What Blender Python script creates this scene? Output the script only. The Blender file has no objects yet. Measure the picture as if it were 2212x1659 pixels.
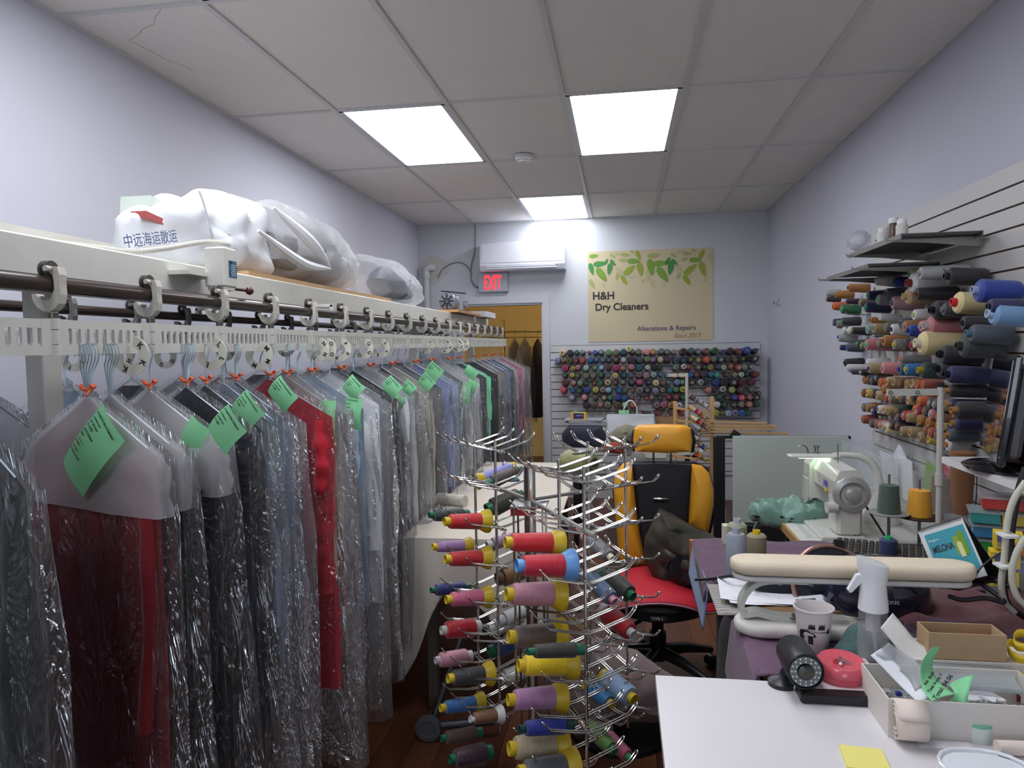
import bpy, bmesh, math, random
from mathutils import Vector, Matrix, noise
S = bpy.context.scene
COL = S.collection
PI = math.pi
rnd = random.Random(7)
# ---------------------------------------------------------------- camera, world, exposure
CZ = 1.58
FPX, YAW, PITCH, ROLL = 1533.08, -0.1529, -0.0536, -0.0177
fw = Vector((math.sin(YAW)*math.cos(PITCH), math.cos(YAW)*math.cos(PITCH), math.sin(PITCH)))
rt0 = Vector((math.cos(YAW), -math.sin(YAW), 0)); up0 = rt0.cross(fw)
RT = rt0*math.cos(ROLL) + up0*math.sin(ROLL)
UP = -rt0*math.sin(ROLL) + up0*math.cos(ROLL)
cd = bpy.data.cameras.new('camera'); cam = bpy.data.objects.new('camera', cd); COL.objects.link(cam)
cam.matrix_world = Matrix(((RT.x, UP.x, -fw.x, 0), (RT.y, UP.y, -fw.y, 0), (RT.z, UP.z, -fw.z, CZ), (0, 0, 0, 1)))
cd.sensor_fit = 'HORIZONTAL'; cd.sensor_width = 36; cd.lens = 36*FPX/2212; cd.clip_start = 0.05
S.camera = cam
S.view_settings.view_transform = 'Standard'; S.view_settings.look = 'None'
S.view_settings.exposure = 0.0; S.view_settings.gamma = 1; S.view_settings.use_curve_mapping = False
S.cycles.transparent_max_bounces = 20; S.cycles.max_bounces = 5; S.cycles.diffuse_bounces = 4; S.cycles.glossy_bounces = 2; S.cycles.transmission_bounces = 2; S.cycles.caustics_reflective = False; S.cycles.caustics_refractive = False; S.cycles.use_light_tree = False; S.cycles.adaptive_threshold = .06
w = bpy.data.worlds.new('world'); S.world = w; w.use_nodes = True
w.node_tree.nodes['Background'].inputs[0].default_value = (0.75, 0.85, 1, 1)
w.node_tree.nodes['Background'].inputs[1].default_value = 4.5
PANEL = 10.5

def at(px, py, X=None, Y=None, Z=None):
    d = fw + RT*((px-1106)/FPX) - UP*((py-829.5)/FPX)
    t = X/d.x if X is not None else (Y/d.y if Y is not None else (Z-CZ)/d.z)
    return Vector((d.x*t, d.y*t, CZ+d.z*t))
def zat(py, x, y):                      # height whose image row is py above ground point (x, y)
    lo, hi = -1.0, 3.0
    for _ in range(40):
        m = (lo+hi)/2; q = Vector((x, y, m-CZ))
        if 829.5-FPX*q.dot(UP)/q.dot(fw) > py: lo = m
        else: hi = m
    return lo
# ---------------------------------------------------------------- materials
def lin(c):
    return tuple(((v/255)/12.92 if v/255 <= .04045 else ((v/255+.055)/1.055)**2.4) for v in c)
_M = {}
def mat(key, c=(200,200,200), rough=.6, metal=0, bump=0, bscale=200, var=0, vscale=8, emit=0, alpha=None, coat=0, sheen=0, stretch=None, trans=0, ior=1.45, sss=0):
    if key in _M: return _M[key]
    m = bpy.data.materials.new(key); m.use_nodes = True; nt = m.node_tree; b = nt.nodes['Principled BSDF']
    col = (*lin(c), 1)
    b.inputs['Base Color'].default_value = col
    b.inputs['Roughness'].default_value = rough; b.inputs['Metallic'].default_value = metal
    b.inputs['Coat Weight'].default_value = coat; b.inputs['Sheen Weight'].default_value = sheen
    b.inputs['Transmission Weight'].default_value = trans; b.inputs['IOR'].default_value = ior
    if emit: b.inputs['Emission Color'].default_value = col; b.inputs['Emission Strength'].default_value = emit
    if alpha is not None: b.inputs['Alpha'].default_value = alpha
    tc = nt.nodes.new('ShaderNodeTexCoord'); src = tc.outputs['Object']
    if stretch:
        mp = nt.nodes.new('ShaderNodeMapping'); mp.inputs['Scale'].default_value = stretch
        nt.links.new(src, mp.inputs[0]); src = mp.outputs[0]
    if var:
        n = nt.nodes.new('ShaderNodeTexNoise'); n.inputs['Scale'].default_value = vscale; n.inputs['Detail'].default_value = 4
        r = nt.nodes.new('ShaderNodeMix'); r.data_type = 'RGBA'; r.blend_type = 'MIX'
        r.inputs[6].default_value = tuple(max(0, v*(1-var)) for v in col[:3])+(1,)
        r.inputs[7].default_value = tuple(min(1, v*(1+var)) for v in col[:3])+(1,)
        nt.links.new(src, n.inputs['Vector']); nt.links.new(n.outputs[0], r.inputs[0]); nt.links.new(r.outputs[2], b.inputs['Base Color'])
    if bump:
        n = nt.nodes.new('ShaderNodeTexNoise'); n.inputs['Scale'].default_value = bscale; n.inputs['Detail'].default_value = 3
        bp = nt.nodes.new('ShaderNodeBump'); bp.inputs['Strength'].default_value = bump; bp.inputs['Distance'].default_value = .003
        nt.links.new(src, n.inputs['Vector']); nt.links.new(n.outputs[0], bp.inputs['Height']); nt.links.new(bp.outputs[0], b.inputs['Normal'])
    _M[key] = m
    return m
def plain(c, rough=.6, **k):
    return mat('c%02x%02x%02x_%d_%s' % (*c, int(rough*100), '_'.join(sorted('%s%s' % kv for kv in k.items()))), c, rough, **k)
def fabric(c, rough=.85):
    return mat('fabric_%02x%02x%02x' % c, c, rough, bump=.35, bscale=260, var=.12, vscale=14, sheen=.15)
def thread(c):
    return mat('thread_%02x%02x%02x' % c, c, .55, bump=.5, bscale=60, var=.12, vscale=30, stretch=(2, 2, 22), sheen=.2)
def film(key, haze=.16, gloss=1.0, tint=(.995,.998,1), scale=9, strength=.9, white=(.93,.95,1)):
    if key in _M: return _M[key]
    m = bpy.data.materials.new(key); m.use_nodes = True; nt = m.node_tree; nt.nodes.clear()
    N = nt.nodes.new; L = nt.links.new
    out = N('ShaderNodeOutputMaterial'); tr = N('ShaderNodeBsdfTransparent'); tr.inputs[0].default_value = (*tint, 1)
    gl = N('ShaderNodeBsdfGlossy'); gl.inputs['Roughness'].default_value = .09
    df = N('ShaderNodeBsdfDiffuse'); df.inputs[0].default_value = (*white, 1)
    tl = N('ShaderNodeBsdfTranslucent'); tl.inputs[0].default_value = (*white, 1)
    tc = N('ShaderNodeTexCoord'); mp = N('ShaderNodeMapping'); mp.inputs['Scale'].default_value = (1.6, 1.6, .7)
    L(tc.outputs['Object'], mp.inputs[0])
    n1 = N('ShaderNodeTexNoise'); n1.inputs['Scale'].default_value = scale; n1.inputs['Detail'].default_value = 3; n1.inputs['Distortion'].default_value = 1.6
    vo = N('ShaderNodeTexVoronoi'); vo.inputs['Scale'].default_value = scale*1.7; vo.feature = 'F1'
    L(mp.outputs[0], n1.inputs['Vector']); 
    mx = N('ShaderNodeMix'); mx.data_type = 'RGBA'; mx.inputs[0].default_value = .75
    L(mp.outputs[0], mx.inputs[6]); L(n1.outputs['Color'], mx.inputs[7])
    L(mx.outputs[2], vo.inputs['Vector'])
    ad = N('ShaderNodeMath'); ad.operation = 'ADD'; L(n1.outputs[0], ad.inputs[0])
    m2 = N('ShaderNodeMath'); m2.operation = 'MULTIPLY'; m2.inputs[1].default_value = .5; L(vo.outputs['Distance'], m2.inputs[0]); L(m2.outputs[0], ad.inputs[1])
    bp = N('ShaderNodeBump'); bp.inputs['Strength'].default_value = strength; bp.inputs['Distance'].default_value = .05
    L(ad.outputs[0], bp.inputs['Height']); L(bp.outputs[0], gl.inputs['Normal'])
    fr = N('ShaderNodeFresnel'); fr.inputs['IOR'].default_value = 1.4
    fm = N('ShaderNodeMath'); fm.operation = 'MULTIPLY_ADD'; fm.inputs[1].default_value = gloss*.55; fm.inputs[2].default_value = gloss*.035; fm.use_clamp = True; L(fr.outputs[0], fm.inputs[0])
    a1 = N('ShaderNodeMixShader'); a1.inputs[0].default_value = .5; L(df.outputs[0], a1.inputs[1]); L(tl.outputs[0], a1.inputs[2])
    a2 = N('ShaderNodeMixShader'); a2.inputs[0].default_value = haze; L(tr.outputs[0], a2.inputs[1]); L(a1.outputs[0], a2.inputs[2])
    a3 = N('ShaderNodeMixShader'); L(fm.outputs[0], a3.inputs[0]); L(a2.outputs[0], a3.inputs[1]); L(gl.outputs[0], a3.inputs[2])
    L(a3.outputs[0], out.inputs[0])
    _M[key] = m
    return m
CHROME = mat('chrome', (215,214,210), .16, 1, var=.15, vscale=20)
STEEL = mat('steel', (150,150,152), .35, 1)
BLACK = mat('black_plastic', (24,24,26), .4)
WHITEP = mat('white_plastic', (222,222,222), .35)
OFFP = mat('offwhite_paint', (214,214,208), .45, var=.06, vscale=25)
# ---------------------------------------------------------------- mesh builder
def frame_z(d):
    d = Vector(d).normalized(); a = Vector((0,0,1)) if abs(d.z) < .95 else Vector((1,0,0))
    x = a.cross(d).normalized(); y = d.cross(x)
    return Matrix((x, y, d)).transposed()
class B:
    def __init__(s): s.v = []; s.f = []; s.mi = []; s.m = 0
    def add(s, vs, fs, M=None):
        o = len(s.v)
        s.v += [tuple(M @ Vector(p)) if M else tuple(p) for p in vs]
        s.f += [tuple(i+o for i in f) for f in fs]; s.mi += [s.m]*len(fs); return s
    def box(s, c, d, R=None, bev=0):
        x, y, z = (k/2 for k in d)
        if bev and bev < min(x,y,z):
            b = bev; vs = []; 
            for sz in (-1,1):
                for k, e in ((z-b, 0), (z, b)) if sz > 0 else ((z, b), (z-b, 0)):
                    for sx, sy, ax in ((-1,-1,0),(-1,-1,1),(1,-1,1),(1,-1,0),(1,1,0),(1,1,1),(-1,1,1),(-1,1,0)):
                        ex = x-e; ey = y-e
                        px_ = sx*(ex-(b if ax == 1 else 0)); py_ = sy*(ey-(b if ax == 0 else 0))
                        vs.append((px_, py_, sz*k))
            fs = [tuple(range(7,-1,-1))]
            for r in range(3):
                for i in range(8): fs.append((r*8+i, r*8+(i+1)%8, (r+1)*8+(i+1)%8, (r+1)*8+i))
            fs.append(tuple(range(24,32)))
        else:
            vs = [(a*x, b_*y, e*z) for e in (-1,1) for a, b_ in ((-1,-1),(1,-1),(1,1),(-1,1))]
            fs = [(3,2,1,0),(4,5,6,7),(0,1,5,4),(1,2,6,5),(2,3,7,6),(3,0,4,7)]
        M = Matrix.Translation(c) @ (R.to_4x4() if R else Matrix.Identity(4))
        return s.add(vs, fs, M)
    def lathe(s, prof, n=24, M=None, cap=True):
        vs = []; fs = []
        for r, z in prof:
            for i in range(n):
                a = 2*PI*i/n; vs.append((r*math.cos(a), r*math.sin(a), z))
        for k in range(len(prof)-1):
            for i in range(n):
                j = (i+1) % n; fs.append((k*n+i, k*n+j, (k+1)*n+j, (k+1)*n+i))
        if cap:
            if prof[0][0] > 1e-5: fs.append(tuple(range(n-1,-1,-1)))
            if prof[-1][0] > 1e-5: fs.append(tuple((len(prof)-1)*n+i for i in range(n)))
        return s.add(vs, fs, M)
    def cyl(s, a, b, r, r2=None, n=14):
        a = Vector(a); b = Vector(b); d = b-a
        M = Matrix.Translation(a) @ frame_z(d).to_4x4()
        return s.lathe([(r,0),(r if r2 is None else r2, d.length)], n, M)
    def tube(s, pts, r, n=8, closed=False):
        pts = [Vector(p) for p in pts]; m = len(pts); vs = []; fs = []; x = None
        for i, p in enumerate(pts):
            d = (pts[(i+1) % m]-pts[i-1]) if closed else (pts[min(i+1,m-1)]-pts[max(i-1,0)])
            d.normalize()
            if x is None: x = frame_z(d).col[0].copy()
            x = (x - d*x.dot(d)).normalized(); y = d.cross(x)
            rr = r[i] if isinstance(r, (list,tuple)) else r
            for k in range(n):
                a = 2*PI*k/n; vs.append(tuple(p + x*(rr*math.cos(a)) + y*(rr*math.sin(a))))
        for i in range(m if closed else m-1):
            j = (i+1) % m
            for k in range(n):
                l = (k+1) % n; fs.append((i*n+k, i*n+l, j*n+l, j*n+k))
        if not closed: fs.append(tuple(range(n-1,-1,-1))); fs.append(tuple((m-1)*n+k for k in range(n)))
        return s.add(vs, fs)
    def prism(s, poly, t, M=None):       # polygon in local XY, thickness t along local Z (centred)
        n = len(poly)
        vs = [(x,y,-t/2) for x,y in poly]+[(x,y,t/2) for x,y in poly]
        fs = [tuple(range(n-1,-1,-1)), tuple(range(n,2*n))]+[(i,(i+1)%n,n+(i+1)%n,n+i) for i in range(n)]
        return s.add(vs, fs, M)
    def grid(s, nu, nv, fn, M=None, wrap=False):
        vs = [fn(i/(nu if wrap else nu-1), j/(nv-1)) for j in range(nv) for i in range(nu)]
        fs = []
        for j in range(nv-1):
            for i in range(nu if wrap else nu-1):
                k = (i+1) % nu; fs.append((j*nu+i, j*nu+k, (j+1)*nu+k, (j+1)*nu+i))
        return s.add(vs, fs, M)
    def sphere(s, c, r, n=16, sc=(1,1,1)):
        c = Vector(c)
        M = Matrix.Translation(c) @ Matrix.Diagonal((*sc,1))
        h = n//2
        return s.lathe([(r*math.sin(PI*k/h), -r*math.cos(PI*k/h)) for k in range(h+1)], n, M, cap=False)
def bez(pts, n=24):                      # Catmull-Rom through pts
    pts = [Vector(p) for p in pts]; out = []
    q = [pts[0]*2-pts[1]]+pts+[pts[-1]*2-pts[-2]]
    m = len(pts)-1
    for k in range(m):
        a, b, c, d = q[k:k+4]; st = max(2, n//m)
        for i in range(st):
            t = i/st
            out.append(.5*((2*b)+(c-a)*t+(2*a-5*b+4*c-d)*t*t+(3*b-a-3*c+d)*t*t*t))
    out.append(pts[-1]); return out
def obj(name, b, m=None, parent=None, smooth=True, solid=0, sub=0):
    me = bpy.data.meshes.new(name); me.from_pydata(b.v, [], b.f)
    bm = bmesh.new(); bm.from_mesh(me); bmesh.ops.remove_doubles(bm, verts=bm.verts, dist=1e-6)
    bmesh.ops.recalc_face_normals(bm, faces=bm.faces)
    mi = b.mi
    for f in bm.faces: f.smooth = smooth
    bm.to_mesh(me); bm.free()
    ms = m if isinstance(m, (list,tuple)) else [m]
    for k in ms: me.materials.append(k)
    if len(ms) > 1 and len(me.polygons) == len(mi):
        for p, k in zip(me.polygons, mi): p.material_index = k
    o = bpy.data.objects.new(name, me); COL.objects.link(o)
    if parent: o.parent = parent
    if smooth: me.set_sharp_from_angle(angle=math.radians(38))
    if solid: k = o.modifiers.new('s','SOLIDIFY'); k.thickness = solid; k.offset = 0
    if sub: k = o.modifiers.new('u','SUBSURF'); k.levels = sub; k.render_levels = sub
    return o
def tag(o, label, cat, group=None):
    o['label'] = label; o['category'] = cat
    if group: o['group'] = group
    return o
def thing(name, label, cat, loc=(0,0,0), rz=0, group=None, rot=None):
    o = bpy.data.objects.new(name, None); COL.objects.link(o); o.empty_display_size = .05
    o.location = loc; o.rotation_euler = rot if rot else (0,0,rz)
    return tag(o, label, cat, group)
def struct(name, b, m, smooth=False):
    o = obj(name, b, m, smooth=smooth); o['kind'] = 'structure'; return o
def dup(root, loc, rot=None, label=None, group=None):
    r = root.copy(); COL.objects.link(r); r.location = loc
    if rot is not None: r.rotation_euler = rot
    if label: r['label'] = label
    if group: r['group'] = group
    for ch in list(root.children):
        c = ch.copy(); COL.objects.link(c); c.parent = r
        for g in ch.children:
            d = g.copy(); COL.objects.link(d); d.parent = c
    return r
def text(s, size, m, parent, M, name='printed_text', shear=0, sx=1, bold=0, align='LEFT'):
    cu = bpy.data.curves.new('t','FONT'); cu.body = s; cu.size = size; cu.shear = shear; cu.offset = bold; cu.align_x = align
    cu.extrude = .0002
    t = bpy.data.objects.new('t', cu); COL.objects.link(t)
    dg = bpy.context.evaluated_depsgraph_get(); dg.update()
    me = bpy.data.meshes.new_from_object(t.evaluated_get(dg)); bpy.data.objects.remove(t); 
    me.transform(M @ Matrix.Diagonal((sx,1,1,1))); me.materials.clear(); me.materials.append(m)
    o = bpy.data.objects.new(name, me); COL.objects.link(o)
    if parent: o.parent = parent
    return o
def basis(o, u, v):                      # matrix putting local X along u, Y along v at o
    u = Vector(u).normalized(); v = Vector(v).normalized(); n = u.cross(v)
    M = Matrix((u, v, n)).transposed().to_4x4(); M.translation = Vector(o); return M
def blob(b, poly, M, th, seed=0, rough=.012, nr=10, freq=9, back=True, pw=.5):
    # cushion-like solid: outline poly (x,y) in the plane of M, bulging +-th along its Z
    P = [Vector((x,y,0)) for x,y in poly]; n = len(P)
    Q = []
    for i in range(n):
        a, c = P[i], P[(i+1)%n]
        st = max(1, int((c-a).length/.02))
        Q += [a.lerp(c, k/st) for k in range(st)]
    n = len(Q); cen = sum(Q, Vector())/n
    for sgn in ((1,-1) if back else (1,)):
        vs = []
        for k in range(nr+1):
            s_ = math.sin(PI/2*k/nr)
            for q in Q:
                p = cen+(q-cen)*s_
                h = th*max(0,1-s_*s_)**pw*sgn
                nz = noise.noise(Vector((p.x*freq+seed, p.y*freq, sgn*3+seed)))+.5*noise.noise(Vector((p.x*freq*2.3, p.y*freq*2.3+seed, sgn)))
                e = 1 if k < nr else 0
                vs.append((p.x, p.y, h+nz*rough*e))
        fs = [(k*n+i, k*n+(i+1)%n, (k+1)*n+(i+1)%n, (k+1)*n+i) for k in range(nr) for i in range(n)]
        b.add(vs, fs, M)
    return b
ORD = ['zeroth','first','second','third','fourth','fifth','sixth','seventh','eighth','ninth','tenth','eleventh','twelfth','thirteenth','fourteenth','fifteenth','sixteenth','seventeenth','eighteenth','nineteenth','twentieth','twenty-first','twenty-second','twenty-third','twenty-fourth','twenty-fifth','twenty-sixth','twenty-seventh','twenty-eighth','twenty-ninth','thirtieth','thirty-first','thirty-second','thirty-third','thirty-fourth','thirty-fifth','thirty-sixth','thirty-seventh','thirty-eighth','thirty-ninth','fortieth','forty-first','forty-second','forty-third','forty-fourth','forty-fifth','forty-sixth','forty-seventh','forty-eighth','forty-ninth','fiftieth']
# ================================================================ ROOM
XL, XR, YB, YF, ZC = -2.10, 1.425, 7.289, -3.0, 2.854
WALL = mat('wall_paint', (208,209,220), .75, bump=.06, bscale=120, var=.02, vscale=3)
WALLB = mat('wall_paint_back', (205,208,212), .75, bump=.06, bscale=120, var=.02, vscale=3)
def ceiling_mat():
    m = mat('ceiling_tile', (228,224,219), .9, bump=.25, bscale=90, var=.03, vscale=5); nt = m.node_tree
    b = nt.nodes['Principled BSDF']; mix = [n for n in nt.nodes if n.type == 'MIX'][0]
    v = nt.nodes.new('ShaderNodeTexVoronoi'); v.inputs['Scale'].default_value = 55; tc = [n for n in nt.nodes if n.type == 'TEX_COORD'][0]
    nt.links.new(tc.outputs['Object'], v.inputs['Vector'])
    n2 = nt.nodes.new('ShaderNodeTexNoise'); n2.inputs['Scale'].default_value = 14; nt.links.new(tc.outputs['Object'], n2.inputs['Vector'])
    th = nt.nodes.new('ShaderNodeMath'); th.operation = 'MULTIPLY'; th.inputs[1].default_value = .26; nt.links.new(n2.outputs[0], th.inputs[0])
    lt = nt.nodes.new('ShaderNodeMath'); lt.operation = 'LESS_THAN'; nt.links.new(v.outputs['Distance'], lt.inputs[0]); nt.links.new(th.outputs[0], lt.inputs[1])
    m3 = nt.nodes.new('ShaderNodeMix'); m3.data_type = 'RGBA'; m3.inputs[7].default_value = (.32,.31,.29,1)
    k = nt.nodes.new('ShaderNodeMath'); k.operation = 'MULTIPLY'; k.inputs[1].default_value = .45; nt.links.new(lt.outputs[0], k.inputs[0])
    nt.links.new(k.outputs[0], m3.inputs[0]); nt.links.new(mix.outputs[2], m3.inputs[6]); nt.links.new(m3.outputs[2], b.inputs['Base Color'])
    return m
def floor_mat():
    m = bpy.data.materials.new('laminate_floor'); m.use_nodes = True; nt = m.node_tree; b = nt.nodes['Principled BSDF']
    tc = nt.nodes.new('ShaderNodeTexCoord'); mp = nt.nodes.new('ShaderNodeMapping'); mp.inputs['Rotation'].default_value = (0,0,PI/2)
    nt.links.new(tc.outputs['Object'], mp.inputs[0])
    br = nt.nodes.new('ShaderNodeTexBrick'); br.offset = .37; br.inputs['Scale'].default_value = 1; br.inputs['Brick Width'].default_value = 1.2; br.inputs['Row Height'].default_value = .12
    br.inputs['Mortar Size'].default_value = .0015; br.inputs['Color1'].default_value = (*lin((112,66,44)),1); br.inputs['Color2'].default_value = (*lin((78,44,32)),1); br.inputs['Mortar'].default_value = (*lin((40,24,18)),1)
    nt.links.new(mp.outputs[0], br.inputs['Vector'])
    m2 = nt.nodes.new('ShaderNodeMapping'); m2.inputs['Scale'].default_value = (40,2.5,1); nt.links.new(tc.outputs['Object'], m2.inputs[0])
    n = nt.nodes.new('ShaderNodeTexNoise'); n.inputs['Scale'].default_value = 2; n.inputs['Detail'].default_value = 5; nt.links.new(m2.outputs[0], n.inputs['Vector'])
    mx = nt.nodes.new('ShaderNodeMix'); mx.data_type = 'RGBA'; mx.blend_type = 'MULTIPLY'; mx.inputs[0].default_value = .6
    nt.links.new(br.outputs[0], mx.inputs[6]); nt.links.new(n.outputs[0], mx.inputs[7])
    hs = nt.nodes.new('ShaderNodeHueSaturation'); hs.inputs['Value'].default_value = 1.35; hs.inputs['Saturation'].default_value = 1.0; nt.links.new(mx.outputs[2], hs.inputs['Color'])
    nt.links.new(hs.outputs[0], b.inputs['Base Color']); b.inputs['Roughness'].default_value = .38
    return m
struct('floor', B().box((-.35, 4.0, -.05), (7, 15, .1)), floor_mat())
struct('wall_left', B().box((XL-.06, (YF+YB)/2, ZC/2), (.12, YB-YF, ZC+.1)), WALL)
struct('wall_right', B().box((XR+.06, (YF+YB)/2, ZC/2), (.12, YB-YF, ZC+.1)), mat('wall_right_darker', (188,189,201), .75, bump=.06, bscale=120, var=.02, vscale=3))  # same wall material as the left wall in an even, darker grey
DX0, DX1, DZ = -1.66, -.791, 2.012
b = B(); y0 = YB+.06
b.box(((XL-.1+DX0)/2, y0, ZC/2), (DX0-XL+.1, .12, ZC)); b.box(((DX1+XR+.1)/2, y0, ZC/2), (XR+.1-DX1, .12, ZC)); b.box(((DX0+DX1)/2, y0, (DZ+ZC)/2), (DX1-DX0, .12, ZC-DZ))
struct('wall_back', b, WALLB)
b = B()   # shop front wall behind the viewer, with its window
b.box((-.34, YF-.06, .4), (3.7, .12, .8)); b.box((-.34, YF-.06, 2.68), (3.7, .12, .45)); b.box((-1.25, YF-.06, 1.5), (1.8, .12, 1.9)); b.box((1.32, YF-.06, 1.5), (.3, .12, 1.9))
struct('wall_front', b, WALL)
b = B()
for x in (-.33, .42, 1.15): b.box((x, YF-.06, 1.63), (.05, .06, 1.66))
for z in (.82, 2.44): b.box((.41, YF-.06, z), (1.5, .06, .05))
struct('window_1', b, mat('alu', (150,150,150), .4, .6))
# ceiling with lay-in tiles; T bars as trim
XLN = [-.281+.6096*k for k in range(-3,4)]; YLN = [3.687+1.22*k for k in range(-6,3)]
lights = [(-1,0,0),(1,2,0),(0,1,2),(-1,0,-2),(1,2,-2),(-1,0,-4)]
def cell(a, c, r):
    return -.281+.6096*(a-1), -.281+.6096*(c-1), 3.687+1.22*r, min(3.687+1.22*(r+1), YB-.01)
# column index: A=-1 -> x=-1.50, B=0, C=1, D=2
b = B(); xs = sorted([XL-.05, XR+.05]+[x for x in XLN if XL < x < XR]); ys = sorted([YF-.1, YB+.1]+[y for y in YLN if YF < y < YB])
lit = [cell(*l) for l in lights]
b.box((-.34, 2.1, ZC+.12), (3.9, 10.6, .02))
for i in range(len(xs)-1):
    for j in range(len(ys)-1):
        cx, cy = (xs[i]+xs[i+1])/2, (ys[j]+ys[j+1])/2
        if any(l[0] < cx < l[1] and l[2] < cy < l[3] for l in lit): continue
        b.box((cx, cy, ZC+.012), (xs[i+1]-xs[i]-.004, ys[j+1]-ys[j]-.004, .014))
struct('ceiling', b, ceiling_mat())
b = B()
for x in XLN:
    if XL < x < XR: b.box((x, 2.145, ZC), (.024, YB-YF, .008))
for y in YLN:
    if YF < y < YB: b.box((-.3375, y, ZC+.001), (XR-XL, .024, .008))
b.box((XL+.012, 2.145, ZC), (.024, YB-YF, .01)); b.box((XR-.012, 2.145, ZC), (.024, YB-YF, .01)); b.box((-.34, YB-.010, ZC), (XR-XL, .02, .01))
struct('trim_1', b, mat('tbar', (205,206,206), .5, var=.05, vscale=4))
# crack in the near left tile
b = B(); ck = [(353,12),(345,25),(335,38),(333,52),(310,62),(293,80),(278,87),(300,98),(325,110),(352,125),(372,134),(395,142),(415,152)]
P = [at(x, y, Z=ZC+.0045) for x, y in ck]
for a, c in zip(P, P[1:]):
    k = 3
    for i in range(k):
        p, q = a.lerp(c, i/k), a.lerp(c, (i+1)/k); j = Vector((rnd.uniform(-.004,.004), rnd.uniform(-.004,.004), 0))
        b.box((p+q)/2+j*.3, ((q-p).length, .0014, .0010), Matrix.Rotation(math.atan2(q.y-p.y, q.x-p.x), 3, 'Z'))
struct('trim_2', b, mat('crack', (150,146,140), .9))
# ceiling lights
lamp_where = ['left of the two large lit ceiling panels','right of the two large lit ceiling panels','small lit ceiling panel nearest the back wall','lit ceiling panel at the upper left frame edge','lit ceiling panel above the white work table','lit ceiling panel at front left of shop']
EM = mat('lit_panel', (245,248,255), .5, emit=PANEL)
for (x0,x1,y0,y1), wh in zip(lit, lamp_where):
    t = thing('ceiling_light', wh + ', flush with the white tiles', 'ceiling light', ((x0+x1)/2,(y0+y1)/2,ZC), group='flush ceiling light panels')
    dx, dy = (x1-x0)/2-.012, (y1-y0)/2-.012
    b = B()
    for sx, sy, wx, wy in ((0,-1,dx*2,.022),(0,1,dx*2,.022),(-1,0,.022,dy*2),(1,0,.022,dy*2)):
        b.box((sx*(dx-.011), sy*(dy-.011), .004), (wx, wy, .012))
    obj('light_frame', b, mat('lampframe', (205,207,214), .4), t, smooth=False)
    obj('diffuser', B().box((0,0,.008), (dx*2-.03, dy*2-.03, .004)), EM, t, smooth=False)
# smoke detector
p = at(1138, 350, Z=ZC)
t = thing('smoke_detector', 'round white smoke detector on the ceiling between the lit panels', 'smoke detector', (p.x, p.y-.18, ZC))
obj('base', B().lathe([(.062,-.002),(.062,-.012),(.056,-.016)], 32), WHITEP, t)
obj('sensor_cap', B().lathe([(.03,-.016),(.05,-.018),(.053,-.034),(.03,-.037),(.028,-.044),(.0,-.045)], 32), WHITEP, t)
# door casing and back room
CAS = mat('casing', (205,207,214), .45)
b = B()
b.box((DX1+.035, YB-.012, DZ/2+.03), (.07, .024, DZ+.1)); b.box((DX0-.035, YB-.012, DZ/2+.03), (.07, .024, DZ+.1)); b.box(((DX0+DX1)/2, YB-.013, DZ+.045), (DX1-DX0+.14, .026, .075))
b.box((DX1-.006, YB+.06, DZ/2), (.014, .13, DZ)); b.box((DX0+.006, YB+.06, DZ/2), (.014, .13, DZ)); b.box(((DX0+DX1)/2, YB+.06, DZ-.006), (DX1-DX0, .13, .014))
struct('trim_3', b, CAS)
YEL = mat('back_room_paint', (214,190,128), .8, var=.03)
b = B(); b.box((-1.3, 10.06, 1.4), (3.4, .12, 3)); b.box((-2.9, 8.7, 1.4), (.12, 2.8, 3)); b.box((.3, 8.7, 1.4), (.12, 2.8, 3)); b.box((-1.3, YB+.13, 2.5), (3.2, .01, .9))
struct('wall_far', b, YEL)
struct('ceiling_far', B().box((-1.3, 8.75, 2.95), (3.4, 2.9, .1)), YEL)
t = thing('added_lamp', 'unseen round lamp added to light the yellow back room', 'lamp', (-1.0, 8.6, 2.9))  # out-of-sight lamp, added to brighten the room beyond the doorway
obj('lamp_glass', B().lathe([(.0,-.1),(.08,-.085),(.12,-.04),(.12,0)], 24), mat('warmglow', (255,225,170), .5, emit=45), t)
# slatwall panels
def slatwall(name, u0, u1, ztop, zbot, wall, back, slat, pitch=.0757, first=None):
    b = B(); b.m = 0
    n = int((first-zbot)/pitch)+1
    edges = [ztop]+[first-pitch*k for k in range(n)]+[zbot]
    for a, c in zip(edges, edges[1:]):
        z0, z1 = c+.004, a-.004
        if z1-z0 < .01: continue
        if wall == 'B': b.box(((u0+u1)/2, YB-.015, (z0+z1)/2), (u1-u0, .012, z1-z0))
        else: b.box((XR-.015, (u0+u1)/2, (z0+z1)/2), (.012, u1-u0, z1-z0))
    b.m = 1
    if wall == 'B': b.box(((u0+u1)/2, YB-.0075, (ztop+zbot)/2), (u1-u0-.002, .005, ztop-zbot))
    else: b.box((XR-.0075, (u0+u1)/2, (ztop+zbot)/2), (.005, u1-u0-.002, ztop-zbot))
    o = obj(name, b, [slat, back], smooth=False); return o
SLAT = mat('slat_melamine', (206,206,208), .4, var=.03, vscale=3)
s1 = slatwall('slatwall_panel', -.715, 1.35, 1.575, .25, 'B', mat('groove_dark', (70,60,50), .8), SLAT, first=1.503)
tag(s1, 'grooved white slatwall board with thread cones on back wall', 'slatwall')
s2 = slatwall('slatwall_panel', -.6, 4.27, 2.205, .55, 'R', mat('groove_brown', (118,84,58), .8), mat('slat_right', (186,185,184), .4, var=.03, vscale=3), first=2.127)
tag(s2, 'grooved white slatwall board with brown grooves on right wall', 'slatwall')
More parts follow.
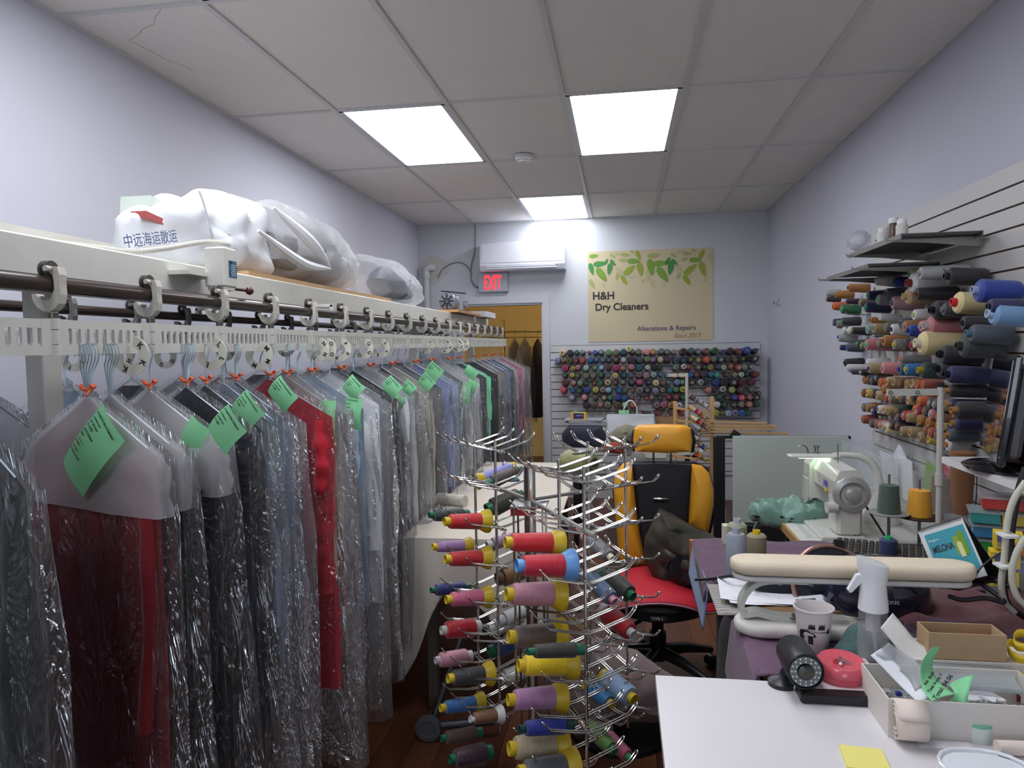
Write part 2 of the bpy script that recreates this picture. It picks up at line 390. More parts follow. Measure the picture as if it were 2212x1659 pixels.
# pipes, conduit, patches on the back wall
t = thing('drain_pipe', 'white plastic pipe with elbow in the back left corner', 'pipe', (-2.0, YB-.05, 0))
obj('pipe', B().cyl((0,0,.02), (0,0,2.34), .029), mat('pvc', (206,206,208), .4), t)
obj('elbow', B().tube(bez([(0,0,2.32),(0,0,2.38),(.03,.0,2.41),(.07,.045,2.41)], 12), .036, 12).cyl((0,0,2.30),(0,0,2.335),.037), mat('pvc'), t)
b = B(); b.prism([(.16*math.cos(a)*(1+.2*math.sin(3*a+1)), .13*math.sin(a)*(1+.15*math.cos(4*a))) for a in [2*PI*i/22 for i in range(22)]], .004, basis((-1.93, YB-.004, 2.40), (1,0,0), (0,0,1)))
tag(obj('wall_patch', b, mat('plaster', (200,197,190), .9, var=.05, vscale=20), smooth=False), 'beige plaster patch around the pipe elbow on the back wall', 'wall patch')
def wall_pts(L, d=.012): return [at(x, y, Y=YB-d) for x, y in L]
c = obj('conduit', B().tube(bez(wall_pts([(1026,484),(1027,520),(1025,545),(1019,570),(1017,590),(1019,608),(1026,619),(1036,623)]), 40), .006), mat('greycable', (130,131,134), .5))
tag(c, 'grey cable running from ceiling down to the exit sign', 'cable')
c = obj('conduit', B().tube(bez(wall_pts([(946,600),(955,583),(970,572),(986,567),(1000,569),(1010,577),(1017,588),(1018,604),(1026,617),(1036,621)]), 40), .006), mat('greycable'))
tag(c, 'grey cable arching from wall hole to the exit sign', 'cable')
# air conditioner
t = thing('air_conditioner', 'white wall-mounted air conditioner above the doorway', 'air conditioner', (-.97, YB, 2.34))
prof = [(0,.0),(-.19,.0),(-.215,.05),(-.21,.07),(-.205,.20),(-.185,.275),(-.15,.29),(0,.29)]
M = basis((0,0,0), (0,1,0), (0,0,1))
obj('body', B().prism(prof, .855, M), mat('ac_white', (215,216,226), .3), t)
obj('front_panel', B().prism([(-.206,.075),(-.214,.078),(-.209,.20),(-.19,.272),(-.183,.272),(-.203,.2)], .82, M), mat('ac_white2', (222,223,232), .2, coat=.4), t)
obj('outlet', B().box((-.01,-.203,.047), (.72,.012,.035)), mat('dark_slot', (50,50,54), .6), t)
obj('louver', B().box((-.01,-.211,.035), (.70,.01,.012), Matrix.Rotation(.4,3,'X')).box((-.01,-.208,.02),(.72,.01,.01)), mat('ac_white2'), t)
# exit sign
t = thing('exit_sign', 'lit red exit sign in a grey metal box over the doorway', 'sign', (-1.294, YB, 2.137))
obj('housing', B().box((0,-.03,.1), (.308,.058,.198), bev=.004), mat('sign_grey', (172,176,190), .4), t, smooth=False)
text('EXIT', .205, mat('exit_red', (255,38,44), .4, emit=2.6), t, basis((-.095,-.0605,.027),(1,0,0),(0,0,1)), name='sign_letters', sx=.44, bold=.004)
obj('test_button', B().sphere((.13,-.03,-.004), .008), mat('redlens', (190,20,30), .3), t)
# small wall wire, screws
tag(obj('wall_hook', B().tube(wall_pts([(1684,622),(1686,614),(1691,616),(1690,621),(1697,621),(1699,610)],.0)[0:0]+[Vector((XR-.012, 6.9, 1.93)), Vector((XR-.03,6.88,1.95)), Vector((XR-.03,6.86,1.92)), Vector((XR-.03,6.72,1.92)), Vector((XR-.012,6.70,1.97))], .003, 6), STEEL), 'thin bent wire hook on the bare right wall', 'hook')
# poster
x0,x1,z0,z1 = -.325,.905,1.605,2.518
t = thing('poster', 'beige dry cleaners poster with green leaves on the back wall', 'poster', (0, YB-.004, 0))
obj('sheet', B().box(((x0+x1)/2,0,(z0+z1)/2), (x1-x0,.004,z1-z0)), mat('poster_paper', (205,192,158), .5, var=.02), t, smooth=False)
Lf = {0:(120,160,60),1:(70,140,70),2:(165,175,110),3:(188,184,138),4:(150,165,60)}
MP = lambda cx, cy: at(1180+cx/4.096, 520+cy/4.096, Y=YB-.007)
LEAVES = [(420,135,85,5,0),(400,250,110,-75,1),(475,205,120,5,1),(530,185,60,60,1),(590,135,65,-35,2),(590,195,70,-50,1),(560,250,110,-100,1),(490,300,150,-55,0),(405,380,90,-60,2),(505,395,55,-80,3),(635,115,60,0,3),(700,125,75,-5,2),(765,100,50,-20,2),(815,130,90,-70,4),(770,180,110,0,0),(680,170,70,0,2),(735,260,130,40,4),(830,250,130,-80,4),(690,350,100,-60,4),(630,310,80,-110,2),(650,270,90,-50,3),(855,350,45,50,3),(950,130,110,5,2),(925,235,150,-80,0),(1010,200,125,5,0),(1075,180,80,60,1),(1030,300,160,-55,0),(1130,130,70,-30,2),(1135,190,75,-45,1),(1100,240,130,-100,1),(940,380,100,-70,3),(1045,390,60,-80,3),(1190,100,60,10,3),(1250,115,80,0,2),(1310,90,50,-30,2),(1375,115,90,60,4),(1320,170,110,0,0),(1230,160,70,20,2),(1275,255,140,40,4),(1385,250,140,-75,4),(1245,350,110,-55,4),(1170,310,70,-110,2),(1180,250,100,-45,3),(1405,345,45,60,3),(1455,160,110,-80,3),(900,300,110,-95,3),(750,320,50,10,3),(1290,315,50,10,3)]
bl = B()
for k, (cx, cy, ln, an, ci) in enumerate(LEAVES):
    o = MP(cx, cy); L = ln/4.096*.00455; a = math.radians(an); W = L*.2; bl.m = ci
    poly = [(L*.5*math.cos(q), W*math.sin(q)*(1-.35*math.cos(q))) for q in [2*PI*i/16 for i in range(16)]]
    bl.prism(poly, .0006, basis((o.x, -.0035-.00015*(k%9)-.0008*(ci<2), o.z), (math.cos(a),0,math.sin(a)), (-math.sin(a),0,math.cos(a))))
obj('leaf_print', bl, [mat('leaf%d'%i, Lf[i], .6) for i in range(5)], t, smooth=False)
def ptxt(s, cx, cy, size, m, **k):
    o = MP(cx, cy); text(s, size, m, t, basis((o.x, -.0045, o.z), (1,0,0), (0,0,1)), name='poster_text', **k)
INK = mat('ink_dark', (48,46,48), .6)
ptxt('H&H', 408, 521, .108, INK, bold=.0022); ptxt('Dry Cleaners', 432, 618, .1, INK, bold=.002, sx=.98)
ptxt('Alterations & Repairs', 806, 797, .066, mat('ink_purple', (92,72,108), .6), bold=.0006, sx=1.0)
ptxt('Since 2013', 1125, 858, .066, mat('ink_brown', (176,122,96), .6), shear=.35, sx=.9)
# ================================================================ GARMENT CONVEYOR
CX = -1.15; RZ = 1.722; BX = -1.75
conv = thing('garment_conveyor', 'white overhead garment conveyor with brown rails along left wall', 'conveyor', (-1.45, 1.6, 0))
def LC(b_, name, m, **k):
    o = obj(name, b_, m, **k); o.parent = conv; o.location = -conv.location if o.location.length == 0 else o.location-conv.location; return o
CONVW = mat('conveyor_paint', (212,210,202), .42, var=.1, vscale=9, bump=.1, bscale=40)
RAIL = mat('rail_brown', (66,54,50), .28, .25, var=.25, vscale=12, stretch=(1,.2,1))
LC(B().box((-1.45, 3.85, 1.797), (.36, 5.9, .088), bev=.004), 'beam', CONVW)
LC(B().cyl((CX, .45, RZ), (CX, 6.86, RZ), .0165, n=20), 'rail', RAIL)
LC(B().cyl((BX, .45, RZ), (BX, 6.86, RZ), .0165, n=20), 'rail', RAIL)
for k in (2,5):
    y = .75+1.0*k; b = B()
    b.box((CX-.05, y, RZ+.035), (.10, .03, .012)); b.box((CX-.004, y, RZ+.022), (.012, .03, .03)); LC(b, 'rail_bracket', CONVW)
    b = B(); b.box((BX+.06, y, RZ+.035), (.12, .03, .012)); b.box((BX+.004, y, RZ+.022), (.012,.03,.03)); LC(b, 'rail_bracket', CONVW)
p = at(90, 700, X=-1.455)
b = B().box((-1.455, p.y, .877), (.052, .062, 1.752), bev=.003)
LC(b, 'post', CONVW, smooth=False)
LC(B().box((-1.455, 4.9, .877), (.05, .062, 1.752)), 'post', CONVW, smooth=False)
LC(B().box((-1.455, 6.85, .877), (.05, .062, 1.752)), 'post', CONVW, smooth=False)
# trolleys and slotted links
CAST = mat('cast_paint', (196,192,180), .5, .0, var=.28, vscale=60, bump=.3, bscale=120)
CASTG = mat('cast_grey', (128,128,126), .5, .2, var=.25, vscale=60)
WHEEL = mat('wheel_dark', (84,78,74), .5, .2)
def trolley_proto(m, sc=1.0):
    # C-shaped casting round the rail, in the XZ plane, rail centre at origin
    out = [(.014,.036),(.027,.034),(.032,.018),(.030,.0),(.031,-.022),(.027,-.040),(.014,-.053),(.004,-.056),(-.010,-.055),(-.024,-.046),(-.032,-.032),(-.034,-.019),(-.025,-.019),(-.019,-.026),(-.013,-.024),(-.012,-.032),(.006,-.033),(.012,-.024),(.018,-.012),(.018,.006),(.016,.018),(.008,.024)]
    b = B().prism(out, .020, basis((0,0,0),(1,0,0),(0,0,1)))
    b.cyl((.004,0,-.056),(.004,0,-.08),.0085).cyl((.012,-.012,.030),(.012,-.024,.030),.006,n=8)
    h = obj('trolley', b, m, smooth=False)
    w_ = obj('wheel', B().lathe([(.0,-.008),(.019,-.008),(.019,-.003),(.013,-.001),(.013,.003),(.019,.005),(.019,.009),(0,.009)], 20, basis((-.002,0,.029),(0,1,0),(0,0,1))), WHEEL, h)
    s_ = obj('stem', B().cyl((.004,0,-.058),(.004,0,-.074),.0098,n=12), mat('stem_metal', (108,104,92), .35, .7), h)
    return h
def link_proto():
    L = .305; b = B(); h = .036
    b.box((0,0,.027),(.006,L-.036,.018)).box((0,0,-.0285),(.006,L-.036,.016))
    n = 10; g = (L-.05)/n
    for k in range(n+1):
        y = -(L-.05)/2+g*k
        b.box((0,y,0),(.006,.0115,.044))
        if k < n:
            for s_ in (-1,1): b.prism([(0,0),(.008*s_,0),(0,.009)], .006, basis((0,y+g/2-s_*.0062*1.1,-.0208),(0,1,0),(0,0,1)))
    b.box((0,L/2-.02,0),(.007,.03,.074)).box((0,-L/2+.02,0),(.007,.03,.074))
    o = obj('slotted_link', b, CONVW, smooth=False)
    obj('hinge', B().cyl((0,-L/2,-.038),(0,-L/2,-.016),.0115).cyl((0,-L/2,.016),(0,-L/2,.038),.0115).cyl((0,-L/2,-.0145),(0,-L/2,.0145),.0105), CONVW, o)
    return o
tp = trolley_proto(CAST); tg = trolley_proto(CASTG); lp = link_proto()
def child_copy(src, loc, rot=(0,0,0)):
    c = src.copy(); COL.objects.link(c); c.parent = conv; c.location = Vector(loc)-conv.location; c.rotation_euler = rot
    for g in src.children: d = g.copy(); COL.objects.link(d); d.parent = c
LZ = 1.6145
for k in range(-2, 19):
    y = 1.297+.305*k
    child_copy(tp, (CX, y, RZ)); child_copy(lp, (CX+.004, y+.1525, LZ))
    child_copy(tg, (BX, y+.13, RZ), (0,0,PI if False else 0)); child_copy(lp, (BX+.004, y+.28, LZ))
for o in (tp, tg, lp):
    for g in list(o.children): bpy.data.objects.remove(g)
    bpy.data.objects.remove(o)
# control box with conduit and crank knob
p = at(487, 580, X=-1.17)
t = thing('control_box', 'white motor control box with worn blue label on the conveyor rail', 'control box', (-1.185, p.y, 0))
zt, zb = at(487,533,X=-1.15).z, at(487,618,X=-1.15).z
obj('housing', B().box((0,0,(zt+zb)/2), (.062,.075,zt-zb), bev=.004).box((0,0,zb-.004),(.052,.06,.012)), CONVW, t, smooth=False)
obj('mount', B().box((-.09,-.05,zb+.035), (.14,.16,.012)), CONVW, t, smooth=False)
b = B(); b.m = 0; b.box((.032,.012,(zt+zb)/2-.004), (.001,.042,.05)); b.m = 1
for k in range(6): b.box((.0328,.014,(zt+zb)/2-.022+.006*k), (.0006,.028 if k%2 else .022,.0022))
b.m = 2; b.box((.0328,.0,(zt+zb)/2+.014), (.0006,.014,.010)).box((.0328,-.006,(zt+zb)/2-.018), (.0006,.006,.012))
obj('label_plate', b, [mat('bluelabel', (52,96,128), .5, var=.3, vscale=60), mat('labelwhite', (190,205,215), .5), mat('rust', (60,46,40), .8)], t, smooth=False)
obj('lever', B().cyl((.0,.03,zb+.0),(.035,.075,zb-.004),.0045), mat('maroon_metal', (70,30,30), .4), t)
obj('knob', B().sphere((.043,.085,zb-.005), .013), mat('maroon_knob', (74,22,28), .18, coat=.6), t)
pts = [at(x,y,X=-1.19) for x,y in ((497,528),(480,522),(460,524),(420,534),(370,540),(320,543),(262,541),(215,538))]
pts = [Vector((q.x-.03*i, q.y, max(q.z, 1.853))) for i, q in enumerate(pts)]
c = bez(pts, 150)
obj('conduit', B().tube([q-t.location for q in c], [.0085 if i%2 else .0066 for i in range(len(c))], 10), mat('flexconduit', (196,194,184), .5), t, smooth=False)
# terminal tray at the near end of beam
t = thing('junction_tray', 'white sheet metal tray lying on top of the conveyor beam', 'tray', (-1.44, 1.55, 1.841))
obj('tray', B().box((0,0,.004),(.14,.45,.008)).box((.07,0,.018),(.004,.45,.036)).box((-.07,0,.018),(.004,.45,.036)), CONVW, t, smooth=False)
b = B()
for k in range(2): b.cyl((.03,.14+.03*k,.008),(.03,.14+.03*k,.034),.008).cyl((.03,.14+.03*k,.034),(.03,.14+.03*k,.044),.004)
obj('terminal', b, WHITEP, t)
# wooden boards on the beam
b1 = tag(obj('wooden_board', B().box((-1.53,3.1,1.850),(.5,1.55,.018)), mat('plywood', (196,160,118), .6, var=.12, vscale=6, stretch=(8,1,1)), smooth=False), 'long plywood board lying on the conveyor under the white bags', 'board')
q = at(965,668,X=-1.45)
t = tag(obj('wooden_board', B().box((-1.42,5.7,1.853),(.42,.9,.02)), mat('pine', (190,142,96), .6, var=.12, vscale=6), smooth=False), 'short wooden board under the grey motor at far conveyor end', 'board')
t = thing('electric_motor', 'small grey electric motor with vented end on the conveyor', 'motor', (-1.36, 5.62, 1.865))
MOT = mat('motor_grey', (150,154,164), .4, .3)
b = B().lathe([(0,-.11),(.05,-.11),(.068,-.09),(.072,-.06),(.072,.07),(.06,.09),(0,.09)], 28, basis((0,0,.078),(1,0,0),(0,0,1)))
b.box((0,0,.006),(.12,.14,.012))
obj('casing', b, MOT, t)
b = B()
for r in (.02,.036,.052):
    for k in range(8):
        a = PI*k/4
        b.box((r*math.cos(a), -.113, .078+r*math.sin(a)), (.016,.006,.010), Matrix.Rotation(-a,3,'Y'))
obj('vent', b, mat('black_vent', (18,18,20), .6), t, smooth=False)
obj('bracket', B().box((.06,.06,.05),(.08,.09,.07)).cyl((.03,.1,.06),(.12,.1,.06),.03), MOT, t)
obj('strap', B().box((.03,.0,.155),(.2,.05,.008),Matrix.Rotation(.12,3,'Y')), BLACK, t)
tag(obj('metal_plate', B().box((-1.35,6.45,1.868),(.34,.5,.05)), mat('platew', (200,202,208), .5), smooth=False), 'white boxed gear cover on the far end of conveyor', 'cover')
# ---------------------------------------------------------------- bags on the conveyor
BAGX = -1.42
def bag_poly(pts, X, o): 
    out = []
    for x, y in pts: q = at(x, y, X=X); out.append((q.y-o[1], q.z-o[2]))
    return out
def MYZ(th): return Matrix(((0,0,1,0),(1,0,0,0),(0,1,0,0),(0,0,0,1)))
BAGW = mat('nonwoven_white', (218,220,224), .75, bump=.7, bscale=14, var=.02, sss=0)
o = (BAGX, 2.4, 1.843)
t = thing('shopping_bag', 'big white fabric bag with blue printed characters on the conveyor', 'bag', o)
poly = bag_poly([(262,545),(256,500),(262,470),(290,447),(352,418),(358,440),(352,470),(380,462),(405,430),(430,407),(500,418),(535,436),(556,455),(560,520),(575,590),(560,600),(420,592),(300,580)], -1.42, o)
poly = [(a, max(c,.0)) for a, c in poly]
obj('bag_body', blob(B(), poly, MYZ(0), .095, 3, .03, 16, 7, pw=.4), BAGW, t)
b = B(); pl = bag_poly([(285,478),(300,486),(335,488),(350,478),(385,462),(372,446),(330,452)], -1.33, o)
pq = at(332,470,X=-1.43)-Vector(o); RX = Matrix.Rotation(-.12,3,'X')
obj('paper', B().box(tuple(pq),(.10,.17,.08),RX).box(tuple(pq+Vector((.02,.06,.03))),(.06,.14,.012),Matrix.Rotation(.25,3,'X')), mat('mintpaper', (214,226,214), .7), t, smooth=False)
obj('red_wrapper', B().box(tuple(pq+Vector((.045,-.02,-.03))),(.05,.23,.02),RX), mat('redpaper', (176,86,84), .6), t, smooth=False)
pa, pb = at(268,526,X=-1.3), at(370,514,X=-1.3)
u = (pb-pa).normalized()
text('中远海运散运', .040, mat('ink_blue', (66,84,140), .7), t, basis(pa-Vector(o)+Vector((.0,0,-.01)), (0,u.y,u.z), (0,-u.z,u.y)), sx=1.0)
FL = [at(x_,y_,X=X_)-Vector(o) for x_,y_,X_ in ((268,500,-1.42),(286,450,-1.48),(350,417,-1.50),(360,445,-1.48),(352,490,-1.44),(300,520,-1.40))]
fb = B(); cc_ = sum(FL, Vector())/len(FL); fb.add([tuple(cc_+Vector((.03,0,0)))]+[tuple(q) for q in FL], [(0,i+1,(i+1)%len(FL)+1) for i in range(len(FL))])
obj('bag_flap', fb, BAGW, t, solid=.004)
seam = bez([Vector((x_,y_,z_)) for x_,y_,z_ in [(at(a,c,X=-1.33).x-o[0], at(a,c,X=-1.33).y-o[1], at(a,c,X=-1.33).z-o[2]) for a,c in ((430,412),(440,440),(450,475),(462,515))]], 16)
obj('seam', B().tube(seam, .004, 6), BAGW, t)
BAGP = film('bag_film', haze=.80, gloss=.8, scale=9, strength=.8, white=(.97,.98,1))
BAGC = film('bag_film_clear', haze=.30, gloss=1, scale=13, strength=1)
def fill_bag(name, lab, px_pts, X, inner_pts, Xi, inm, film_m, seed, th=.15, inth=.10):
    c = at(*px_pts[0], X=X); o = (X, c.y, 1.862)
    t = thing(name, lab, 'bag', o)
    P = [(a, max(b_, .0)) for a, b_ in bag_poly(px_pts, X, o)]; I = [(a, max(b_, .015)) for a, b_ in bag_poly(inner_pts, Xi, o)]
    obj('contents', blob(B(), I, Matrix.Translation((.03,0,0)) @ MYZ(0), inth, seed, .022, 10, 14), inm, t)
    obj('bag_body', blob(B(), P, MYZ(0), th, seed+5, .022, 12, 7), film_m, t)
    return t
KNIT = mat('grey_knit', (150,150,152), .9, bump=1, bscale=30, var=.2, vscale=14, stretch=(1,1,4))
t = fill_bag('plastic_bag', 'knotted white plastic bag with grey knitted blanket inside', [(560,560),(546,470),(540,440),(570,430),(605,440),(655,468),(700,492),(735,530),(755,575),(748,620),(715,636),(650,622),(590,600)], -1.42,
    [(585,560),(585,500),(640,485),(700,505),(735,550),(742,600),(715,615),(640,600)], -1.36, KNIT, BAGP, 11)
b = B().tube(bez([(.12,-.1,.26),(.17,.1,.16),(.16,.32,.08)],14), [.004+.020*math.sin(PI*min(1,(i+.3)/14.6)) for i in range(15)], 8).tube(bez([(.16,-.3,.14),(.18,.0,.06),(.16,.32,.07)],14), [.004+.016*math.sin(PI*min(1,(i+.3)/14.6)) for i in range(15)], 8)
obj('handle', b, mat('bag_white', (235,237,240), .4, bump=.4, bscale=30), t)
t = fill_bag('plastic_bag', 'thin translucent bag of dark clothes, farthest bag on the conveyor', [(762,600),(757,560),(770,548),(830,560),(865,592),(892,635),(898,655),(885,664),(850,652),(790,640)], -1.42,
    [(815,600),(835,575),(865,605),(888,645),(870,655),(830,640)], -1.36, mat('dark_clothes', (64,66,84), .5, bump=.8, bscale=20, var=.4, vscale=20), BAGC, 23, .16, .1)
# ---------------------------------------------------------------- hanging garments
PLASTIC = film('garment_film', haze=.035, gloss=1.0, scale=5.5, strength=1.0)
PLASTICH = film('garment_film_hazy', haze=.10, gloss=1.1, scale=7, strength=1.0)
TISSUE = film('tissue', haze=.6, gloss=.15, white=(.86,.84,.86))
WIRE = mat('hanger_wire', (176,196,206), .3, .5)
GREEN = mat('ticket_green', (140,214,158), .7)
TWIST = mat('twist_tie', (222,98,60), .6)
HZ = 1.585   # height the hooks hang from
def ztop(x, hw, drop): 
    u = min(1, abs(x)/hw); return -.100 - drop*(u**1.1) - (.0 if u < .16 else .008)
def shell(hw, hd, hem, drop, seed, folds=.5, nu=44, nv=26, flare=0.0, amp=.014, zoff=0, asym=0, sq=.7):
    def fn(u, v):
        a = 2*PI*u; cx = math.cos(a); sx = math.sin(a)
        W = hw*(1+flare*v); x = W*(abs(cx)**.85)*(1 if cx > 0 else -1)
        zt = ztop(x/(1+flare*v), hw, drop)+zoff
        d = hd*(.16+.84*min(1, v*3.2))*(abs(sx)**sq)*(1 if sx > 0 else -1)
        nz = noise.noise(Vector((x*9*folds*2+seed, sx*1.5+seed*2, v*2.2+seed)))+.5*noise.noise(Vector((x*26+seed, sx*3, v*5)))
        fd = amp*min(1, v*4)
        return (x+nz*fd*.8, d+nz*fd*1.4*(1 if abs(sx) > .1 else .6), zt+(-hem-zt)*v)
    return B().grid(nu, nv, fn, wrap=True)
def sleeve(side, hw, hem, r, drop, seed, fwdy=-.012):
    z0 = ztop(hw, hw, drop)-.006; L = hem
    def fn(u, v):
        a = 2*PI*u; cx = side*(hw-.058+.018*math.sin(min(1, v*1.5)*PI*.5)+.012*noise.noise(Vector((v*2.5, seed, 1))))
        cy = fwdy*v*2+.018*noise.noise(Vector((v*3, seed, 0)))
        R = r*(1-.28*v)*(.45+.55*min(1, v*9))
        nz = 1+.22*noise.noise(Vector((math.cos(a)*1.4, math.sin(a)*1.4, v*8+seed)))+.14*noise.noise(Vector((math.cos(a)*3, math.sin(a)*3, v*21+seed)))
        return (cx+R*1.0*math.cos(a)*nz, cy+R*(.35+.45*min(1,v*2.5))*math.sin(a)*nz, z0-(L+z0)*v)
    return B().grid(16, 34, fn, wrap=True)
def ticket(b, c, w_, h_, ang, side, curl=.3):
    # small slip lying on the shoulder slope, in local garment coords
    u = Vector((math.cos(ang), -.12, -math.sin(ang))).normalized(); v = Vector((-u.z, -.30*side, u.x)); v = (v-u*v.dot(u)).normalized()
    M = basis(c, u, -v if v.z > 0 else v)
    def fn(s_, t_): return (w_*(s_-.5), h_*t_, .012*math.sin(t_*3)+.004*math.sin(s_*5)*curl)
    b.grid(5, 8, fn, M)
    return M
FRONT = {}
GROUP = 'bagged garments on the front conveyor rail'
pal = dict(red=(130,28,36), dkgreen=(26,36,32), black=(22,22,26), navy=(24,28,46), white=(228,228,230), ltblue=(168,190,212), ltgrey=(196,196,198), beige=(208,200,186), cream=(214,208,192), grey=(112,114,118), dkgrey=(58,60,64), scarlet=(198,30,48), lavender=(138,146,192), mint=(118,206,156), magenta=(206,20,120), brown=(92,70,58), taupe=(142,130,122), blue=(96,120,160), pink=(206,150,156))
def garment(px_edge, colour, kind, hem, hw=.25, hd=.030, room=.08, yaw=.35, ticket_at=None, tickets=1, XE=None, bag=True, slv=True, bag_hem=None, tissue=False, X=CX, film_m=None, desc=None, Y=None, label=None, name=None, group=GROUP, hook=1, hazy=False, ties='o', lod=1, slv_hem=None, shoulder=.115, puffer=False):
    if Y is None:
        ex = CX+hw*math.cos(yaw); q = at(px_edge, 1000, X=ex); Y = q.y+hw*math.sin(yaw)
    seed = px_edge*.37+hem*5+X; ch_ = min(.05, room*.46); hd = min(hd, ch_-.010); amp_ = min(.018, room*.16)
    t = thing(name or 'bagged_garment', label, 'garment', (X+.004, Y, HZ), -yaw if False else 0, group)
    t.rotation_euler = (0, 0, yaw if False else 0)
    t.rotation_euler = (0, 0, yaw)  # right end swings towards the viewer with negative angle
    t.rotation_euler = (0, 0, -yaw); FRONT[t.name] = ch_+.012
    c = pal[colour]; fm = fabric(c)
    nu, nv = (44, 26) if lod else (26, 14)
    bd = shell(hw*.93, hd*.8, hem, shoulder, seed, nu=nu, nv=nv, amp=min(.010, room*.09))
    obj(kind, bd, fm, t)
    if slv:
        for sd in ((1,-1) if X == CX else (1,)): obj('sleeve', sleeve(sd, hw*.97, (slv_hem or min(hem, .78)), min(.042, hd*1.2), shoulder, seed+sd), fm, t)
    b = B()
    for k in range(hook):
        dy = (k-(hook-1)/2)*.007
        b.tube(bez([(-.012,dy,-.01),(-.004,dy,.014),(.012,dy,.012),(.016,dy,-.01),(.006,dy,-.03),(0,dy*.6,-.05),(0,dy*.3,-.10)], 14), .0016, 5)
    b.tube([(-hw*.8,0,-.11-shoulder*.8),(0,0,-.10),(hw*.8,0,-.11-shoulder*.8)], .0018, 5)
    obj('wire_hanger', b, WIRE, t)
    if ties:
        b = B().tube([(.016*math.cos(a), .012*math.sin(a), -.080+.005*math.sin(2*a)) for a in [2*PI*i/10 for i in range(10)]], .0045, 6, closed=True).tube([(.012,0,-.08),(.03,-.012,-.072),(.04,-.01,-.078)], .003, 5).tube([(.012,0,-.08),(.025,-.02,-.095)], .003, 5)
        obj('twist_tie', b, TWIST, t)
    if tissue: obj('tissue_cape', shell(hw*.99, min(hd+.010, ch_), .34, shoulder-.002, seed+3, nu=nu+10, nv=12, amp=.008, zoff=.008, flare=.02, sq=.42), TISSUE, t)
    if bag:
        bh = bag_hem or hem+.1
        obj('plastic_cover', shell(hw+.040, ch_-.004, bh, shoulder+.014, seed+9, nu=nu+26, nv=nv+18, amp=amp_, zoff=.020, flare=.05, folds=1.1, sq=.4), film_m or (PLASTICH if hazy else PLASTIC), t)
    return t

def place_ticket(gt, px_, py_, w_, h_, ang, under=False, lines=True, col=None):
    # flat slip pinned on the viewer's side of a hanging garment
    Rz = Matrix.Rotation(gt.rotation_euler.z, 3, 'Z'); n = Rz @ Vector((0,-1,0)); o0 = Vector(gt.location)+n*(.022 if under else FRONT[gt.name])
    d = fw + RT*((px_-1106)/FPX) - UP*((py_-829.5)/FPX); c0 = Vector((0,0,CZ)); tt = (o0-c0).dot(n)/d.dot(n); P = c0+d*tt
    loc = Rz.inverted() @ (P-Vector(gt.location))
    a = math.radians(ang); u = Vector((math.cos(a), .0, -math.sin(a))); v = Vector((math.sin(a), 0, math.cos(a))); k = (u+v*0)
    M = basis(loc, u, v)
    def fn(s_, t_): return ((s_-.5)*w_, (t_-.5)*h_, .010*math.sin(t_*2.6+.4)+.004*math.sin(s_*4))
    tk = obj('receipt_ticket', B().grid(6, 10, fn, M), col or GREEN, gt)
    if lines:
        L_ = [('H and H Dry Cleaners',.0085,1),('Taxi Shops, Bayview',.0040,0),('647 352 1634',.0060,1),('71185',.0090,1),('(647) 720-8068',.0062,1),('Sat',.0085,1),('________',.006,0),('PAID',.0085,2),('Total Items',.0050,1),('Total: 214.67',.0075,1)]
        for i, (s_, z_, c_) in enumerate(L_[:4 if h_ < .1 else 10]):
            t_ = .93-.088*i*(.148/max(h_,.1)); zz = .010*math.sin(t_*2.6+.4)+.0045
            text(s_, z_*w_/.105, (INK, INK, mat('ink_red', (150,50,40), .7))[c_], tk, M @ Matrix.Translation((-w_*.42, (t_-.5)*h_-.004, zz+.002)), name='printed_line', bold=.0002)
    return tk
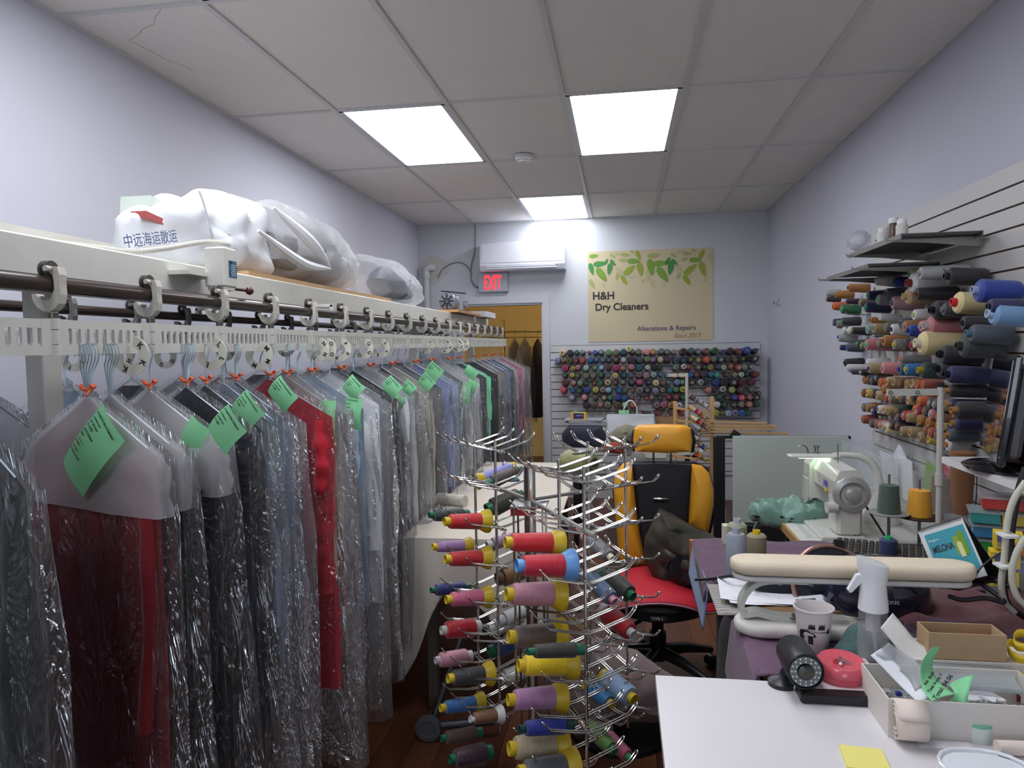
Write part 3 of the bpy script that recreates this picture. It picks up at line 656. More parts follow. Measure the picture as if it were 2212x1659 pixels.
G = [ # edge px, colour, kind, hem, hw, extra
 (60,'dkgreen','coat',1.35,.25,dict(lab='dark green long coat, nearest bagged garment at the left frame edge',tickets=1,ticket_at=None,yaw=.3)),
 (350,'red','coat',1.42,.25,dict(lab='long dark red coat in clear plastic with a large green ticket',ticket_at=(.07,.75),tissue=True,yaw=.42,hook=6)),
 (392,'black','coat',1.30,.25,dict(lab='plain black coat in clear plastic just behind the long red coat',hook=5,tissue=True)),
 (478,'black','jacket',1.38,.25,dict(lab='shiny black long garment in tight crinkled plastic after the red coat',ticket_at=(.16,1.1),yaw=.45,hd=.06,tissue=True)),
 (552,'navy','suit',1.22,.24,dict(lab='navy suit with long sleeve end hanging low, in clear plastic',ticket_at=(.09,.45),yaw=.4,slv_hem=1.2,hook=6)),
 (590,'dkgrey','dress',1.05,.23,dict(lab='dark floral dress in hazy plastic beside the light blue shirt',hazy=True,slv=False,ticket_at=(.1,.5),yaw=.35,bag_hem=1.25,floral=1)),
 (625,'ltblue','shirt',.98,.24,dict(lab='light blue striped shirt in plastic left of cream cuffed garment',hazy=True,yaw=.3,bag_hem=1.35,hook=3)),
 (650,'blue','shirt',.80,.23,dict(lab='denim blue short garment in plastic before the scarlet puffer jacket',hazy=True,yaw=.3,bag_hem=1.38,ticket_at=(.1,.6),hook=3)),
 (716,'scarlet','jacket',1.10,.27,dict(lab='scarlet puffer jacket half out of its plastic cover',yaw=.38,hd=.07,puffer=1,bag_hem=1.4,hook=2)),
 (748,'beige','coat',1.05,.24,dict(lab='pale beige coat in plastic just behind the scarlet puffer jacket',hazy=True,yaw=.3,bag_hem=1.42,hook=3)),
 (768,'ltgrey','skirt',1.38,.20,dict(lab='pale grey long garment in plastic behind the pale beige coat',hazy=True,slv=False,yaw=.3,hook=2)),
 (795,'ltblue','shirt',.95,.25,dict(lab='pale blue shirt in hazy plastic carrying two green tickets',hazy=True,yaw=.32,bag_hem=1.36,ticket_at=(.1,1.0),tickets=1,hook=3)),
 (828,'white','shirt',1.0,.25,dict(lab='white shirt in plastic in front of the charcoal garment',hazy=True,yaw=.3,bag_hem=1.3,ticket_at=(.12,1.0),tickets=2,hook=2)),
 (850,'grey','jacket',.9,.24,dict(lab='mid grey jacket in plastic between white shirt and charcoal trousers',yaw=.28,bag_hem=1.25,hook=2)),
 (872,'dkgreen','jacket',1.12,.24,dict(lab='very dark green jacket in plastic, a lone dark one among shirts',yaw=.28,bag_hem=1.25,ticket_at=(.1,.6),hook=2)),
 (904,'white','shirt',1.0,.25,dict(lab='bright white shirt in plastic after the very dark green jacket',hazy=True,yaw=.28,bag_hem=1.28,ticket_at=(.1,.8),tickets=2,hook=2)),
 (925,'brown','skirt',1.1,.22,dict(lab='brown garment in plastic hidden behind the bright white shirt',yaw=.25,slv=False,hook=2)),
 (944,'beige','coat',1.08,.25,dict(lab='cream coat in plastic hanging at the corner of the white cloth table',yaw=.27,hd=.06,ticket_at=(.1,.5),hook=2)),
 (965,'grey','jacket',.84,.24,dict(lab='grey jacket in plastic between cream coat and lavender shirt',yaw=.25,hook=2)),
 (986,'lavender','shirt',.8,.25,dict(lab='lavender blue shirt in clear plastic over the far table end',yaw=.27,ticket_at=(.08,.5),hook=2)),
 (1000,'ltblue','shirt',.8,.24,dict(lab='pale shirt with pink loop on hazy plastic behind lavender shirt',hazy=True,yaw=.25,hook=1)),
 (1014,'dkgrey','jacket',.9,.24,dict(lab='charcoal jacket in plastic behind the lavender shirt',yaw=.25,hook=1,ticket_at=(.1,.7))),
 (1030,'white','shirt',.86,.24,dict(lab='white garment in plastic in front of the mint green sleeve',hazy=True,yaw=.25,hook=1,ticket_at=(.1,.4))),
 (1046,'ltgrey','shirt',.9,.24,dict(lab='light grey shirt in plastic next to the unbagged navy suit',yaw=.25,hook=1)),
 (1058,'navy','jacket',.95,.25,dict(lab='navy jacket without plastic on a black hanger',bag=False,yaw=.25,hook=1,ties=None)),
 (1068,'mint','cardigan',.52,.27,dict(lab='mint green cardigan without plastic on a black hanger',bag=False,yaw=.25,hook=1,ties=None,slv_hem=.64)),
 (1082,'dkgrey','coat',1.0,.25,dict(lab='dark grey coat in plastic behind the mint green cardigan',yaw=.22,hook=1)),
 (1092,'taupe','coat',.98,.25,dict(lab='taupe coat in plastic well behind the mint green cardigan',yaw=.22,hook=1)),
 (1102,'grey','shirt',.95,.25,dict(lab='grey shirt in plastic ahead of the magenta jacket',yaw=.22,hook=1)),
 (1110,'blue','jacket',.95,.25,dict(lab='slate blue jacket in plastic ahead of the magenta jacket',yaw=.22,hook=1)),
 (1117,'black','jacket',.95,.25,dict(lab='black jacket in plastic directly before the magenta jacket',yaw=.22,hook=1)),
 (1124,'ltgrey','shirt',.95,.25,dict(lab='pale grey shirt in hazy plastic touching the magenta jacket',yaw=.22,hook=1,hazy=True)),
 (1136,'magenta','jacket',.82,.27,dict(lab='bright magenta jacket near the far end of conveyor',yaw=.25,hook=1,bag_hem=1.0)),
 (1140,'ltgrey','dress',1.02,.26,dict(lab='pale dress in hazy plastic, last garment before the doorway',yaw=.22,hook=1,hazy=True)),
]
GT = {}; YS = []
for e, col, kind, hem, hw, x in G:
    yw_ = .40-.16*min(1, (e-60)/1080); ww = .25 if e < 1060 else hw
    q = at(e, 1000, X=CX+ww*math.cos(yw_)); YS.append([q.y+ww*math.sin(yw_), yw_])
for i in range(1, len(YS)): YS[i][0] = max(YS[i][0], YS[i-1][0]+.068)
for k, (e, col, kind, hem, hw, x) in enumerate(G):
    x = dict(x); lab = x.pop('lab'); fl = x.pop('floral', 0)
    pf = x.get('puffer'); x.pop('puffer', 0)
    for kk in ('ticket_at','tickets','yaw','hd'): x.pop(kk, 0)
    x['ties'] = 'o' if k % 2 == 1 or k in (4,8) else None; x['yaw'] = YS[k][1]; x['Y'] = YS[k][0]; gp = min([abs(YS[j][0]-YS[k][0]) for j in (k-1,k+1) if 0 <= j < len(YS)]); x['room'] = gp*math.cos(x['yaw'])
    t = garment(e, col, kind, hem, hw, label=lab, lod=1 if e < 1000 else 0, **x); GT[e] = t
    if pf:
        for ch in t.children:
            if ch.name.startswith(('jacket','sleeve')):
                for v in ch.data.vertices:
                    q = .006*abs(math.sin(v.co.z*46)); v.co.y += q*(1 if v.co.y > 0 else -1); v.co.x += q*.7*(1 if v.co.x > 0 else -1)
    if fl:
        b = B()
        for i in range(46):
            a = rnd.uniform(-.19,.2); z = rnd.uniform(-.35,-1.0)
            b.prism([((.012 if j%2 else .005)*math.cos(PI*j/5), (.012 if j%2 else .005)*math.sin(PI*j/5)) for j in range(10)], .002, basis((a,-.030,z),(1,0,0),(0,0,1)))
        obj('flower_print', b, mat('flowercream', (196,186,150), .8), t, smooth=False)
TK = [(350,202,975,0.097,0.198,50),(478,418,955,0.077,0.130,32,'u'),(478,492,928,0.090,0.098,50),(590,536,888,0.100,0.091,48),(650,612,852,0.102,0.078,46),(795,765,838,0.084,0.078,42),(795,765,892,0.079,0.130,6),(748,712,912,0.064,0.169,2,'u'),
 (872,848,836,0.090,0.078,42),(904,860,868,0.064,0.078,32,'u'),(904,884,838,0.070,0.065,40),(944,922,826,0.090,0.078,42),(965,938,803,0.102,0.091,40),(1014,1018,805,0.096,0.072,37),(1030,1020,835,0.077,0.091,27,'u'),(1014,1008,850,0.064,0.156,5,'u')]
for tk in TK: place_ticket(GT[tk[0]], tk[1], tk[2], tk[3]*(1 if tk[0] == 350 else .86), tk[4]*(1 if tk[0] == 350 else .86), tk[5], under=len(tk) > 6, lines=len(tk) < 7 and tk[1] < 960)
# back-rail garments
cols = ['ltgrey','grey','white','ltblue','dkgrey','ltgrey','pink','grey','ltgrey','beige','navy','ltgrey','white','grey','dkgrey','ltgrey','blue','ltgrey']
for k, c_ in enumerate(cols):
    Y = 1.08+.31*k
    garment(k*13, c_, 'shirt', .95+.1*(k%3), .22, .05, room=.12, yaw=.1, X=BX, Y=Y, hazy=True, lod=0, hook=2, ties=None, name='bagged_garment', group='bagged garments on the rear conveyor rail',
            label=f"{ {'ltgrey':'pale grey','dkgrey':'charcoal','ltblue':'pale blue'}.get(c_, c_)} bagged shirt, {ORD[k+1]} from the near end of the rear rail")
# letter dividers
def divider(letter, x, y, X, scale=1.0, lab=None, m=None):
    q = at(x, y, X=X+.01)
    t = tag(obj('size_divider', B().prism([(0,0)],0) if False else ring_mesh(), mat('divider_cream', (222,220,204), .45)), lab, 'divider', 'lettered round dividers on the conveyor')
    t.location = (X+.01, q.y, q.z)
    for a in (.75, -.15-.35, -2.0):
        cx_, cz_ = .0345*math.cos(a), .0345*math.sin(a)
        M = basis((cx_, -.0022, cz_), (math.cos(a-PI/2+.0),0,math.sin(a-PI/2)), (math.cos(a),0,math.sin(a))) @ Matrix.Translation((-.0055*len(letter), -.006, 0))
        text(letter, .02 if len(letter) == 1 else .012, INK, t, M, name='letter', bold=.0006)
    return t
def ring_mesh():
    b = B(); n = 40; vs = []; fs = []
    for i in range(n+1):
        a = PI/2+.22+(2*PI-.44)*i/n
        for r in (.0215,.047):
            for yy in (-.0012,.0012): vs.append((r*math.cos(a), yy, r*math.sin(a)))
    for i in range(n):
        o_ = i*4; q_ = o_+4
        fs += [(o_,o_+2,q_+2,q_),(o_+1,q_+1,q_+3,o_+3),(o_+2,o_+3,q_+3,q_+2),(o_,q_,q_+1,o_+1)]
    fs += [(0,1,3,2),(n*4,n*4+2,n*4+3,n*4+1)]
    return b.add(vs, fs)
for L_, x, y in (('K',283,768),('L',457,763),('M',560,768),('N',686,755),('O',702,755),('P',735,755),('Q',785,753),('S',822,752),('T',920,748),('FRI',962,748),('MON',988,746),('TUE',1000,745)):
    divider(L_, x, y, CX, lab=f'cream ring divider marked {L_} hanging on the front conveyor rail')
for L_, x, y in (('H',262,768),('G',357,770),('I',158,772),('F',487,757),('D',617,752)):
    divider(L_, x, y, BX, lab=f'cream ring divider marked {L_} hanging on the rear conveyor rail')
# back room: pipe rack and plastic-covered clothes
t = thing('pipe_rack', 'brass coloured pipe clothes rack inside the yellow back room', 'clothes rack', (-1.2, 8.9, 0))
BR = mat('brassy', (168,148,92), .35, .6)
z1_ = at(1120,716,Y=8.9).z
obj('rail', B().cyl((-.9,0,z1_),(1.0,0,z1_),.014).cyl((-.9,.05,z1_-.07),(1.0,.05,z1_-.07),.011), BR, t)
px1 = at(1087,690,Y=8.9)
obj('upright', B().cyl((px1.x+1.2,0,.0),(px1.x+1.2,0,px1.z),.02), BR, t)
obj('upright', B().cyl((.8,0,.0),(.8,0,1.9),.02), BR, t)
for k, (x, c_, hw, lab) in enumerate(((1112,'brown',.2,'brown plastic-covered coat on the back room rack'),(1135,'taupe',.22,'taupe covered garment in the middle of back room rack'),(1162,'black',.2,'long black coat on the back room rack beside the door frame'))):
    q = at(x, 740, Y=8.8-.1*k)
    gt = thing('hanging_coat', lab, 'coat', (q.x, q.y, z1_), 1.35, 'coats on the back room rack')
    fm = fabric(pal[c_])
    obj('coat', shell(hw*.9, .06, 1.05, .1, 50+k, nu=28, nv=14), fm, gt); obj('sleeve', sleeve(1, hw*.95, .8, .04, .1, 60+k), fm, gt); obj('sleeve', sleeve(-1, hw*.95, .8, .04, .1, 63+k), fm, gt)
    obj('hanger', B().tube(bez([(-.012,0,-.01),(0,0,.016),(.014,0,0),(.0,0,-.05),(0,0,-.16)],10), .002, 5), BLACK, gt)
    if k < 2: obj('plastic_cover', shell(hw+.04, .09, 1.15, .12, 70+k, nu=44, nv=26, amp=.03, zoff=.02), film('film_warm', haze=.12, gloss=1, tint=(.95,.92,.82)), gt)
# boxes on the floor under the garments
for (x, y, sx_, sy_, sz_, cc, lab) in ((-1.25,2.95,.34,.3,.24,(120,84,52),'brown carton on the floor under the hanging garments'),(-1.3,3.6,.4,.3,.3,(132,88,50),'orange-brown carton farther back beneath the garments')):
    t = thing('cardboard_box', lab, 'box', (x, y, 0))
    obj('carton', B().box((0,0,sz_/2),(sx_,sy_,sz_)), plain(cc,.8), t, smooth=False)
    obj('tape', B().box((0,0,sz_+.0006),(.05,sy_*.99,.0012)), plain((150,120,80),.4), t, smooth=False)
# ================================================================ THREAD CONES ON THE WALLS
CN = dict(cream=(214,196,146),black=(34,34,38),dkgrey=(58,60,62),grey=(118,118,116),ltgrey=(160,162,162),white=(196,196,196),seafoam=(128,156,146),mauve=(142,112,118),blue=(40,66,150),royal=(34,58,140),navy=(34,38,78),slate=(72,80,92),tgrey=(86,104,104),sage=(118,128,108),taupe=(112,100,84),teal=(24,96,114),olive=(88,86,50),ogrey=(104,102,84),pink=(196,122,128),orange=(190,92,52),ochre=(158,108,54),brown=(110,70,54),dkbrown=(52,38,34),green=(38,98,62),dkgreen=(28,58,46),purple=(88,72,128),plum=(58,34,52),crimson=(134,22,44),maroon=(96,32,44),red=(176,38,48),coral=(196,72,82),magenta=(188,40,104),rose=(176,108,114),yellow=(184,164,66),tan=(150,130,96),beige=(178,152,116),periwinkle=(116,128,176),lavender=(130,128,160),skyblue=(122,160,200),turq=(110,170,180),mint=(150,190,164),ltgreen=(148,168,98),aqua=(24,140,146),ltblue=(150,178,192),rust=(150,74,56),salmon=(178,104,92),cyanblue=(42,104,158))
CW = {k: k for k in CN}
CW.update(dkgrey='dark grey', ltgrey='light grey', tgrey='teal grey', ogrey='olive grey', dkbrown='dark brown', dkgreen='dark green', skyblue='sky blue', turq='turquoise', ltgreen='light green', ltblue='light blue', cyanblue='bright blue', slate='slate grey', royal='royal blue')
_cone = {}
CORES = [(40,180,110),(214,214,210),(60,58,56),(190,180,60),(150,150,150),(110,60,130)]
def cone(kind, c, core, r, L, key=None):
    """cone lying along +Z: base at 0, tip at L. Returns (mesh thread, mesh core)"""
    k = (kind, c, core, round(r,4), round(L,4))
    if k not in _cone:
        rt = r*.74
        if kind == 'cone': prof = [(0,0),(r*.55,0),(r*.93,.002),(r,.012),(r*.98,.03),(rt*1.10,L*.90),(rt,L*.94),(rt*.5,L*.945)]; cp = [(rt*.46,L*.92),(rt*.44,L),(rt*.28,L),(rt*.24,L*.86),(0,L*.86)]
        else: prof = [(0,0),(r*.9,0),(r,.01),(r,L*.82),(r*.8,L*.88),(rt*.4,L*.885)]; cp = [(rt*.55,L*.86),(rt*.52,L),(rt*.36,L),(rt*.34,L*.86),(0,L*.86)]
        o1 = obj('thread_cone', B().lathe(prof, 24), thread(c)); o2 = obj('core', B().lathe(cp, 16), plain(core, .35))
        _cone[k] = (o1.data, o2.data); bpy.data.objects.remove(o1); bpy.data.objects.remove(o2)
    return _cone[k]
def put_cone(kind, c, core, r, L, loc, axis, label, group, name='thread_cone'):
    m1, m2 = cone(kind, c, core, r, L)
    o = bpy.data.objects.new(name, m1); COL.objects.link(o); o.location = loc; o.rotation_mode = 'XYZ'
    o.rotation_euler = frame_z(axis).to_euler(); tag(o, label, 'thread cone', group)
    p = bpy.data.objects.new('core', m2); COL.objects.link(p); p.parent = o
    return o
SZ = dict(x=.022, s=.029, m=.037, l=.044)
ROWS = [
 (990,"142cream m,208black m,268dkgrey s,322seafoam s,380mauve x,430blue s,482tgrey m,550sage m,622taupe m,685teal m,757olive s,815ogrey m,887pink m,945ochre m,1015tgrey m,1070ogrey m,1130mauve s,1208plum m,1275slate m,1340slate m,1412brown m,1490green m,1565purple s,1632dkbrown m,1700maroon m,1772blue l,1845navy s"),
 (1065,"97periwinkle m,155tan s,213olive m,268maroon s,322red m,387royal l,440royal s,503tgrey s,555navy s,620dkbrown m,688white s,757plum l,828slate m,890taupe m,950purple m,1015beige m,1073dkbrown m,1147slate m,1208navy m,1280black m,1350tan s,1412coral l,1484tgrey m,1547dkgrey m,1610dkgrey s,1665brown s,1730black l,1785black x,1850dkbrown l"),
 (1130,"163magenta m,233yellow s,282pink s,348seafoam m,425sage s,490skyblue s,552maroon s,620magenta m,683salmon s,757rose m,827teal m,892white s,955black s,1003dkgreen s,1140grey m,1210white m,1262red s,1345brown m,1397black s,1453ochre m,1520slate s,1572ltgrey m,1635orange s,1697rust m,1757sage m,1818white x"),
 (1195,"165dkgrey s,227yellow s,280olive s,348taupe m,415taupe m,487dkgreen m,545grey x,613beige m,685navy m,750purple s,820taupe m,883mauve l,955seafoam m,1013cyanblue x,1075teal s,1130ochre m,1200ochre m,1268blue m,1325maroon m,1390dkgrey m,1453teal m,1508aqua m,1597maroon s,1670tan s,1723white s,1776black s,1848crimson m"),
 (1262,"165maroon m,237pink s,297sage m,350dkgreen s,422maroon s,485green s,545beige m,615maroon s,678tgrey s,755black m,822magenta m,903navy s,968cream m,1030brown m,1080grey x,1152periwinkle m,1208green m,1288dkbrown m,1360ltgrey m,1415dkgreen s,1497blue m,1575black l,1655black l,1730maroon m,1818maroon m"),
 (1328,"155coral m,230blue s,292plum m,360blue m,432yellow m,497mauve m,555turq m,640royal m,700olive s,768rust x,833grey l,900navy m,968lavender m,1030tan s,1087teal s,1152green m,1212yellow m,1432pink m,1487black s,1565ltgrey m,1640ltgreen m,1718maroon l,1813grey s"),
 (1393,"225lavender m,343rose m,437ogrey s,507tan s,565green m,638royal m,697blue m,760brown s,820purple x,882red x,935mauve s,1008dkbrown s,1083crimson s,1150crimson m,1218dkgreen m,1530dkgreen m,1605maroon s,1662blue m,1727coral m,1795rose s,1858black m"),
 (1458,"352plum m,418olive m,482salmon s,543sage m,628brown m,697mint m,773coral m,977mauve m,1043rose m,1110ochre m,1178white m,1515white m,1580black m,1667olive s,1727grey m,1800salmon m,1860dkgreen s"),
 (1528,"655dkgrey s,760brown s,865maroon s,905purple s,937grey x,990crimson m,1120brown m,1210crimson m,1500yellow m,1555olive s,1613ltblue m,1672lavender m,1730cyanblue m,1792dkgrey m"),
]
import re
rw = random.Random(3)
for ri, (cy, s_) in enumerate(ROWS):
    its = s_.split(','); xs_ = [int(re.match(r'\d+', i_)[0]) for i_ in its]
    for ci, it in enumerate(its):
        mm = re.match(r'(\d+)(\w+) (\w)', it); cx = int(mm[1]); c = mm[2]; r = SZ[mm[3]]; L = .11+r*1.6
        gp = min([abs(xs_[j]-cx) for j in (ci-1,ci+1) if 0 <= j < len(xs_)])*.00111; r = min(r, gp*.56)
        q = at(1180+cx/4.096, 520+cy/4.096, Y=YB-.03-L*.7); z = 1.503-.0757*ri
        z = .5*z+.5*q.z
        core = CORES[rw.choice([0,0,1,2,2,3,4,5,4])]
        put_cone('cone', CN[c], core, r, L, (q.x, YB-.03, z-.008), (rw.uniform(-.05,.05), -1, rw.uniform(.03,.12)),
                 f"{CW[c]} thread cone, {ORD[ci+1]} from left in the {ORD[ri+1]} row on back wall", 'thread cones on the back wall board')
q = at(1180+730/4.096, 520+955/4.096, Y=YB-.2)
put_cone('cone', (214,206,150), (90,84,50), .036, .14, (q.x, YB-.06, q.z-.02), (0,-1,.15), 'pale yellow thread cone perched above the top row on back wall', 'thread cones on the back wall board')
q = at(1180+1885/4.096, 520+1362/4.096, Y=YB-.2)
put_cone('cone', CN['maroon'], CORES[1], .024, .12, (q.x, YB-.05, q.z), (.1,-1,.1), 'small maroon thread cone at the right edge of back wall board', 'thread cones on the back wall board')
for a, c, cc in ((1380,'ltgrey',(30,30,34)),(1830,'salmon',(40,30,30))):
    pass
# slatwall pegs of the back wall, bare ones at right
# ---- right wall cones : (tip px, tip py, colour, core, radius, length)
RW = [ # upper block, crop coords /4.147 + (1680,460)
 (1145,610,'white',(110,40,40),.036,.17),(1160,535,'beige',(40,150,90),.022,.13),(1250,520,'ltgrey',(150,150,150),.026,.19),(1480,560,'black',(30,30,34),.028,.15),(870,600,'white',(200,200,200),.026,.13),(1030,610,'royal',(30,110,80),.024,.1),
 (430,705,'ltgrey',(190,190,190),.02,.09),(510,720,'ochre',(160,110,40),.022,.11),(430,765,'dkbrown',(180,140,120),.016,.09),(620,665,'ochre',(120,80,40),.022,.12),(795,725,'navy',(60,180,110),.024,.11),(955,720,'slate',(60,70,90),.028,.1),(485,830,'orange',(200,120,60),.024,.1),(560,860,'green',(110,180,130),.026,.11),(610,780,'plum',(110,50,140),.014,.08),(725,800,'taupe',(190,180,160),.022,.11),(775,835,'navy',(60,190,120),.026,.13),(880,775,'grey',(90,200,150),.026,.13),(1015,800,'mauve',(90,84,96),.03,.14),(1110,730,'beige',(190,160,120),.03,.15),(1215,710,'black',(110,80,60),.026,.17),(1350,850,'black',(20,20,24),.03,.15),
 (1740,700,'blue',(150,160,190),.034,.15),(1545,810,'cream',(190,40,50),.034,.15),(1870,840,'navy',(24,26,44),.026,.15),(1875,910,'skyblue',(170,190,210),.032,.15),(1200,900,'white',(190,190,120),.024,.13),(1465,870,'dkgrey',(120,120,124),.026,.15),
 (490,970,'navy',(150,140,190),.022,.08),(520,985,'grey',(110,110,112),.024,.1),(565,960,'dkgrey',(60,190,120),.022,.11),(820,960,'ochre',(140,100,50),.016,.12),(900,930,'white',(220,220,220),.018,.11),
 (535,1110,'ltgrey',(50,90,190),.026,.11),(575,1050,'white',(220,200,190),.022,.1),(625,1040,'white',(230,230,230),.022,.1),(655,1050,'black',(210,180,50),.02,.11),(790,1030,'seafoam',(150,170,160),.026,.1),(845,1030,'tan',(150,130,110),.026,.12),(955,1015,'ogrey',(150,150,150),.024,.1),(1005,1035,'white',(80,40,110),.026,.13),(1080,980,'slate',(90,100,110),.022,.11),(1115,1005,'ochre',(150,150,150),.026,.12),(1160,1050,'royal',(30,50,140),.026,.13),(1260,1000,'pink',(170,170,170),.024,.13),(1310,1010,'rose',(170,160,160),.034,.15),(1640,990,'black',(30,32,40),.026,.15),(1680,1085,'slate',(80,110,130),.028,.15),
 (550,1195,'navy',(190,190,190),.016,.09),(610,1190,'slate',(60,90,190),.024,.1),(700,1170,'dkgreen',(60,190,120),.022,.1),(735,1180,'grey',(210,190,60),.018,.1),(775,1165,'rose',(90,200,140),.028,.13),(890,1155,'taupe',(170,160,150),.022,.1),(930,1130,'ochre',(150,100,50),.026,.12),(1030,1170,'grey',(210,190,50),.026,.11),(1110,1160,'dkgrey',(100,100,100),.026,.12),(1185,1170,'brown',(190,60,80),.026,.14),(1225,1160,'cream',(214,206,180),.040,.19),(1600,1190,'dkgrey',(40,44,48),.034,.16),(1430,1260,'black',(24,24,28),.03,.16),
 (590,1330,'black',(24,24,28),.024,.11),(610,1385,'white',(210,210,210),.022,.11),(655,1410,'dkgrey',(90,50,120),.014,.09),(735,1415,'black',(220,220,210),.018,.1),(790,1330,'white',(200,200,200),.022,.12),(805,1380,'tan',(100,60,100),.026,.12),(925,1385,'pink',(180,140,150),.028,.14),(1090,1305,'grey',(230,110,90),.02,.13),(1080,1390,'teal',(70,40,150),.026,.12),(1135,1390,'cyanblue',(220,190,40),.026,.12),(1245,1410,'dkgreen',(170,150,40),.028,.15),(1400,1400,'black',(20,24,34),.03,.16),(1480,1440,'navy',(20,24,38),.028,.16),
]
cnt = {}
for (cx, cy, c, core, r, L) in RW:
    px_, py_ = 1680+cx/4.147, 460+cy/4.147
    X = XR-.045-L
    q = at(px_, py_, X=X); cnt[c] = cnt.get(c, 0)+1
    row = ('beneath metal shelf' if cy < 640 else 'in upper rows' if cy < 900 else 'in middle rows' if cy < 1130 else 'in lower rows' if cy < 1280 else 'in bottom row')
    near = 'farthest end' if cx < 700 else 'middle' if cx < 1150 else 'near end'
    same = [t_ for t_ in RW if t_[2] == c]; k_ = sorted(t_[0] for t_ in same).index(cx)+1
    put_cone('cyl' if r > .027 and L > .14 else 'cone', CN[c], core, r*1.22, L, (XR-.045, q.y, q.z-.01), (-1, rw.uniform(-.05,.05), rw.uniform(.0,.10)),
        f"{CW[c]} thread cone {row}, right wall, {ORD[k_]} {CW[c]} from far end", 'large thread cones on the right wall')
# lower block of small sewing spools: crop6 coords /5.12 + (1780,760)
SPC = ['ochre','brown','orange','tan','beige','ochre','grey','rust','taupe','yellow']
SP = [(425,310,'ochre'),(470,300,'navy'),(510,310,'dkgrey'),(560,290,'dkgrey'),(600,340,'orange'),(680,320,'beige'),(750,340,'tan'),(820,330,'brown'),(890,350,'tan'),(950,355,'beige'),(1010,360,'orange'),(1080,365,'rust'),
 (415,455,'brown'),(460,465,'yellow'),(530,470,'navy'),(570,480,'beige'),(630,420,'ochre'),(670,500,'red'),(720,510,'taupe'),(790,470,'beige'),(830,510,'slate'),(910,520,'beige'),(960,480,'dkgrey'),(1030,540,'orange'),(1150,570,'dkgrey'),
 (415,605,'tgrey'),(460,615,'ochre'),(520,640,'navy'),(590,640,'white'),(650,650,'beige'),(700,640,'tan'),(790,640,'dkgreen'),(800,710,'navy'),(860,700,'red'),(910,720,'tan'),(980,650,'orange'),(1010,660,'crimson'),(1090,660,'dkgrey'),(1030,740,'ochre'),(1160,690,'rose'),(1230,690,'dkbrown'),(1130,780,'ochre'),(1200,590,'slate'),(1260,600,'tan'),(1240,800,'yellow'),
 (410,740,'rust'),(500,780,'slate'),(560,790,'rust'),(600,800,'salmon'),(630,820,'ltgrey'),(670,830,'cream'),(720,810,'dkbrown'),(790,830,'plum'),(840,870,'tan'),(930,890,'tan'),(1040,940,'tan'),(1100,870,'brown'),(1150,880,'rust'),(1220,920,'slate'),(1140,970,'yellow'),(1270,1010,'brown'),(1250,740,'brown')]
for i, (cx, cy, c) in enumerate(SP):
    px_, py_ = 1780+cx/5.12, 760+cy/5.12
    L = .085; q = at(px_, py_, X=XR-.04-L)
    row = ORD[1+(cy > 400)+(cy > 560 and cy < 735)+(cy >= 735)*2]
    same = sorted(t_[0] for t_ in SP if t_[2] == c); k_ = same.index(cx)+1
    wood = c in ('ochre','brown','orange','tan','beige','rust','yellow')
    put_cone('cone', CN[c], (176,128,78) if wood or i%3 else (180,178,172), .028, L, (XR-.04, q.y, q.z-.006), (-1, rw.uniform(-.06,.06), rw.uniform(.0,.14)),
        f"small {CW[c]} spool low on right wall, {ORD[k_]} {CW[c]} one from far end", 'small thread spools on the right wall', name='thread_spool')
for (cx, cy, c, r, L, lab) in ((1345,590,'navy',.022,.14,'long dark navy spool behind the white stand pole'),(1400,660,'black',.034,.17,'thick near-black thread cone behind the white stand pole'),(1400,800,'navy',.03,.12,'navy thread spool on wooden core at near end of block'),(1420,720,'tan',.02,.11,'tan slim spool at near end of the spool block'),(1330,1030,'white',.03,.09,'white thread spool with wooden end, lowest at near end'),(1330,440,'black',.026,.15,'black spool crossing behind the white stand arm'),(1330,930,'slate',.026,.12,'slate grey spool above the lowest white one'),(1320,860,'navy',.02,.11,'slim dark spool between the thick ones at near end')):
    q = at(1780+cx/5.12, 760+cy/5.12, X=XR-.04-L)
    put_cone('cyl', CN[c], (176,128,78), r, L, (XR-.04, q.y, q.z), (-1,0,.03), lab, 'small thread spools on the right wall', name='thread_spool')
# bare pegs
for i, (x, y) in enumerate(((2118,590),(2135,592),(2080,588),(1880,680),(1895,735))):
    q = at(x, y, X=XR-.03)
    tag(obj('peg_hook', B().tube([(q.x,q.y,q.z),(q.x-.12,q.y,q.z+.005),(q.x-.135,q.y,q.z+.02)], .003, 6).tube([(q.x,q.y,q.z-.03),(q.x,q.y,q.z+.02)], .004, 6), STEEL), f'bare metal peg hook on right wall, {ORD[i+1]} one counted around the cones', 'hook', 'bare peg hooks on the right wall')
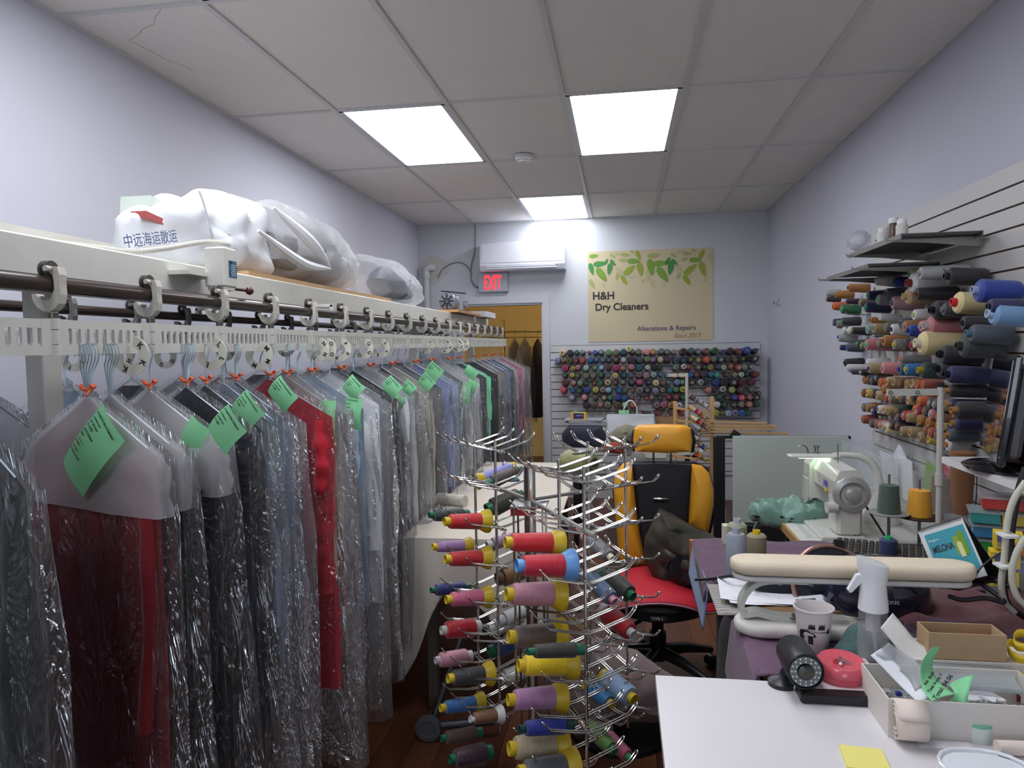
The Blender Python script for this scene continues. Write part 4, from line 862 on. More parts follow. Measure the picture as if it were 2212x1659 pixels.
# ---- metal shelves on brackets
SH = mat('shelf_grey', (112,110,110), .4, .5)
zs = at(1905,560,X=1.2).z
def bracket(t, y, z, L=.36):
    poly = [(0,-.035),(-.06,-.03),(-L*.6,-.012),(-L,-.004),(-L-.008,.016),(-L+.004,.004),(0,.006)]
    return obj('bracket', B().prism(poly, .006, basis((XR-.014,y,z),(1,0,0),(0,0,1))), mat('zinc', (160,158,150), .35, .7), t, smooth=False)
def mshelf(lab, y0_, y1_, z, brs, L, w0=.04, w1=.33):
    t = thing('metal_shelf', lab, 'shelf', (0,0,0)); b = B()
    b.box((XR-(w0+w1)/2-.014,(y0_+y1_)/2,z+.012),(w1-w0,y1_-y0_,.004))
    for xx in (w0,w1): b.box((XR-xx-.014,(y0_+y1_)/2,z+.004),(.004,y1_-y0_,.02))
    n = int((y1_-y0_)/.03)
    for k in range(n): b.box((XR-(w0+w1)/2-.014, y0_+.015+.03*k, z+.008),(w1-w0-.01,.006,.006))
    obj('grille', b, SH, t, smooth=False)
    for y in brs: bracket(t, y, z-.004, L)
    return t
q1 = at(1770,588,X=1.05); q2 = at(1862,556,X=1.05); q3 = at(1985,540,X=1.1)
mshelf('lower perforated grey metal shelf at far end of the right wall', 3.35, 3.98, 1.90, (3.95, 3.4), .38)
mshelf('upper perforated grey metal shelf holding small bottles on right wall', 2.98, 3.62, 1.975, (3.55, 3.05), .36)
bk = [(1846,552,(220,220,214),.028,.06,'crumpled clear plastic bag on the upper metal shelf','bag'),(1897,548,(206,206,204),.024,.05,'short white plastic pot on the upper metal shelf','pot'),(1918,540,(92,70,60),.022,.07,'brown bottle with white cap on the upper metal shelf','bottle'),(1938,532,(150,60,76),.016,.055,'small red and grey bottle on the upper metal shelf','bottle'),(1962,525,(200,198,190),.022,.05,'clear wrapped white roll on the upper metal shelf','roll')]
for x, y, c_, r, h_, lab, cat_ in bk:
    q = at(x, y, X=1.08)
    t = thing('shelf_'+cat_ if cat_ != 'bag' else 'crumpled_bag', lab, cat_, (1.10, max(3.03,min(q.y,3.6)), 1.99))
    if cat_ == 'bag': obj('film', blob(B(), [(.07*math.cos(a),.05+.05*math.sin(a)) for a in [PI*i/6 for i in range(12)]], MYZ(0), .05, 4, .02, 6, 25), BAGC, t)
    else:
        obj('body', B().lathe([(0,0),(r,0),(r,h_*.75),(r*.8,h_*.85),(r*.8,h_*.86),(0,h_*.86)],16), plain(c_, .35), t)
        obj('cap', B().lathe([(r*.82,h_*.86),(r*.82,h_*1.15),(0,h_*1.17)],16), WHITEP, t)
# ================================================================ SPINNER RACK
HUB = Vector((-.286, 2.18, 0)); TIER = .131; ZT = 1.245
rack = thing('thread_spinner_rack', 'chrome revolving rack with wire prongs holding big thread cones', 'display rack', HUB)
b = B().cyl((0,0,.02),(0,0,zat(1007,HUB.x,HUB.y)),.0185,n=28)
obj('pole', b, CHROME, rack)
obj('pole_base', B().lathe([(0,0),(.24,0),(.24,.012),(.03,.03),(.03,.06),(.02,.06)],40), BLACK, rack)
zh = zat(1088,HUB.x,HUB.y)
obj('hub_plate', B().box((0,.0,zh),(.11,.11,.006)), mat('plate_steel', (186,184,180), .3, .9), rack, smooth=False)
obj('red_bracket', B().box((-.02,0,zh-.016),(.07,.09,.024)), plain((176,58,56),.5), rack, smooth=False)
for sx_, sy_ in ((-1,-1),(1,-1),(1,1),(-1,1)):
    obj('cage_rod', B().cyl((.045*sx_,.045*sy_,zh-.006),(.045*sx_,.045*sy_,.25),.0035,n=8), CHROME, rack)
WINGS = dict(L=math.radians(127), R=math.radians(42), F=math.radians(-62))
RAD = [.20,.275,.35,.425]
def wdir(w): a = WINGS[w]; return Vector((math.cos(a), math.sin(a), 0))
def pdir(w, s): d = wdir(w); return Vector((-d.y, d.x, 0))*s      # s=+1 counter-clockwise
# one prong: a bent double wire, closed loops at both ends, along local X, up at tips
PL = .13
def half(sg):
    return [(sg*x, 0, z) for x, z in ((0,-.016),(.03,-.012),(.085,.002),(.112,.009),(PL,.028))]
path = list(reversed(half(-1)))+half(1)[1:]
b = B()
for s_ in (-1,1): b.tube([(x, s_*.0052, z) for x,y,z in path], .0022, 7)
for sg in (-1,1):
    b.tube([(sg*(PL+.007*math.cos(a)*.8), .0058*math.sin(a), .028+.007*math.cos(a)) for a in [-PI/2+PI*i/8 for i in range(9)]], .0022, 7)
prong = obj('prong', b, CHROME, None)
for wn in WINGS:
    d = wdir(wn)
    obj('arm', B().cyl(tuple(d*.02+Vector((0,0,zh+.012))), tuple(d*.46+Vector((0,0,zh+.012))), .0065, n=12), mat('arm_grey', (150,148,144), .35, .6), rack)
    for r_ in (.235,.40):
        p = d*r_; top = ZT+.02 if r_ > .3 else ZT+.015
        obj('upright', B().cyl((p.x,p.y,.24),(p.x,p.y,top),.0048,n=10), CHROME, rack)
    for k in range(8):
        z = ZT-TIER*k
        n = pdir(wn, 1); c = B()
        for s_ in (-.006,.006): a_ = d*.175+n*s_; e_ = d*.45+n*s_; c.cyl((a_.x,a_.y,z-.020),(e_.x,e_.y,z-.020),.003,n=7)
        obj('crossbar', c, CHROME, rack, smooth=True)
        for j, r_ in enumerate(RAD):
            o = prong.copy(); COL.objects.link(o); o.parent = rack
            o.location = d*r_+Vector((0,0,z)); o.rotation_euler = (0,0,WINGS[wn]+PI/2)
bpy.data.objects.remove(prong)
# ---- cones on the rack
YC, GC, WC = (206,176,42), (34,104,76), (206,206,202)
_sp = {}
def spool(c, core, kind, r, L):
    k = (c, core, kind, r, L)
    if k in _sp: return _sp[k]
    ri = r*.52
    t = obj('thread', B().lathe([(ri,L*.20),(r*.97,L*.20),(r,L*.23),(r*.86,L*.84),(r*.78,L*.88),(ri*.9,L*.885)],36), mat('rthread_%02x%02x%02x'%c, c, .42, bump=.6, bscale=26, var=.16, vscale=16, stretch=(1,1,14), sheen=.3), None)
    if kind == 'F': prof = [(ri*.9,L*.20),(r*1.0,L*.20),(r*1.42,L*.05),(r*1.45,L*.0),(r*1.36,L*.0),(r*1.0,L*.12),(ri,L*.12),(ri*.8,L*.2),(ri*.72,L*.9),(ri*.75,L*.985),(ri*.98,L),(ri*1.05,L*.985),(ri*1.0,L*.87)]
    else: prof = [(ri,L*.20),(r*.72,L*.17),(r*.74,L*.04),(r*.62,L*.04),(ri*.8,L*.2),(ri*.62,L*.9),(ri*.65,L),(ri*.86,L),(ri*.9,L*.88)]
    q = obj('core', B().lathe(prof,36,cap=False), plain(core,.38), None)
    _sp[k] = (t.data, q.data); bpy.data.objects.remove(t); bpy.data.objects.remove(q)
    return _sp[k]
def rack_cone(wn, sd, j, py, c, core, kind, lab, r=.030, L=.165, gap=.012, dz=None, tilt=.12, flip=False):
    d = wdir(wn); n = pdir(wn, sd); base = HUB+d*RAD[j]+n*gap
    mid = base+n*(L*.5); z = zat(py, mid.x, mid.y)
    m1, m2 = spool(c, core, kind, r, L)
    ax = (n+Vector((0,0,tilt))).normalized(); org = Vector((mid.x, mid.y, z))-ax*(L*.5)
    if flip: org = Vector((mid.x, mid.y, z))+ax*(L*.5); ax = -ax
    t = thing('large_thread_cone', lab, 'thread cone', org, group='large thread cones on the chrome rack', rot=frame_z(ax).to_euler())
    for nm, me in (('thread', m1), ('core', m2)):
        o = bpy.data.objects.new(nm, me); COL.objects.link(o); o.parent = t
    return t
R1=(198,40,46)
# left wing, viewer side
rack_cone('L',1,3,1112,(58,66,64),GC,'S','dark grey thread cone with green core behind the topmost red one',r=.026,L=.16)
rack_cone('L',1,1,1126,R1,YC,'F','red thread cone with yellow flange, topmost on the left wing',r=.0285)
rack_cone('L',1,3,1180,(170,128,182),YC,'F','slim lilac thread cone with yellow ends, farthest left on rack',r=.022,L=.15)
rack_cone('L',1,1,1206,(190,38,44),YC,'F','red thread cone with yellow flange, second down the left wing',r=.0285)
rack_cone('L',1,3,1272,(40,46,110),GC,'S','navy thread cone with green core above the pink one',r=.024,L=.16)
rack_cone('L',1,1,1292,(202,100,132),YC,'F','bright pink thread cone with yellow flange on left wing',r=.028)
rack_cone('L',1,2,1358,(186,30,40),WC,'S','red thread cone with white core and no flange on left wing',r=.034,L=.155)
rack_cone('L',1,3,1422,(214,150,166),(206,196,204),'S','pale pink thread cone with clear core on the left wing',r=.030,L=.15)
rack_cone('L',1,1,1460,(56,52,54),YC,'F','charcoal thread cone with yellow flange on the left wing',r=.030)
rack_cone('L',1,2,1523,(56,112,178),YC,'F','blue thread cone with yellow flange near the frame bottom',r=.026)
rack_cone('L',1,0,1548,(120,84,56),WC,'F','white thread cone with brown leftover band on the left wing',r=.022,L=.12)
rack_cone('L',1,2,1588,(84,64,54),GC,'S','brown thread cone with green core near the frame bottom',r=.026)
rack_cone('L',1,1,1632,(64,38,50),GC,'S','dark plum thread cone with green core, lowest on left wing',r=.036)
# front wing, viewer-left side
rack_cone('F',-1,1,1172,R1,YC,'F','red thread cone with yellow flange beside the chrome pole',r=.0285,L=.165)
rack_cone('F',-1,2,1222,(196,34,56),(104,158,216),'F','red thread cone with large sky blue flange at rack centre',r=.0315,L=.16)
rack_cone('F',-1,1,1283,(190,132,148),YC,'F','dusty pink thread cone with yellow flange at rack centre',r=.034,L=.165)
rack_cone('F',-1,1,1374,(104,88,82),YC,'F','brownish grey thread cone above the bright yellow one',r=.034,L=.16)
rack_cone('F',-1,3,1405,(56,54,50),GC,'S','dark grey thread cone with green ends squeezed over yellow one',r=.020,L=.16)
rack_cone('F',-1,2,1435,(240,204,30),YC,'F','bright yellow thread cone on the front wing',r=.031,L=.16)
rack_cone('F',-1,1,1508,(180,128,170),YC,'F','lilac thread cone with yellow flange below bright yellow one',r=.031,L=.165)
rack_cone('F',-1,2,1570,(36,50,140),(24,70,60),'S','royal blue thread cone with dark green core on front wing',r=.023,L=.16)
rack_cone('F',-1,1,1612,(184,170,140),YC,'F','beige thread cone with yellow flange near the frame bottom',r=.036,L=.165)
rack_cone('F',-1,2,1662,(84,88,94),YC,'F','grey thread cone cut off by the bottom frame edge',r=.034,L=.165)
# left wing, far side
rack_cone('L',-1,3,1022,(150,150,214),YC,'F','periwinkle thread cone lying behind the left wing rod',r=.022,L=.17,flip=False,tilt=.3)
rack_cone('L',-1,2,1030,(84,70,66),GC,'S','brown thread cone with green ends behind the left wing',r=.024,L=.16,tilt=.3)
rack_cone('L',-1,2,1085,(62,62,44),GC,'S','dark olive thread cone above the topmost red cone',r=.034,L=.16,tilt=.3)
rack_cone('L',-1,2,1168,(170,140,176),WC,'S','lilac thread cone seen behind the chrome rods',r=.022,L=.15)
rack_cone('L',-1,1,1240,(128,90,54),(110,80,50),'S','light brown thread cone behind the pole, mid height',r=.032,L=.15)
rack_cone('L',-1,1,1325,(206,206,208),WC,'S','upper white thread cone behind the chrome pole',r=.026,L=.17,tilt=.2)
rack_cone('L',-1,2,1345,(214,214,214),WC,'S','lower white thread cone behind the chrome pole',r=.030,L=.16,tilt=.2)
rack_cone('L',-1,2,1395,(48,66,118),GC,'S','dark blue thread cone half hidden behind the left wing',r=.032,L=.15)
rack_cone('L',-1,1,1455,(200,200,196),WC,'S','white thread cone low behind the chrome pole',r=.030,L=.15)
# right wing
rack_cone('R',1,1,1000,(140,140,92),(120,118,90),'S','big olive green thread cone on the right wing',r=.046,L=.17,tilt=-.1,flip=True)
rack_cone('R',-1,0,1180,(120,120,124),(214,206,180),'S','grey melange thread cone on the right wing',r=.026,L=.15,tilt=-.35)
rack_cone('R',-1,1,1262,(60,56,50),GC,'S','dark brown thread cone with green core above the seat',r=.034,L=.16,tilt=-.25)
rack_cone('R',-1,0,1268,(92,116,146),(200,140,160),'S','steel blue thread cone with pink core on right wing',r=.030,L=.16,tilt=-.35)
rack_cone('R',-1,1,1342,(188,30,40),WC,'S','red thread cone with white core on the right wing',r=.034,L=.16,tilt=-.25)
rack_cone('R',-1,1,1486,(146,176,208),YC,'S','light blue thread cone with yellow core low on right wing',r=.040,L=.16,tilt=-.1)
rack_cone('R',-1,0,1500,(40,110,160),YC,'S','teal blue thread cone behind the light blue one',r=.028,L=.14,tilt=-.1)
rack_cone('R',-1,0,1592,(90,130,60),(40,140,80),'S','green thread cone with printed label, lowest on right wing',r=.028,L=.15,tilt=-.2)
rack_cone('R',-1,1,1610,(190,90,120),(60,150,90),'S','pink thread cone beside the lowest green one',r=.026,L=.14,tilt=-.2)
# orange cord tied at the pole
pz = zat(1262,HUB.x,HUB.y)
b = B()
for k in range(4): b.tube([(HUB.x+.03*math.cos(a)*(1+.3*k*.3), HUB.y+.03*math.sin(a), pz-.006*k+.006*math.sin(2*a+k)) for a in [2*PI*i/16 for i in range(16)]], .0025, 5, closed=True)
b.tube(bez([(HUB.x+.03,HUB.y-.02,pz),(HUB.x+.09,HUB.y-.03,pz+.01),(HUB.x+.12,HUB.y-.02,pz-.05)],10), .003, 5)
oc = obj('orange_cord', b, plain((222,110,50),.7), rack); oc.location = -HUB
# grey foot with wheel on the floor left of the rack
t = thing('floor_stand', 'grey round-footed metal stand lying low left of the rack', 'stand', (-.80,2.62,0))
q = at(925,1570,Z=.06)
obj('round_foot', B().lathe([(0,-.02),(.045,-.02),(.052,-.01),(.052,.01),(.035,.012),(.03,.008),(0,.008)],28,basis((q.x+.80,q.y-2.62,.055),(1,0,0),(0,0,1)).copy()), plain((92,96,100),.45), t)
obj('leg', B().cyl((q.x+.82,q.y-2.6,.055),(.28,.12,.07),.016).cyl((q.x+.81,q.y-2.6,.06),(.12,.3,.36),.014), plain((70,72,76),.4,metal=.5), t)
# ================================================================ TABLES
TZ = .78
WTAB = mat('laminate_white', (214,211,213), .35, var=.015, vscale=3)
t = thing('work_table', 'white topped work table in the bottom right foreground', 'table', (.74, 1.1, 0))
obj('table_top', B().box((0,.03,TZ-.014),(1.33,1.15,.028)), WTAB, t, smooth=False)
for x in (-.6,.62):
    for y in (-.48,.52): obj('leg', B().box((x,y,(TZ-.028)/2),(.045,.045,TZ-.028)), STEEL, t, smooth=False)
# second table with cloths
t = thing('pressing_table', 'table with rounded grey leg under purple cloth, mid right', 'table', (.84, 2.32, 0))
obj('table_top', B().prism([(-.505,-.57),(.54,-.57),(.54,.57),(-.53,.57),(-.53,.06),(-.505,.02)],.03,Matrix.Translation((0,0,TZ-.025))), plain((150,140,128),.5), t, smooth=False)
GL = mat('leg_grey', (96,96,98), .4, .3)
b = B().tube([(x,y,z) for x,y,z in bez([(-.44,-.02,.73),(-.50,-.02,.68),(-.515,-.02,.5),(-.53,-.02,.2),(-.54,-.02,.02)],20)], .032, 14)
obj('leg', b, GL, t)
for x, y in ((-.46,.5),(.46,.5),(.46,-.5)): obj('leg', B().cyl((x,y,0),(x,y,.74),.02), GL, t)
def cloth(name, lab, corners, thick, m, amp=.004, seed=0, hang=None, cat='cloth', n=24, z=TZ):
    A, Bb, C, D = [Vector(c) for c in corners]
    def fn(u, v):
        p = A.lerp(Bb, u).lerp(D.lerp(C, u), v)
        h = noise.noise(Vector((p.x*14+seed, p.y*14, seed)))*amp+abs(noise.noise(Vector((p.x*5+seed, p.y*5, 9))))*amp
        zz = z+.006+h
        if hang:
            e = hang[0]-p.x
            if e > 0: return (hang[0]-.012-.12*e, p.y, z+.006-e)
        return (p.x, p.y, zz)
    o = obj(name, B().grid(n, n, fn), m, solid=thick); tag(o, lab, cat); return o
cloth('purple_cloth', 'plum purple cloth covering the far part of the pressing table', [(.22,2.38,0),(1.36,2.38,0),(1.36,2.9,0),(.28,2.9,0)], .006, fabric((98,72,92)), .006, 2, hang=(.285,), n=36)
cloth('denim_cloth', 'faded blue cloth edge showing under the purple cloth at table side', [(.14,2.37,0),(.5,2.37,0),(.5,2.89,0),(.16,2.89,0)], .004, fabric((120,140,180)), .002, 4, hang=(.29,), n=26, z=TZ-.008)
cloth('patterned_mat', 'woven geometric patterned mat on the pressing table corner', [(.272,2.10,0),(.66,2.10,0),(.66,2.365,0),(.272,2.365,0)], .004, None, .002, 5)
mt = bpy.data.materials.new('geometric_weave'); mt.use_nodes = True; nt = mt.node_tree; bs = nt.nodes['Principled BSDF']; bs.inputs['Roughness'].default_value = .9
tc = nt.nodes.new('ShaderNodeTexCoord'); wv = nt.nodes.new('ShaderNodeTexWave'); wv.wave_type = 'RINGS'; wv.rings_direction = 'Z'; wv.inputs['Scale'].default_value = 18; wv.inputs['Distortion'].default_value = 6
cr = nt.nodes.new('ShaderNodeValToRGB'); cr.color_ramp.interpolation = 'CONSTANT'; cr.color_ramp.elements[0].color = (*lin((120,124,142)),1); cr.color_ramp.elements[1].position = .5; cr.color_ramp.elements[1].color = (*lin((176,164,140)),1)
nt.links.new(tc.outputs['Object'], wv.inputs[0]); nt.links.new(wv.outputs[0], cr.inputs[0]); nt.links.new(cr.outputs[0], bs.inputs[0])
bpy.data.objects['patterned_mat'].data.materials[0] = mt
cloth('purple_cloth', 'near purple cloth hanging off the table edge under sleeve board', [(.10,1.72,0),(.60,1.72,0),(.60,2.09,0),(.16,2.09,0)], .006, fabric((104,76,98)), .004, 6, hang=(.325,), n=30)
cloth('maroon_cloth', 'brownish maroon cloth at the right end of pressing table', [(.95,1.75,0),(1.38,1.75,0),(1.38,2.36,0),(.62,2.36,0)], .012, fabric((98,58,62)), .03, 7, n=24)
cloth('violet_cloth', 'dark violet cloth bunched behind the cardboard tray', [(.68,1.78,0),(1.0,1.76,0),(1.02,2.05,0),(.78,2.1,0)], .012, fabric((84,62,84)), .028, 8, n=24)
# papers, clipboard
t = thing('clipboard', 'clipboard with white handwritten paper sheets behind the mug', 'clipboard', (.46,2.26,TZ+.014), .0)
obj('board', B().box((.03,-.03,0),(.32,.24,.005),Matrix.Rotation(.15,3,'Z')), plain((120,92,62),.6), t, smooth=False)
for k, (dx, dy, a) in enumerate(((0,0,.05),(.01,.008,.22),(-.012,.004,-.08))):
    obj('paper_sheet', B().grid(8,8,lambda u,v: ((u-.5)*.30*math.cos(a)-(v-.5)*.21*math.sin(a)+dx, (u-.5)*.30*math.sin(a)+(v-.5)*.21*math.cos(a)+dy, .005+.002*k+.006*(abs(u-.5)*2)**3)), mat('paper', (228,228,234), .8), t)
b = B(); PN = plain((120,120,130),.8)
for k in range(26):
    x = rnd.uniform(-.09,.09); y = rnd.uniform(-.06,.07); a = rnd.uniform(0,PI); l = rnd.uniform(.006,.028)
    b.box((x,y,.0128),(l,.0009,.0004),Matrix.Rotation(a if k%3 else 0,3,'Z'))
obj('handwriting', b, PN, t, smooth=False)
obj('clip', B().box((.075,-.105,.016),(.06,.022,.012)).tube([(.05,-.10,.02),(.055,-.13,.035),(.09,-.13,.038),(.10,-.10,.02)],.0018,6), BLACK, t, smooth=False)
# sleeve ironing board
t = thing('sleeve_ironing_board', 'cream padded sleeve ironing board on a curved pale frame', 'ironing board', (0,0,0))
PAD = mat('pad_cream', (214,200,176), .85, bump=.4, bscale=120, var=.06, vscale=12)
PADW = mat('pad_white', (214,210,204), .85, bump=.5, bscale=60, var=.04)
zt_ = at(1800,1212,Y=1.98).z
def oblong(x0,x1,w_,n=12,t1=.0,sh=1):
    r0 = w_/2; pts = []
    for i in range(n+1): a = PI/2+PI*i/n; pts.append((x0+r0+r0*math.cos(a), r0*math.sin(a)))
    for i in range(n+1): a = -PI/2+PI*i/n; pts.append((x1-r0+r0*math.cos(a)*sh, r0*math.sin(a)))
    return pts
def slab(poly, z0, z1, bev, M=None, k=4):
    n = len(poly); cx = sum(p[0] for p in poly)/n; cy = sum(p[1] for p in poly)/n; b = B(); rings = []
    for i in range(k+1):
        a = PI/2*i/k; rings.append((bev*(1-math.sin(a)), z0+bev*(1-math.cos(a))))
    for i in range(k+1):
        a = PI/2*i/k; rings.append((bev*(1-math.cos(a)), z1-bev*(1-math.sin(a))))
    vs = []
    for ins, z in rings:
        for x, y in poly:
            d = Vector((x-cx, y-cy)); l = d.length; hx = (x-cx)
            vs.append((x-ins*(1 if abs(y-cy) < .01 else .35)*(1 if hx > 0 else -1)*min(1,abs(hx)/.05), y-ins*(1 if y > cy else -1)*min(1,abs(y-cy)/.02), z))
    m = len(rings); fs = [(j*n+i, j*n+(i+1)%n, (j+1)*n+(i+1)%n, (j+1)*n+i) for j in range(m-1) for i in range(n)]
    fs += [tuple(range(n-1,-1,-1)), tuple((m-1)*n+i for i in range(n))]
    return b.add(vs, fs, M)
xa, xb = at(1577,1205,Y=1.98).x, at(2106,1215,Y=1.98).x
M0 = Matrix.Translation((0,1.98,0))
obj('pad', slab(oblong(xa,xb,.105), zt_-.034, zt_+.004, .016, M0), PAD, t)
obj('board_underside', slab(oblong(xa+.006,xb-.01,.094), zt_-.050, zt_-.036, .005, M0), plain((200,200,196),.5), t)
zb_ = TZ+.012
obj('base_pad', slab(oblong(xa+.01,xa+.34,.13), zb_, zb_+.034, .014, M0), PADW, t)
CR = plain((202,206,196),.4)
cpts = bez([(xa+.20,1.98,zt_-.054),(xa+.10,1.98,zt_-.056),(xa+.055,1.98,zt_-.075),(xa+.03,1.98,zt_-.115),(xa+.035,1.98,zt_-.15),(xa+.07,1.98,zb_+.052),(xa+.13,1.98,zb_+.040),(xa+.30,1.98,zb_+.038)], 40)
b = B(); vs = []; fs = []
for i, p in enumerate(cpts):
    d = (cpts[min(i+1,len(cpts)-1)]-cpts[max(i-1,0)]).normalized(); nn = Vector((-d.z,0,d.x))
    for s1, s2 in ((-1,-1),(1,-1),(1,1),(-1,1)): vs.append(tuple(p+nn*(.007*s1)+Vector((0,.020*s2,0))))
for i in range(len(cpts)-1):
    for k in range(4): fs.append((i*4+k, i*4+(k+1)%4, (i+1)*4+(k+1)%4, (i+1)*4+k))
fs += [(3,2,1,0), tuple((len(cpts)-1)*4+k for k in range(4))]
b.add(vs, fs); obj('frame', b, CR, t)
b = B().box((xa+.20,1.98,zt_-.054),(.17,.03,.004))
obj('top_plate', b, plain((206,206,202),.4), t, smooth=False)
for k, x in enumerate((xa+.13, xa+.21)): obj('bolt', B().sphere((x,1.975,zt_-.062),.008,10), STEEL, t)
for x in (xa+.165, xa+.235): obj('nut', B().lathe([(.013,0),(.013,.005),(.008,.008),(.008,.014),(0,.016)],12,Matrix.Translation((x,1.962,zb_+.043))), plain((120,112,100),.4,metal=.5), t)
# mug with bear print
mp_ = at(1757,1408,Z=TZ)
t = thing('mug', 'white tapered mug printed with a black bear and pine trees', 'mug', (mp_.x, mp_.y, TZ))
h = zat(1310, mp_.x, mp_.y)-TZ
rt = .5*(at(1803,1320,Y=mp_.y).x-at(1718,1320,Y=mp_.y).x); rb = rt*.72
MUGW = mat('mug_white', (222,216,214), .35, coat=.2)
obj('cup', B().lathe([(0,0),(rb*.9,0),(rb,.004),(rt-.002,h-.006),(rt+.002,h-.003),(rt+.002,h+.001),(rt-.002,h+.001),(rt-.005,h-.014),(rb-.003,.008),(0,.008)],48,cap=False), MUGW, t)
b = B(); INKB = mat('ink_black', (26,24,26), .5)
def onmug(ang, z, poly, s=1):     # poly in metres wrapped on the wall
    vs = []; 
    for x, y in poly:
        zz = z+y*s; r_ = rb+(rt-rb)*zz/h+.0006; a = ang+x*s/r_
        vs.append((r_*math.cos(a), r_*math.sin(a), zz))
    b.add(vs, [tuple(range(len(vs)))])
for a0, n_ in ((-2.05,4),(-1.5,4),(-.95,2)):
    for k in range(n_): onmug(a0+.09*k, h*.62-.012*(a0 > -1.2), [(-.003,0),(.003,0),(.002,.005),(.001,.012+.003*(k%2)),(-.001,.012),(-.002,.005)])
onmug(-2.25,h*.60,[(0,0),(.02,-.004),(.035,-.006),(.05,-.004),(.05,-.003),(.035,-.005),(.02,-.003),(0,.001)])
onmug(-1.45,h*.56,[(0,0),(.02,-.003),(.045,-.010),(.06,-.008),(.06,-.007),(.045,-.009),(.02,-.002),(0,.001)])
bear = [(-.014,.001),(-.022,.004),(-.026,.014),(-.020,.022),(-.008,.024),(.004,.022),(.014,.016),(.018,.006),(.022,-.006),(.024,-.016),(.018,-.016),(.013,-.006)]
onmug(-2.2,h*.42,[(.9*x,.9*y) for x,y in [(-.024,.010),(-.020,.019),(-.008,.022),(.004,.021),(.012,.017),(.018,.016),(.024,.010),(.025,.004),(.018,.004),(.012,.002),(-.004,.002),(-.020,.003)]])
for x in (-.019,-.012,.005,.011): onmug(-2.2,h*.42,[(x-.002,.006),(x+.004,.006),(x+.003,-.014),(x+.005,-.016),(x-.002,-.016)])
obj('bear_print', b, INKB, t, smooth=False)
# spray bottle
sp = at(1885,1442,Z=TZ)
t = thing('spray_bottle', 'clear water spray bottle with tall white pump head', 'spray bottle', (sp.x, sp.y, TZ))
def hz(py): return zat(py, sp.x, sp.y)-TZ
k_ = (sp-Vector((0,0,CZ))).dot(fw)/FPX
r1, r2 = 29*k_, 33*k_
CLEAR = mat('clear_plastic', (240,244,246), .08, alpha=.16, coat=.6)
obj('bottle', B().lathe([(0,.002),(r2,.002),(r2,.01),(r2,hz(1400)),(r2*.93,hz(1360)),(r1,hz(1330)),(r1,hz(1316))],36,cap=False), CLEAR, t)
obj('water', B().lathe([(0,.004),(r2*.94,.004),(r2*.94,hz(1400)),(r2*.90,hz(1352)),(0,hz(1352))],36), mat('water', (226,236,240), .05, alpha=.10), t)
obj('inner_neck', B().lathe([(r1*.5,hz(1360)),(r1*.5,hz(1316))],20,cap=False).tube(bez([(0,0,hz(1350)),(.005,0,hz(1390)),(.012,0,.01)],8),.004,8), mat('neck_white', (206,212,216), .4, alpha=.55), t)
b = B(); H0, H1 = hz(1316), hz(1212)
prof = [(H0,1.02,0),(H0+.02*(1),.98,0),((H0+H1)/2,.86,.0),(H1-.035,.95,.0),(H1-.012,1.06,-.002),(H1,1.02,-.004)]
vs = []; fs = []; n = 28
for i, (z, s_, ox) in enumerate(prof):
    for q in range(n):
        a = 2*PI*q/n; tilt = -.010*(math.cos(a)) if i == len(prof)-1 else 0
        vs.append((ox+r1*1.02*s_*math.cos(a), r1*1.02*s_*math.sin(a), z+tilt))
for i in range(len(prof)-1):
    for q in range(n): fs.append((i*n+q, i*n+(q+1)%n, (i+1)*n+(q+1)%n, (i+1)*n+q))
fs.append(tuple((len(prof)-1)*n+q for q in range(n)))
b.add(vs, fs); obj('pump_head', b, mat('pump_white', (232,234,236), .25, coat=.3), t)
obj('trigger', B().prism([(0,0),(-.012,-.002),(-.032,-.040),(-.028,-.046),(-.022,-.044),(0,-.018)],.014,basis((-r1*.85,0,hz(1240)),(1,0,0),(0,0,1))), mat('pump_white'), t, smooth=False)
# green crumpled fabric
t = tag(obj('green_fabric', blob(B(), [(at(x,1440,Z=TZ).x-.6, yy) for x,yy in ((1800,.0),(1830,.05),(1850,.09),(1875,.10),(1920,.09),(1945,.05),(1950,.0),(1890,-.03),(1830,-.03))], Matrix.Translation((.6,1.83,TZ+.022)), .045, 3, .03, 12, 22), fabric((74,100,98))), 'crumpled dusty green fabric heaped between mug and spray bottle', 'fabric')
# security camera
t = thing('security_camera', 'black bullet security camera with ring of small lights', 'camera', (0,0,0))
a_, b_ = at(1741,1452,Y=1.60), at(1712,1405,Y=1.72)
ax = (a_-b_).normalized(); M = Matrix.Translation(b_) @ frame_z(ax).to_4x4(); LL = (a_-b_).length
CAMB = mat('camera_black', (34,36,40), .35)
k1 = 1.60/FPX; R_ = 38*k1
obj('body', B().lathe([(0,-.02),(R_*.8,-.015),(R_*.95,0),(R_*.95,LL*.35),(R_,LL*.38),(R_,LL-.002),(R_*.94,LL),(R_*.9,LL-.006),(0,LL-.006)],40,M), CAMB, t)
obj('lens', B().lathe([(R_*.42,LL-.006),(R_*.40,LL+.001),(R_*.25,LL+.002),(0,LL+.003)],28,M), mat('lens_black', (12,12,14), .1, coat=1), t)
obj('light_ring', B().lathe([(R_*.46,LL-.005),(R_*.46,LL-.002),(R_*.84,LL-.002),(R_*.84,LL-.005)],32,M), plain((104,110,112),.3), t)
b = B()
for rr_, nn in ((.56,12),(.74,16)):
    for i in range(nn): a = 2*PI*i/nn; b.sphere(tuple(M @ Vector((R_*rr_*math.cos(a), R_*rr_*math.sin(a), LL-.001))), .0022, 8)
obj('light_dot', b, plain((214,218,214),.2), t)
